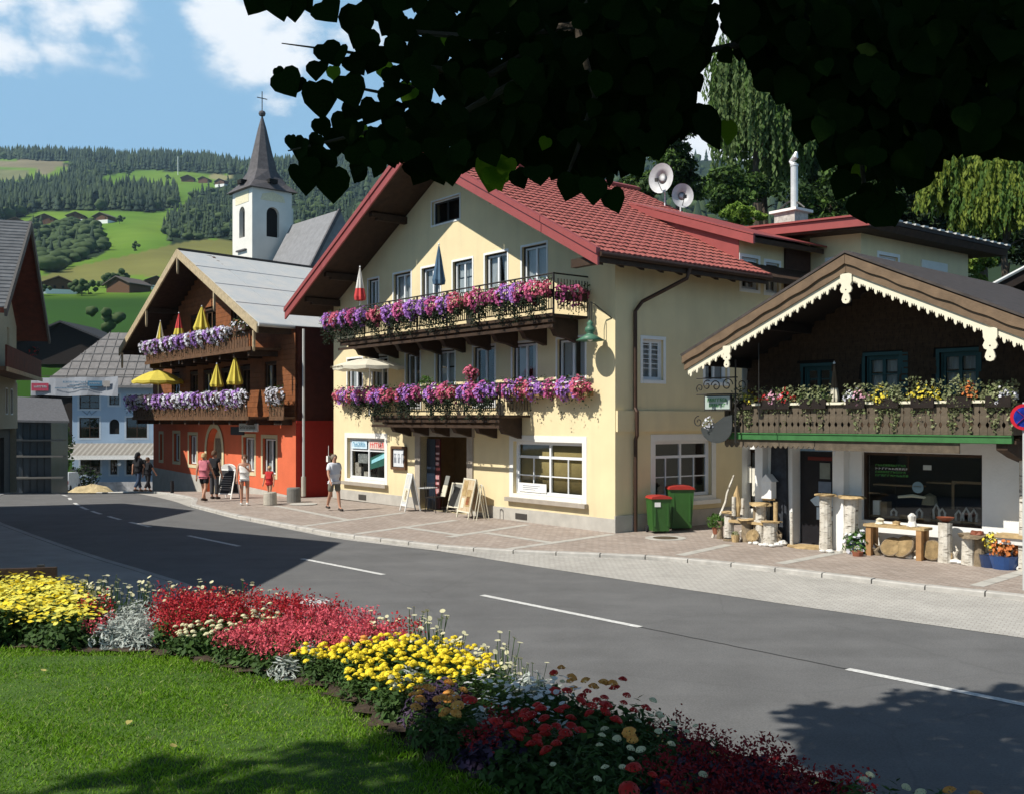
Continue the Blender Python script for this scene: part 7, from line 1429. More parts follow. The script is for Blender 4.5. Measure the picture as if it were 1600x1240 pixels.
# bins
m_bin = mat('green_bin', (.035, .11, .022), .45, var=.1, spec=.4); m_lid = mat('red_bin_lid', (.35, .035, .025), .45, var=.1)
def bin_(px, py, w_, d_, h_, rz, label, stick_=False):
    off = py; yy = YH.x(px, 800, off)[0]; root = thing('wheelie_bin', label, 'bin', YH.w(off, yy), YH.rz+rz); b = MB(); k = .82
    for (z0, k0), (z1, k1) in (((.06, k), (h_*.9, 1)),):
        vs = [(sx*w_/2*kk, sy*d_/2*kk, z) for z, kk in ((z0, k0), (z1, k1)) for sx, sy in ((-1, -1), (1, -1), (1, 1), (-1, 1))]; b.add(vs, [(0, 3, 2, 1), (0, 1, 5, 4), (1, 2, 6, 5), (2, 3, 7, 6), (3, 0, 4, 7)])
    b.box(-w_/2*1.03, w_/2*1.03, -d_/2*1.03, d_/2*1.03, h_*.9, h_*.93); [b.box(sx*w_*.33-.02, sx*w_*.33+.02, -d_/2*1.0, -d_/2*.8, h_*.2, h_*.86) for sx in (-1, 1)]; b.build('tub', m_bin, root)
    l_ = MB(lambda u, dd, z: (u, dd, z)); l_.prism([(-w_/2*1.08, h_*.93), (w_/2*1.08, h_*.93), (w_/2*.95, h_*.985), (w_/2*.4, h_*1.01), (-w_/2*.4, h_*1.01), (-w_/2*.95, h_*.985)], -d_/2*1.12, d_/2*1.05); l_.build('lid', m_lid, root)
    for sx in (-1, 1): o = MB().lathe([(.03, -.025), (.09, -.025), (.09, .025), (.03, .025)], seg=14).build('wheel', m_black, root, loc=(sx*w_*.46, d_/2*.82, .09)); o.rotation_euler = (0, R(90), 0)
    MB().tube([(-w_*.4, d_/2*1.05, h_*.92), (-w_*.4, d_/2*1.2, h_*.95), (w_*.4, d_/2*1.2, h_*.95), (w_*.4, d_/2*1.05, h_*.92)], .015, 6).build('handle', m_bin, root)
    if stick_: MB().box(-w_*.35, -w_*.05, -d_/2*1.02, -d_/2*1.0, h_*.72, h_*.84).build('sticker', m_white, root)
bin_(1029, .62, .50, .52, .92, R(60), 'smaller green bin with red lid and white sticker beside the downpipe', True)
bin_(1062, .45, .62, .62, 1.12, R(52), 'larger green bin with red lid behind the smaller one')
# bollards
for px_, py_, r_, h_, t_, mm in ((422, 786, .22, .42, 'short pale stone bollard in front of the child', mat('pale_stone', (.42, .39, .33), .85)), (459, 782, .24, .5, 'darker round concrete planter at the timber house corner', mat('dark_concrete', (.17, .165, .15), .9))):
    p = gpl(px_, py_+2); o = MB().lathe([(r_, 0), (r_*.98, h_*.92), (r_*.9, h_), (0, h_)], seg=18).build('bollard', mm); o.location = p; tag(o, t_, 'bollard')
o = MB().lathe([(.35, .01), (.45, .012), (.45, 0)], seg=24).build('drain_ring', m_band); o.location = gpl(474, 787); tag(o, 'pale ring set in the paving before the iron gate', 'drain cover')
bl = thing('kerb_post', 'small black post at the foot of the shaded end of the timber house', 'bollard', gpl(269, 770)); MB().tube([(0, 0, 0), (0, 0, .5)], .07, 8).build('post', m_black, bl)
# parked white van far down the street
vn = thing('parked_van', 'white van seen from behind at the far left end of the road', 'van', at(91, 769, 93), R(8))
b = MB(lambda u, d, z: (d, u, z)); b.prism([(0, .25), (4.2, .25), (4.2, .9), (3.6, 1.05), (3.0, 1.75), (.15, 1.8), (0, 1.1)], -.88, .88); b.build('body', mat('white_car_paint', (.66, .68, .70), .25, spec=.6), vn)
MB(lambda u, d, z: (d, u, z)).prism([(-.01, 1.12), (.13, 1.68), (.16, 1.68), (.02, 1.12)], -.72, .72).build('rear_window', m_gl, vn)
MB().box(-.85, .85, -.08, .0, .3, .55).build('bumper', mat('grey_bumper', (.12, .12, .12), .6), vn)
for sx in (-1, 1):
    MB().box(sx*.8-.08, sx*.8+.08, -.02, .02, .75, 1.05).build('tail_lamp', m_lid, vn)
    for y in (.7, 3.4): o = MB().lathe([(.1, -.1), (.32, -.1), (.32, .1), (.1, .1)], seg=14).build('wheel', m_black, vn, loc=(sx*.8, y, .32)); o.rotation_euler = (0, R(90), 0)
MB().box(-.26, .26, -.025, -.0, .6, .72).build('number_plate', m_white, vn)
# bench in the park corner
bc = thing('park_bench', 'dark brown wooden bench back rising behind the yellow flowers', 'bench', (-5.22, 9.35, 1.03), R(13))
for z in (.22, .0): MB().box(-1.2, .95, -.02, .03, z, z+.16).build('slat', m_wood, bc)
for x in (-1.0, .8): MB().box(x-.03, x+.03, .031, .08, -.6, .4).build('leg', m_rail, bc)
MB().box(-1.2, .95, .05, .45, -.2, -.16).build('seat', m_woodm, bc)
# ================================================================ trees behind the inn and the shop
def leaf_tree(px, pyb, pyt, wpx, Y, label, mats, n=9000, lsz=.22, kind='round', name='tree', seed=1, gaps=.0, trunk=True, weep=2.2, zb=0):
    rs = np.random.default_rng(seed); top = at(px, pyt, Y); bot = Vector((top.x, Y, zb)); H_ = top.z-zb; rw = wpx/FP*Y/2; root = thing(name, label, 'tree', bot); b = NB()
    zlow = (EYE+(655-pyb)/FP*Y)-zb
    if kind == 'conifer':
        t_ = rs.random(n)**.75; z = zlow+(H_-zlow)*(1-t_); tier = (z*1.1) % 1.0; r_ = rw*t_*(.55+.5*(1-tier))*np.sqrt(rs.uniform(.25, 1, n)); a = rs.uniform(0, 6.28, n); a = a+.3*np.sin(a*5+z)
        P = np.stack([r_*np.cos(a), r_*np.sin(a), z-r_*.25], 1); nr = np.stack([np.cos(a)*.4, np.sin(a)*.4, np.full(n, .9)], 1)+rs.normal(0, .3, (n, 3)); b.add(*LEAFC, orient(nr), rs.uniform(.7, 1.3, n)*lsz, P, rs.integers(0, len(mats), n))
    elif kind == 'weep':
        ns = n//26; d = rs.normal(size=(ns, 3)); d[:, 2] = np.abs(d[:, 2])*.9-.3; d /= np.linalg.norm(d, axis=1, keepdims=True); c0 = np.array([0, 0, (H_+zlow)/2+.1*H_]); lob = 1+.22*np.sin(d[:, :1]*6+seed)*np.cos(d[:, 2:]*7)
        S0 = c0+d*np.array([rw, rw*.7, (H_-zlow)/2*.9])*rs.uniform(.55, 1, ns)[:, None]*lob
        ln_ = rs.uniform(.4, 1, ns)*weep; k = 26; t_ = np.linspace(0, 1, k)[None, :]; P = S0[:, None, :]+np.stack([rs.normal(0, .05, (ns, k))+d[:, :1]*.25*t_, rs.normal(0, .05, (ns, k))+d[:, 1:2]*.25*t_, -t_*ln_[:, None]+.1*np.sin(t_*3)], 2)
        P = P.reshape(-1, 3); m = len(P); mi = np.repeat(rs.integers(0, len(mats), ns), k); nr = rs.normal(size=(m, 3))*np.array([1, 1, .35]); x_ = np.stack([rs.normal(0, .25, m), rs.normal(0, .25, m), -np.ones(m)], 1); x_ /= np.linalg.norm(x_, axis=1, keepdims=True); y_ = np.cross(nr, x_); y_ /= np.linalg.norm(y_, axis=1, keepdims=True); z_ = np.cross(x_, y_)
        b.add(*LEAFC, np.stack([x_, y_, z_], 2), np.stack([rs.uniform(.8, 1.4, m)*lsz, rs.uniform(.6, 1.15, m)*lsz, np.full(m, lsz)], 1), P, mi)
    else:
        nc = 26; cs = rs.normal(size=(nc, 3)); cs /= np.linalg.norm(cs, axis=1, keepdims=True); cs = cs*rs.uniform(.35, .85, nc)[:, None]*np.array([rw, rw*.8, (H_-zlow)/2])+np.array([0, 0, (H_+zlow)/2]); ci = rs.integers(0, nc, n); d = rs.normal(size=(n, 3)); d /= np.linalg.norm(d, axis=1, keepdims=True)
        P = cs[ci]+d*(rs.uniform(.6, 1.05, n)*np.minimum(rw, (H_-zlow)/2)*rs.uniform(.22, .42, nc)[ci])[:, None]*np.array([1.1, 1, .7]); b.add(*LEAFC, orient(d*.5+rs.normal(0, .6, (n, 3))+np.array([0, 0, .4])), rs.uniform(.6, 1.3, n)*lsz, P, (ci+rs.integers(0, 2, n)) % len(mats))
    tag(b.build('foliage', mats, root), kind='stuff')
    t = MB(); mb_ = mat('tree_bark', (.07, .055, .04), .9, var=.3, bump=.5, scale=3); t.tube([(0, 0, 0), (.1, 0, H_*.35), (-.1, .1, H_*.65), (0, 0, H_*.93)], [H_*.018+.1, H_*.015+.06, H_*.009+.03, .02], 8); tr = t.build('trunk', mb_, root)
    t = MB()
    for k in range(12): z = H_*rs.uniform(.3, .85); a = rs.uniform(0, 6.28); l_ = rw*rs.uniform(.4, .8)*(1-z/H_*.5); t.tube([(0, 0, z), (l_*.5*math.cos(a), l_*.5*math.sin(a), z+l_*.35), (l_*math.cos(a), l_*math.sin(a), z+l_*.45)], [.06, .04, .015], 5)
    tag(t.build('limbs', mb_, root), kind='stuff'); return root
m_w1 = mat('birch_leaf', (.075, .125, .035), .75, scale=.8, col2=(.14, .20, .065), sss=.3, coord='World'); m_w2 = mat('willow_leaf', (.13, .18, .02), .75, scale=.8, col2=(.22, .27, .04), sss=.3, coord='World')
leaf_tree(1185, 345, 62, 150, 54, 'tall weeping birch behind the inn, left of the steel flue', [m_w1, m_w1, m_l2], 26000, .27, 'weep', 'weeping_birch', 3, weep=4.0, zb=2)
leaf_tree(1240, 340, 150, 90, 57, 'lower weeping birch stem right behind the steel flue', [m_w1, m_l1], 11000, .25, 'weep', 'weeping_birch', 4, weep=3.5, zb=2)
leaf_tree(1195, 350, 90, 130, 64, 'dark leafy tree filling the gap behind the weeping birches', [m_l1, m_l2], 9000, .36, 'round', 'broadleaf_tree', 41, zb=2)
leaf_tree(1062, 330, 185, 110, 62, 'dark leafy tree behind the satellite dishes', [m_l1, m_l2, m_l1], 6000, .34, 'round', 'broadleaf_tree', 5, zb=2)
leaf_tree(1145, 352, 255, 95, 50, 'mid green maple at the foot of the weeping birch', [m_l2, m_l1], 5500, .26, 'round', 'broadleaf_tree', 6, zb=2)
leaf_tree(1160, 356, 312, 85, 46, 'bright green bush just above the inn roof', [m_l3, m_l3], 3500, .2, 'round', 'bush', 7, zb=4)
leaf_tree(1005, 330, 262, 70, 66, 'small tree seen between the lime leaves and the roof ridge', [m_l1, m_l2], 3500, .3, 'round', 'broadleaf_tree', 8, zb=2)
for i, (x, t_, w_, yy) in enumerate(((1300, -60, 150, 58), (1370, -20, 150, 54), (1440, -80, 170, 60), (1530, 20, 160, 56), (1610, -40, 180, 60))): leaf_tree(x, 390, t_, w_, yy, ['dark tall spruce behind the rear wing, nearest the flue', 'dark spruce behind the white shutter of the rear wing', 'tallest dark spruce, left of the willow', 'dark spruce behind the middle of the willow', 'dark spruce at the right edge behind the willow'][i], [m_l1, mat('spruce_needle', (.008, .018, .008), .8, scale=1, col2=(.016, .032, .012), coord='World')], 16000, .42, 'conifer', 'spruce_tree', 20+i, zb=2)
leaf_tree(1490, 400, 232, 100, 41, 'yellow green willow with hanging shoots, left of the pair', [m_w2, m_w2, m_l2], 12000, .20, 'weep', 'willow_tree', 31, weep=1.5, zb=2)
leaf_tree(1575, 440, 250, 140, 40, 'yellow green willow at the right edge', [m_w2, m_w2, m_l2], 17000, .20, 'weep', 'willow_tree', 32, weep=1.6, zb=2)
leaf_tree(1500, 450, 370, 130, 37, 'low golden green bush below the willows', [m_w2, m_l2, m_l3], 6000, .18, 'round', 'bush', 33, zb=2)
leaf_tree(1300, 400, 250, 160, 50, 'dark broadleaf tree between the flue and the spruces', [m_l1, m_l1, m_l2], 7000, .3, 'round', 'broadleaf_tree', 34, zb=2)
rb2 = thing('neighbour_roof', 'dark timber roof corner rising behind the right end of the carved shop', 'building', at(1600, 455, 28), R(-30)); b = MB(); b.prism([(-1.6, -.4), (1.5, 1.2), (5, -.6), (5, -.9), (1.5, .9), (-1.6, -.7)], -1, 8); b.build('roof', m_blackw, rb2); b = MB(); b.prism([(-.9, -6), (4, -6), (4, -.6), (1.5, .7), (-.9, -.6)], 0, 7); b.build('wall', m_wood, rb2)
b = MB(); b.tube([(-1.6, -1.05, -.35), (1.5, -1.05, 1.25)], .05, 6); b.build('gutter', m_zinc, rb2)
# ================================================================ the lime tree over the viewer
HEART = [(0, 0), (-.07, .20), (.03, .42), (.25, .54), (.52, .50), (.78, .27), (1.04, 0), (.78, -.27), (.52, -.50), (.25, -.54), (.03, -.42), (-.07, -.20)]
hv = [(.38, 0, 0)]+[(x, y, .16*abs(y)-.05*x*x) for x, y in HEART]; hf = [(0, 1+i, 1+(i+1) % 12) for i in range(12)]
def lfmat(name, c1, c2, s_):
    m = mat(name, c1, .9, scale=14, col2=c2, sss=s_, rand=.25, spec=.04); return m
m_lf = lfmat('lime_leaf', (.004, .011, .002), (.008, .020, .003), .12); m_lfb = lfmat('lit_lime_leaf', (.09, .19, .015), (.13, .25, .02), .5)  # dark and bright copies of one leaf: shade and sun put into colour
lime = thing('lime_tree', 'lime tree whose dark heart shaped leaves hang across the top of the view', 'tree', (1.9, -3.2, 1.08))
LO = Vector((1.9, -3.2, 1.08))
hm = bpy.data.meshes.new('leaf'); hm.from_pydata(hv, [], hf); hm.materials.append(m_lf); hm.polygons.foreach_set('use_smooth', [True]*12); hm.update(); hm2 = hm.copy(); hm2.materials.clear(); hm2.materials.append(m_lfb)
PA = [(575, 40), (640, 10), (700, -10), (1112, -10), (1112, 50), (1090, 100), (1088, 140), (1092, 190), (1105, 225), (1060, 215), (1035, 255), (1000, 240), (985, 290), (945, 300), (880, 275), (830, 285), (790, 250), (745, 230), (700, 245), (650, 240), (620, 215), (600, 170), (640, 120), (600, 90)]
PB = [(1132, -10), (1640, -10), (1640, 245), (1560, 255), (1500, 235), (1455, 245), (1430, 262), (1400, 290), (1345, 285), (1310, 245), (1275, 225), (1245, 165), (1200, 115), (1172, 85), (1150, 40)]
PC = [(480, 185), (540, 150), (640, 150), (660, 250), (600, 275), (560, 300), (500, 300), (455, 280), (470, 240)]
def leafR(k, rs, flat=.55):
    x_ = np.stack([rs.normal(0, .45, k), rs.normal(0, .35, k), -np.ones(k)], 1); x_ /= np.linalg.norm(x_, axis=1, keepdims=True); nn = np.stack([rs.normal(0, flat, k), -np.ones(k), rs.normal(.25, flat, k)], 1); y_ = np.cross(nn, x_); y_ /= np.linalg.norm(y_, axis=1, keepdims=True); return np.stack([x_, y_, np.cross(x_, y_)], 2)
rs = np.random.default_rng(77)
def insample(poly, k):
    xs_ = [p[0] for p in poly]; ys_ = [p[1] for p in poly]; out_ = np.zeros((0, 2))
    while len(out_) < k: c = np.stack([rs.uniform(min(xs_), max(xs_), k*2), rs.uniform(min(ys_), max(ys_), k*2)], 1); out_ = np.concatenate([out_, c[inpoly(c[:, 0], c[:, 1], poly)]])
    return out_[:k]
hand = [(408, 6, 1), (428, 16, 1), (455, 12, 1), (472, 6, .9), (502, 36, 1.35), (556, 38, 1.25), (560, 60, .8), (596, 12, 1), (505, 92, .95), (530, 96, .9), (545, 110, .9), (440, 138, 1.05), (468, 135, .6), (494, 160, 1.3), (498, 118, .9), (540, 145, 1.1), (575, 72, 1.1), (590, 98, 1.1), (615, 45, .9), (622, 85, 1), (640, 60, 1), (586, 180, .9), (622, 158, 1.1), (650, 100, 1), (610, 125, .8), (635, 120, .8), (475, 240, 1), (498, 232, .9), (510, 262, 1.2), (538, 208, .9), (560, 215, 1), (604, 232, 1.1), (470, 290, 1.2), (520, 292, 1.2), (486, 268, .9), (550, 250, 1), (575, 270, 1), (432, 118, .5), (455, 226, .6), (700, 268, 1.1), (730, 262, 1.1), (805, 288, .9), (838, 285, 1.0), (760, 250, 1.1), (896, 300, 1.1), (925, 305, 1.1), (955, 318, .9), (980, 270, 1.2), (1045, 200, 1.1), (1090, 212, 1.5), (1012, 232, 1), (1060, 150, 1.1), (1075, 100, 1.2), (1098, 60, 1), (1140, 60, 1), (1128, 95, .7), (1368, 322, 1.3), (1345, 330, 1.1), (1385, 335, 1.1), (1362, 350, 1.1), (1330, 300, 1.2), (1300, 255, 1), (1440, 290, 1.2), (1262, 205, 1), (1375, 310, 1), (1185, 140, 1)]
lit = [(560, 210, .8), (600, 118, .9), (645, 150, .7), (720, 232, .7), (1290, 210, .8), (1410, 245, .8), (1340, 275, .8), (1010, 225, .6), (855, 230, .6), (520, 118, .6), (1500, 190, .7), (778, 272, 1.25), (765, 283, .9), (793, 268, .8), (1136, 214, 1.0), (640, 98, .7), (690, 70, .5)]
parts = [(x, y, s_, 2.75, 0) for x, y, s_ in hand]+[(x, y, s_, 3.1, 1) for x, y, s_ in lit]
A_ = insample(PA, 140); A_ = A_[(A_[:, 0] > 690) | (rs.random(len(A_)) < .6)]; B_ = insample(PB, 105); C_ = np.concatenate([insample(PC, 14), insample([(575, 190), (750, 190), (755, 275), (700, 290), (560, 300)], 48)])
parts += [(p[0], p[1]-14, rs.uniform(.7, 1.1), rs.uniform(2.4, 3.6), 0) for p in np.concatenate([A_, B_, C_])]
RR = leafR(len(parts), rs, .4)
for (px_, py_, s_, Y_, li), Rk in zip(parts, RR):
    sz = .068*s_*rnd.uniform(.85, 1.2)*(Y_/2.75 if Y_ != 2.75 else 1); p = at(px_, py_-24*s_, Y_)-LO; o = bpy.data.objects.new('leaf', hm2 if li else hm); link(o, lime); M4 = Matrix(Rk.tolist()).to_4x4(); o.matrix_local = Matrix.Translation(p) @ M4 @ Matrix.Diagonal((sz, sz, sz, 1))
b = NB()
def fill(poly, k, y0, y1, sz=.095, shrink=0):
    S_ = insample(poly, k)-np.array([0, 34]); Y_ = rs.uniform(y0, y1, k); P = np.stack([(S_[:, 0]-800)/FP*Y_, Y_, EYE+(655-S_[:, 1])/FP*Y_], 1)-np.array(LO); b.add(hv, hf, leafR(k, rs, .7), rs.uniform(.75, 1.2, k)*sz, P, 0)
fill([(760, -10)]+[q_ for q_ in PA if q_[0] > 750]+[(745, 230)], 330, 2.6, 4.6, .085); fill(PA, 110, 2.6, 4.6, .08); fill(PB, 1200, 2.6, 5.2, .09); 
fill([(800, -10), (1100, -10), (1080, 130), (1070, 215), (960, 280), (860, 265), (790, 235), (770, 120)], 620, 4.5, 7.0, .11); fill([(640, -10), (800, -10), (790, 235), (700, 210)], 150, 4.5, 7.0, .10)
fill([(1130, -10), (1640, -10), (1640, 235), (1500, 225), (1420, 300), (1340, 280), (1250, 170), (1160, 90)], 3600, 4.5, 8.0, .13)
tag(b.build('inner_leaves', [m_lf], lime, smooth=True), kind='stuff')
# crown overhead
n = 44000; c0 = np.array([-1.6, 1.9, 8.1])-np.array(LO); d = rs.normal(size=(n, 3)); d /= np.linalg.norm(d, axis=1, keepdims=True); lob = 1+.16*np.sin(d[:, 0]*5+2)+.12*np.sin(d[:, 1]*7+d[:, 0]*4); P = c0+d*np.array([6.2, 6.2, 2.7])*(lob*rs.uniform(.35, 1, n)**.6)[:, None]
W_ = P+np.array(LO); el = (W_[:, 2]-EYE)/np.maximum(W_[:, 1], .01); keep = (W_[:, 1] < .3) | (el > .50)
edge_ = [(-30, 0), (-4, 4.3), (-.84, 5.44), (.4, 6.0), (1.4, 6.64), (2.3, 7.6), (2.5, 9.1), (2.8, 10.0), (3.6, 10.3), (5.5, 10.95), (10, 12.5), (30, 20)]      # shade edge on the ground; crown leaves are trimmed so their shadow ends here
sx_, sy_ = W_[:, 0]+W_[:, 2]*.862/1.1, W_[:, 1]+W_[:, 2]*.5/1.1; keep &= dline(sx_, sy_, edge_) < .12*np.sin(sx_*5)+.1*np.sin(sy_*9)+rs.normal(0, .08, len(sx_))
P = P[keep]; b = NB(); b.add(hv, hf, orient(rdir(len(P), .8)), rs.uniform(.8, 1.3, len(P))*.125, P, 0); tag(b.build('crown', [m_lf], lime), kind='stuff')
t = MB(); t.tube([(0, 0, -.2), (.05, .1, 1.2), (-.1, .3, 3.0), (-.2, .8, 5.0), (-.6, 1.6, 7.5)], [.34, .27, .22, .17, .08], 14); t.build('trunk', MATS['tree_bark'], lime)
def limb(pts, r0, r1): n_ = len(pts); MB().tube([Vector(p)-LO for p in pts], [r0+(r1-r0)*i/(n_-1) for i in range(n_)], 7).build('branch', MATS['tree_bark'], lime)
limb([LO+Vector((-.1, .3, 3.0)), (1.7, -1, 4.9), (1.2, .8, 4.95), (.7, 2.2, 4.5), at(900, 40, 3.0)], .11, .015)
limb([LO+Vector((-.15, .6, 3.8)), (2.3, -.5, 5.0), (2.4, 1.5, 4.9), at(1350, 60, 3.6)], .10, .02)
limb([at(900, 40, 3.0), at(760, 60, 2.9), at(640, 50, 2.8), at(560, 20, 2.8)], .013, .004)
limb([at(900, 40, 3.0), at(760, 120, 2.9), at(640, 100, 2.85), at(545, 82, 2.8), at(440, 68, 2.75)], .012, .0015)
limb([at(700, 105, 2.9), at(620, 150, 2.85), at(560, 138, 2.8), at(430, 125, 2.75)], .008, .0015)
limb([at(820, 120, 2.9), at(700, 190, 2.9), at(600, 200, 2.85), at(520, 220, 2.8), at(450, 236, 2.75)], .011, .002)
limb([at(900, 40, 3.0), at(930, 150, 2.95), at(900, 240, 2.9), at(880, 290, 2.85)], .012, .003)
limb([at(1350, 60, 3.6), at(1340, 180, 3.3), at(1350, 290, 3.0), at(1365, 340, 2.8)], .014, .003)
limb([at(1350, 60, 3.6), at(1200, 60, 3.3), at(1060, 90, 3.1), at(950, 80, 3.0)], .015, .006)
# ================================================================ lawn and flower bed
m_lawn = mat('lawn_ground', (.035, .075, .01), .95, scale=6, col2=(.06, .12, .016), bump=.4, coord='World')
lx = np.arange(-26, 10, .25); ly = np.arange(-14, 9.6, .25)
g = gridmesh('lawn', lx, ly, lambda X, Y: park(X, Y)-.02+np.clip(-dline(X, Y, INN)*.35, -.3, .03), m_lawn, keep=lambda X, Y: dline(X, Y, INN) < .1); tag(g, kind='structure')
m_g1 = mat('grass_blade', (.11, .25, .008), .6, scale=1.1, col2=(.21, .38, .018), sss=.4, coord='World', detail=8); m_g2 = mat('pale_grass_blade', (.26, .34, .08), .6, scale=3, sss=.4, coord='World', col2=(.32, .34, .12))
N_ = 420000; gx_ = rs.uniform(-8.5, 2.2, N_); gy_ = 3.2+rs.random(N_)**1.3*4.8; k_ = (dline(gx_, gy_, INN) < .02+rs.normal(0, .03, N_)) & ((gx_ > -gy_*.56-3) & (gx_ < gy_*.56+.3)); gx_, gy_ = gx_[k_], gy_[k_]; n = len(gx_)
pat = .5+.5*np.sin(gx_*3.1+np.sin(gy_*2.3)*2)*np.sin(gy_*3.7+gx_); h = rs.uniform(.013, .034, n)*(.7+.6*pat); a = rs.uniform(0, 6.28, n); wv = .0032
bx = np.stack([np.cos(a), np.sin(a), np.zeros(n)], 1); lean = np.stack([rs.normal(0, .5, n), rs.normal(0, .5, n), np.zeros(n)], 1)*h[:, None]; base = np.stack([gx_, gy_, 1.1+0*gx_], 1)
V = np.stack([base-bx*wv, base+bx*wv, base+lean*.45+np.array([0, 0, 1])*h[:, None]*.65+bx*wv*.7, base+lean+np.array([0, 0, 1])*h[:, None]], 1).reshape(-1, 3)
b = NB(); I4 = np.arange(n)*4; F = np.stack([np.stack([I4, I4+1, I4+2], 1), np.stack([I4, I4+2, I4+3], 1)], 1).reshape(-1, 3); b.V = [V]; b.F = [F]; b.M = [np.repeat((rs.random(n) < .12).astype(int), 2)]
tag(b.build('grass', [m_g1, m_g2]), 'short green lawn grass', 'grass', kind='stuff')
m_soil = mat('dark_soil', (.035, .024, .016), .95, scale=20, col2=(.07, .05, .035), bump=.8, bscale=30, coord='World')
g = gridmesh('flower_bed_soil', np.arange(-14, 6, .12), np.arange(-1, 11, .12), lambda X, Y: park(X, Y)+.012+.015*np.sin(X*23)*np.sin(Y*19), m_soil, keep=lambda X, Y: (dline(X, Y, INN) > -.05) & (dline(X, Y, OUT) < .35)); tag(g, kind='structure')
def clover(k):
    pass
# plant kinds: each a leafy clump and its blossoms; copies share the meshes
def mk(b, name, mats, sm=False): o = b.build(name, mats, None, smooth=sm); me = o.data; bpy.data.objects.remove(o); return me
LF_G = mat('bed_leaf', (.025, .06, .012), .7, scale=12, col2=(.06, .12, .02), sss=.2, rand=.15); LF_S = mat('silver_leaf', (.33, .37, .33), .85, scale=12, col2=(.50, .53, .49), sss=.15, rand=.1); LF_P = mat('purple_leaf_dark', (.03, .018, .035), .7, scale=12, col2=(.07, .04, .09), rand=.15)
C_Y = mat('marigold_yellow', (.85, .66, .03), .7, var=.12, scale=60, sss=.15, rand=.08); C_O = mat('zinnia_orange', (.75, .25, .04), .7, scale=30, col2=(.8, .42, .10), sss=.15, rand=.1); C_R = mat('salvia_red', (.42, .022, .03), .7, var=.3, scale=30, sss=.2, rand=.15); C_K = mat('pink_red_begonia', (.62, .10, .13), .7, var=.3, scale=30, sss=.2, rand=.15); C_C = mat('cream_flower', (.72, .68, .42), .7, var=.08, sss=.2); C_W = mat('white_daisy', (.80, .80, .78), .7, var=.04, sss=.2); C_R2 = mat('shaded_begonia_red', (.24, .01, .014), .7, var=.4, scale=30, sss=.15, rand=.2); C_D = mat('dahlia_scarlet', (.50, .02, .015), .6, var=.2, scale=30, sss=.2, rand=.1); C_Y2 = mat('chrysanthemum_yellow', (.80, .74, .12), .7, var=.08, sss=.2)  # begonia red is the salvia red darkened: bed shade put into the blooms
def foliage(n, r_, h_, sz, m_, seed, narrow=1.0, shell=.4, up=.5):
    q = np.random.default_rng(seed); d = q.normal(size=(n, 3)); d[:, 2] = np.abs(d[:, 2]); d /= np.linalg.norm(d, axis=1, keepdims=True); P = d*np.array([r_, r_, h_])*q.uniform(shell, 1, n)[:, None]; b = NB(); s_ = q.uniform(.7, 1.3, n)*sz
    b.add(*LEAFC, orient(d+q.normal(0, up, (n, 3))+np.array([0, 0, .4])), np.stack([s_, s_*narrow, s_], 1), P, 0); return mk(b, 'foliage', [m_])
def pom():       # ruffled ball bloom
    vs = [(0, 0, .55)]; fs = []; rings = ((.45, .42, 7), (.8, .15, 9), (1.0, -.12, 10), (.6, -.35, 8)); prev = None; q = random.Random(3)
    for r_, z, k in rings:
        st = len(vs)
        for i in range(k): a_ = 2*math.pi*i/k+z; rr = r_*(1+q.uniform(-.12, .12)); vs.append((rr*math.cos(a_), rr*math.sin(a_), z+q.uniform(-.07, .07)))
        if prev is None: fs += [(0, st+i, st+(i+1) % k) for i in range(k)]
        else:
            ps, pk = prev
            for i in range(k): j = int(i*pk/k) % pk; j2 = int((i+1)*pk/k) % pk; fs.append((ps+j, st+i, st+(i+1) % k)); 
            for j in range(pk): i = int((j+1)*k/pk) % k; fs.append((ps+j, st+i, ps+(j+1) % pk))
        prev = (st, k)
    return vs, fs
POM = pom()
def daisy(k=9):
    vs = [(0, 0, .05)]; fs = []
    for i in range(k): a0, a1 = 2*math.pi*(i+.08)/k, 2*math.pi*(i+.92)/k; vs += [(math.cos(a0)*.95, math.sin(a0)*.95, .08), (math.cos(a1)*.95, math.sin(a1)*.95, .08)]; fs.append((0, 1+2*i, 2+2*i))
    return vs, fs
DAI = daisy()
def blooms(shape, n, r_, h_, sz, mats, seed, tilt=.35, zmin=.55, jit=.15, eye=None):
    q = np.random.default_rng(seed); t_ = q.uniform(0, 1, n)**.6; a_ = q.uniform(0, 6.28, n); P = np.stack([r_*t_*np.cos(a_), r_*t_*np.sin(a_), h_*(zmin+(1-zmin)*np.sqrt(1-t_**2*.8))+q.uniform(-.04, .04, n)*jit*6], 1); nr = np.stack([P[:, 0]/r_*tilt, P[:, 1]/r_*tilt-.15, np.ones(n)], 1)+q.normal(0, .15, (n, 3)); b = NB(); b.add(*shape, orient(nr), q.uniform(.75, 1.2, n)*sz, P, q.integers(0, len(mats), n)); return mk(b, 'blossoms', mats)
def spikes(n, r_, h_, sz, m_, seed, hl=.10):       # upright flower spikes of many small petals
    q = np.random.default_rng(seed); a_ = q.uniform(0, 6.28, n); t_ = np.sqrt(q.uniform(0, 1, n)); c = np.stack([r_*t_*np.cos(a_), r_*t_*np.sin(a_), h_*(.75+.25*np.sqrt(1-t_**2*.9))], 1); k = 16; P = np.repeat(c, k, 0)+q.normal(0, 1, (n*k, 3))*np.array([.02, .02, hl*.4]); b = NB(); b.add(*LEAFC, orient(q.normal(size=(n*k, 3))), q.uniform(.7, 1.3, n*k)*sz, P, 0); return mk(b, 'blossoms', [m_])
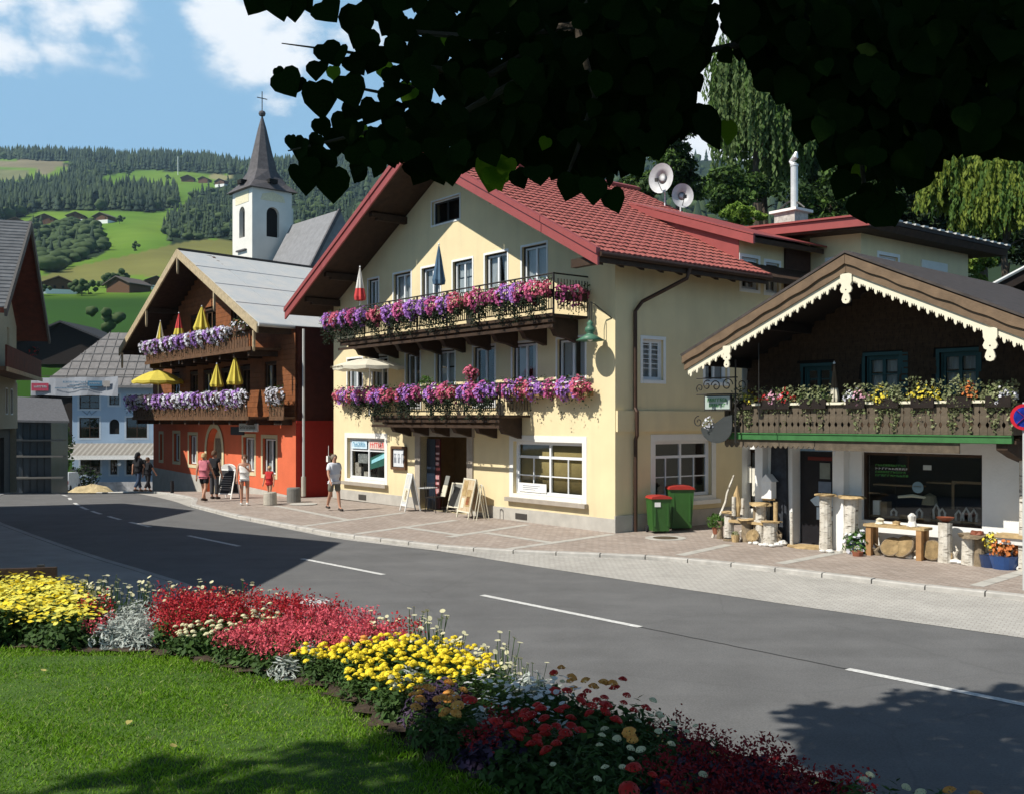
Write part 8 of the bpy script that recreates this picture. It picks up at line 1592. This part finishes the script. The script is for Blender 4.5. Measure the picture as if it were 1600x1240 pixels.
def stalks(n, r_, h_, sz, mats, seed):
    q = np.random.default_rng(seed); b = MB(); 
    P = []
    for i in range(n): a_ = q.uniform(0, 6.28); t_ = q.uniform(.2, 1)*r_; z = h_*q.uniform(.6, 1.05); x, y = t_*math.cos(a_), t_*math.sin(a_); P.append((x, y, z)); b.tube([(x*.3, y*.3, 0), (x*.8, y*.8, z*.6), (x, y, z)], .0025, 3, cap=False)
    st = mk(b, 'stems', [LF_G]); nb = NB(); nb.add(*DAI, orient(q.normal(0, .3, (n, 3))+np.array([0, -.3, 1])), q.uniform(.7, 1.2, n)*sz, np.array(P), 0); return st, mk(nb, 'blossoms', mats)
def V3(f): return [f(s_) for s_ in (1, 2, 3)]
K = {
 'chry': ('chrysanthemum', V3(lambda s_: [foliage(190, .16, .24, .05, LF_G, s_), blooms(DAI, 26, .17, .26, .019, [C_Y2, C_Y2, C_Y], s_+10, zmin=.7)]), 'bushy plant with flat yellow daisies'),
 'salv': ('red_salvia', V3(lambda s_: [foliage(90, .11, .16, .05, LF_G, s_), spikes(9, .12, .21, .022, C_R, s_+20)]), 'deep red flowering plant'),
 'pink': ('pink_begonia', V3(lambda s_: [foliage(80, .11, .13, .05, LF_G, s_), spikes(9, .12, .19, .022, C_K, s_+30, .06)]), 'rose red flowering plant'),
 'silv': ('silver_ragwort', V3(lambda s_: [foliage(240, .12, .17, .05, LF_S, s_, .45)]), 'silver leaved foliage plant'),
 'crem': ('cream_tagetes', V3(lambda s_: [foliage(120, .11, .15, .05, LF_G, s_), blooms(POM, 5, .10, .2, .022, [C_C], s_+40)]), 'green plant with cream button flowers'),
 'stal': ('cream_scabious', V3(lambda s_: [foliage(60, .1, .14, .05, LF_G, s_, .5)]+list(stalks(9, .15, .29, .017, [C_C], s_+50))), 'airy cream flowers on thin stems'),
 'whit': ('white_daisy', V3(lambda s_: [foliage(170, .13, .2, .05, LF_G, s_, .4), blooms(DAI, 34, .14, .27, .022, [C_W], s_+60, zmin=.7)]), 'bright white daisy clump'),
 'mari': ('yellow_marigold', V3(lambda s_: [foliage(150, .12, .17, .045, LF_G, s_, .6), blooms(POM, 7, .12, .18, .024, [C_Y], s_+70, zmin=.75)]), 'yellow marigold with round heads'),
 'purp': ('purple_heliotrope', V3(lambda s_: [foliage(170, .12, .19, .05, LF_P, s_, .5)]), 'dark purple leaved plant'),
 'dais': ('shaded_daisy', V3(lambda s_: [foliage(280, .14, .18, .05, LF_G, s_, .3), blooms(DAI, 13, .14, .22, .015, [C_W], s_+80, zmin=.65)]), 'white daisies over long green leaves'),
 'zinn': ('orange_zinnia', V3(lambda s_: [foliage(110, .10, .15, .045, LF_G, s_, .6), blooms(POM, 3, .09, .22, .028, [C_O], s_+90, zmin=.8)]), 'orange zinnia with domed heads'),
 'dahl': ('scarlet_dahlia', V3(lambda s_: [foliage(130, .12, .17, .05, LF_G, s_), blooms(POM, 2, .11, .24, .032, [C_D], s_+100, zmin=.8)]), 'scarlet dahlia'),
 'dred': ('crimson_begonia', V3(lambda s_: [foliage(120, .12, .13, .05, LF_P, s_), spikes(7, .13, .16, .020, C_R2, s_+110, .07)]), 'crimson begonia with dark leaves'),
 'gree': ('leafy_plant', V3(lambda s_: [foliage(170, .12, .2, .05, LF_G, s_, .5), blooms(POM, 1, .08, .24, .018, [C_C], s_+120)]), 'leafy green plant')}
POL = [('chry', [(-900, 700), (138, 885), (140, 960), (75, 1015), (-900, 1300)]), ('whit', [(432, 895), (530, 905), (530, 950), (470, 948), (432, 925)]), ('silv', [(165, 950), (215, 925), (262, 930), (245, 960), (205, 985), (195, 1020), (118, 1020), (135, 985)]), ('silv', [(335, 1032), (400, 1022), (470, 1000), (470, 1080), (400, 1062)]), ('pink', [(70, 1015), (140, 960), (165, 945), (135, 985), (118, 1020)]), ('pink', [(275, 1010), (350, 985), (470, 960), (560, 955), (640, 985), (460, 1005), (340, 1035), (275, 1030)]), ('crem', [(195, 1000), (330, 968), (420, 955), (440, 962), (350, 985), (275, 1012), (270, 1030), (195, 1022)]),
 ('stal', [(596, 955), (760, 985), (800, 1010), (640, 985)]), ('stal', [(140, 905), (530, 870), (530, 905), (432, 905), (270, 915), (180, 945), (140, 945)]), ('mari', [(455, 1008), (640, 982), (830, 1018), (790, 1040), (655, 1050), (620, 1090), (600, 1130), (540, 1100), (455, 1062)]), ('purp', [(605, 1085), (655, 1045), (750, 1030), (720, 1065), (640, 1085)]), ('silv', [(755, 1025), (880, 1045), (870, 1065), (740, 1045)]), ('dais', [(725, 1045), (880, 1060), (880, 1110), (720, 1105)]), ('zinn', [(600, 1090), (720, 1070), (715, 1120), (660, 1150), (610, 1135)]), ('zinn', [(880, 1050), (1060, 1085), (1050, 1105), (880, 1075)]), ('dahl', [(790, 1100), (960, 1070), (1000, 1110), (850, 1200), (790, 1190)]), ('dred', [(640, 1140), (790, 1110), (800, 1200), (700, 1200)]), ('dred', [(1080, 1110), (1330, 1160), (1330, 1260), (1000, 1260)]), ('gree', [(1320, 1150), (1460, 1200), (1460, 1260), (1320, 1260)]), ('gree', [(700, 1100), (1110, 1090), (1110, 1260), (700, 1260)])]
sp_ = .148; pts = []
for i, y in enumerate(np.arange(1.5, 10.2, sp_*.87)):
    for x in np.arange(-9, 4.5, sp_): pts.append((x+(i % 2)*sp_/2+rnd.uniform(-.035, .035), y+rnd.uniform(-.035, .035)))
pts = np.array(pts); di, do = dline(pts[:, 0], pts[:, 1], INN), dline(pts[:, 0], pts[:, 1], OUT); ok = (di > .09) & (do < .22) & (pts[:, 1] > .8)
pts = pts[ok]; zz = park(pts[:, 0], pts[:, 1]); npl = 0
for (x, y), z in zip(pts, zz):
    px_ = 800+FP*x/y; py_ = 655-(z+.2-EYE)/y*FP
    if px_ < -420 or px_ > 1700 or py_ > 1330: continue
    kd = 'salv' if px_ < 650 else 'gree'
    for k_, poly in POL:
        if bool(inpoly(np.array([px_]), np.array([py_]), poly)[0]): kd = k_; break
    dd_ = float(dline(x, y, OUT))
    if dd_ > -.12 and (130 < px_ < 440 or 590 < px_ < 830) and rnd.random() < .5: kd = 'stal'
    if rnd.random() < .05 and kd in ('salv', 'pink'): kd = 'crem'
    if kd == 'gree' and rnd.random() < .25: kd = 'dahl' if px_ < 1050 else 'dred'
    if rnd.random() < .07: kd = rnd.choice({'salv': ['pink', 'crem', 'salv'], 'pink': ['salv', 'silv'], 'mari': ['crem', 'silv', 'zinn'], 'dahl': ['gree', 'zinn', 'crem'], 'dred': ['gree', 'dahl', 'silv'], 'gree': ['zinn', 'dred'], 'dais': ['silv', 'gree'], 'silv': ['crem', 'pink']}.get(kd, [kd]))
    nm, var, lab = K[kd]; v_ = rnd.choice(var); zone = 'far left' if px_ < 60 else 'left corner of the bed' if px_ < 190 else 'left of the marigold patch' if px_ < 455 else 'around the marigold patch' if px_ < 720 else 'right of the marigold patch' if px_ < 900 else 'tree shaded part of the bed' if px_ < 1120 else 'shaded right tip'
    zone = ('road side, ' if dd_ > -.35 else 'lawn side, ' if float(dline(x, y, INN)) < .4 else '')+zone
    root = thing(nm, lab+', '+zone, 'flowering plant' if kd not in ('silv', 'purp', 'gree') else 'foliage plant', (x, y, z), rnd.uniform(0, 6.28), lab+' in the flower bed'); s_ = rnd.uniform(.85, 1.18); root.scale = (s_, s_, s_*rnd.uniform(.9, 1.12)); npl += 1
    for me_ in v_: o = bpy.data.objects.new(me_.name.split('.')[0], me_); link(o, root); o['kind'] = 'stuff'
print('plants', npl, 'blades', n)
# edging of cut turf against the bed, fallen leaves on the lawn
m_fall = mat('fallen_leaf', (.34, .30, .09), .8, var=.2, rand=.2)
for i in range(16):
    x, y = rnd.uniform(-3.2, -.3), rnd.uniform(4.7, 6.8)
    if float(dline(x, y, INN)) > -.1: continue
    o = bpy.data.objects.new('fallen_leaf', hm.copy()); o.data.materials.clear(); o.data.materials.append(m_fall); link(o); o.location = (x, y, 1.135); o.rotation_euler = (rnd.uniform(-.4, .4), rnd.uniform(-.4, .4), rnd.uniform(0, 6)); o.scale = (.035,)*3; tag(o, 'small yellowed fallen leaf lying on the lawn', 'fallen leaf', 'fallen leaves on the lawn')
# ================================================================ valley air
hzm = bpy.data.materials.new('valley_air'); hzm.use_nodes = True; t = hzm.node_tree; t.nodes.clear()
o_ = N(t, 'ShaderNodeOutputMaterial'); v_ = N(t, 'ShaderNodeVolumePrincipled'); v_.inputs['Color'].default_value = (.52, .76, 1, 1); v_.inputs['Density'].default_value = .00007; v_.inputs['Anisotropy'].default_value = .1; L(t, v_.outputs[0], o_.inputs['Volume'])
hb_ = MB(); hb_.box(-4500, 5500, -80, 5000, -420, 900); hz_ = hb_.build('haze', hzm); tag(hz_, 'thin blue valley air', None, None, 'stuff')
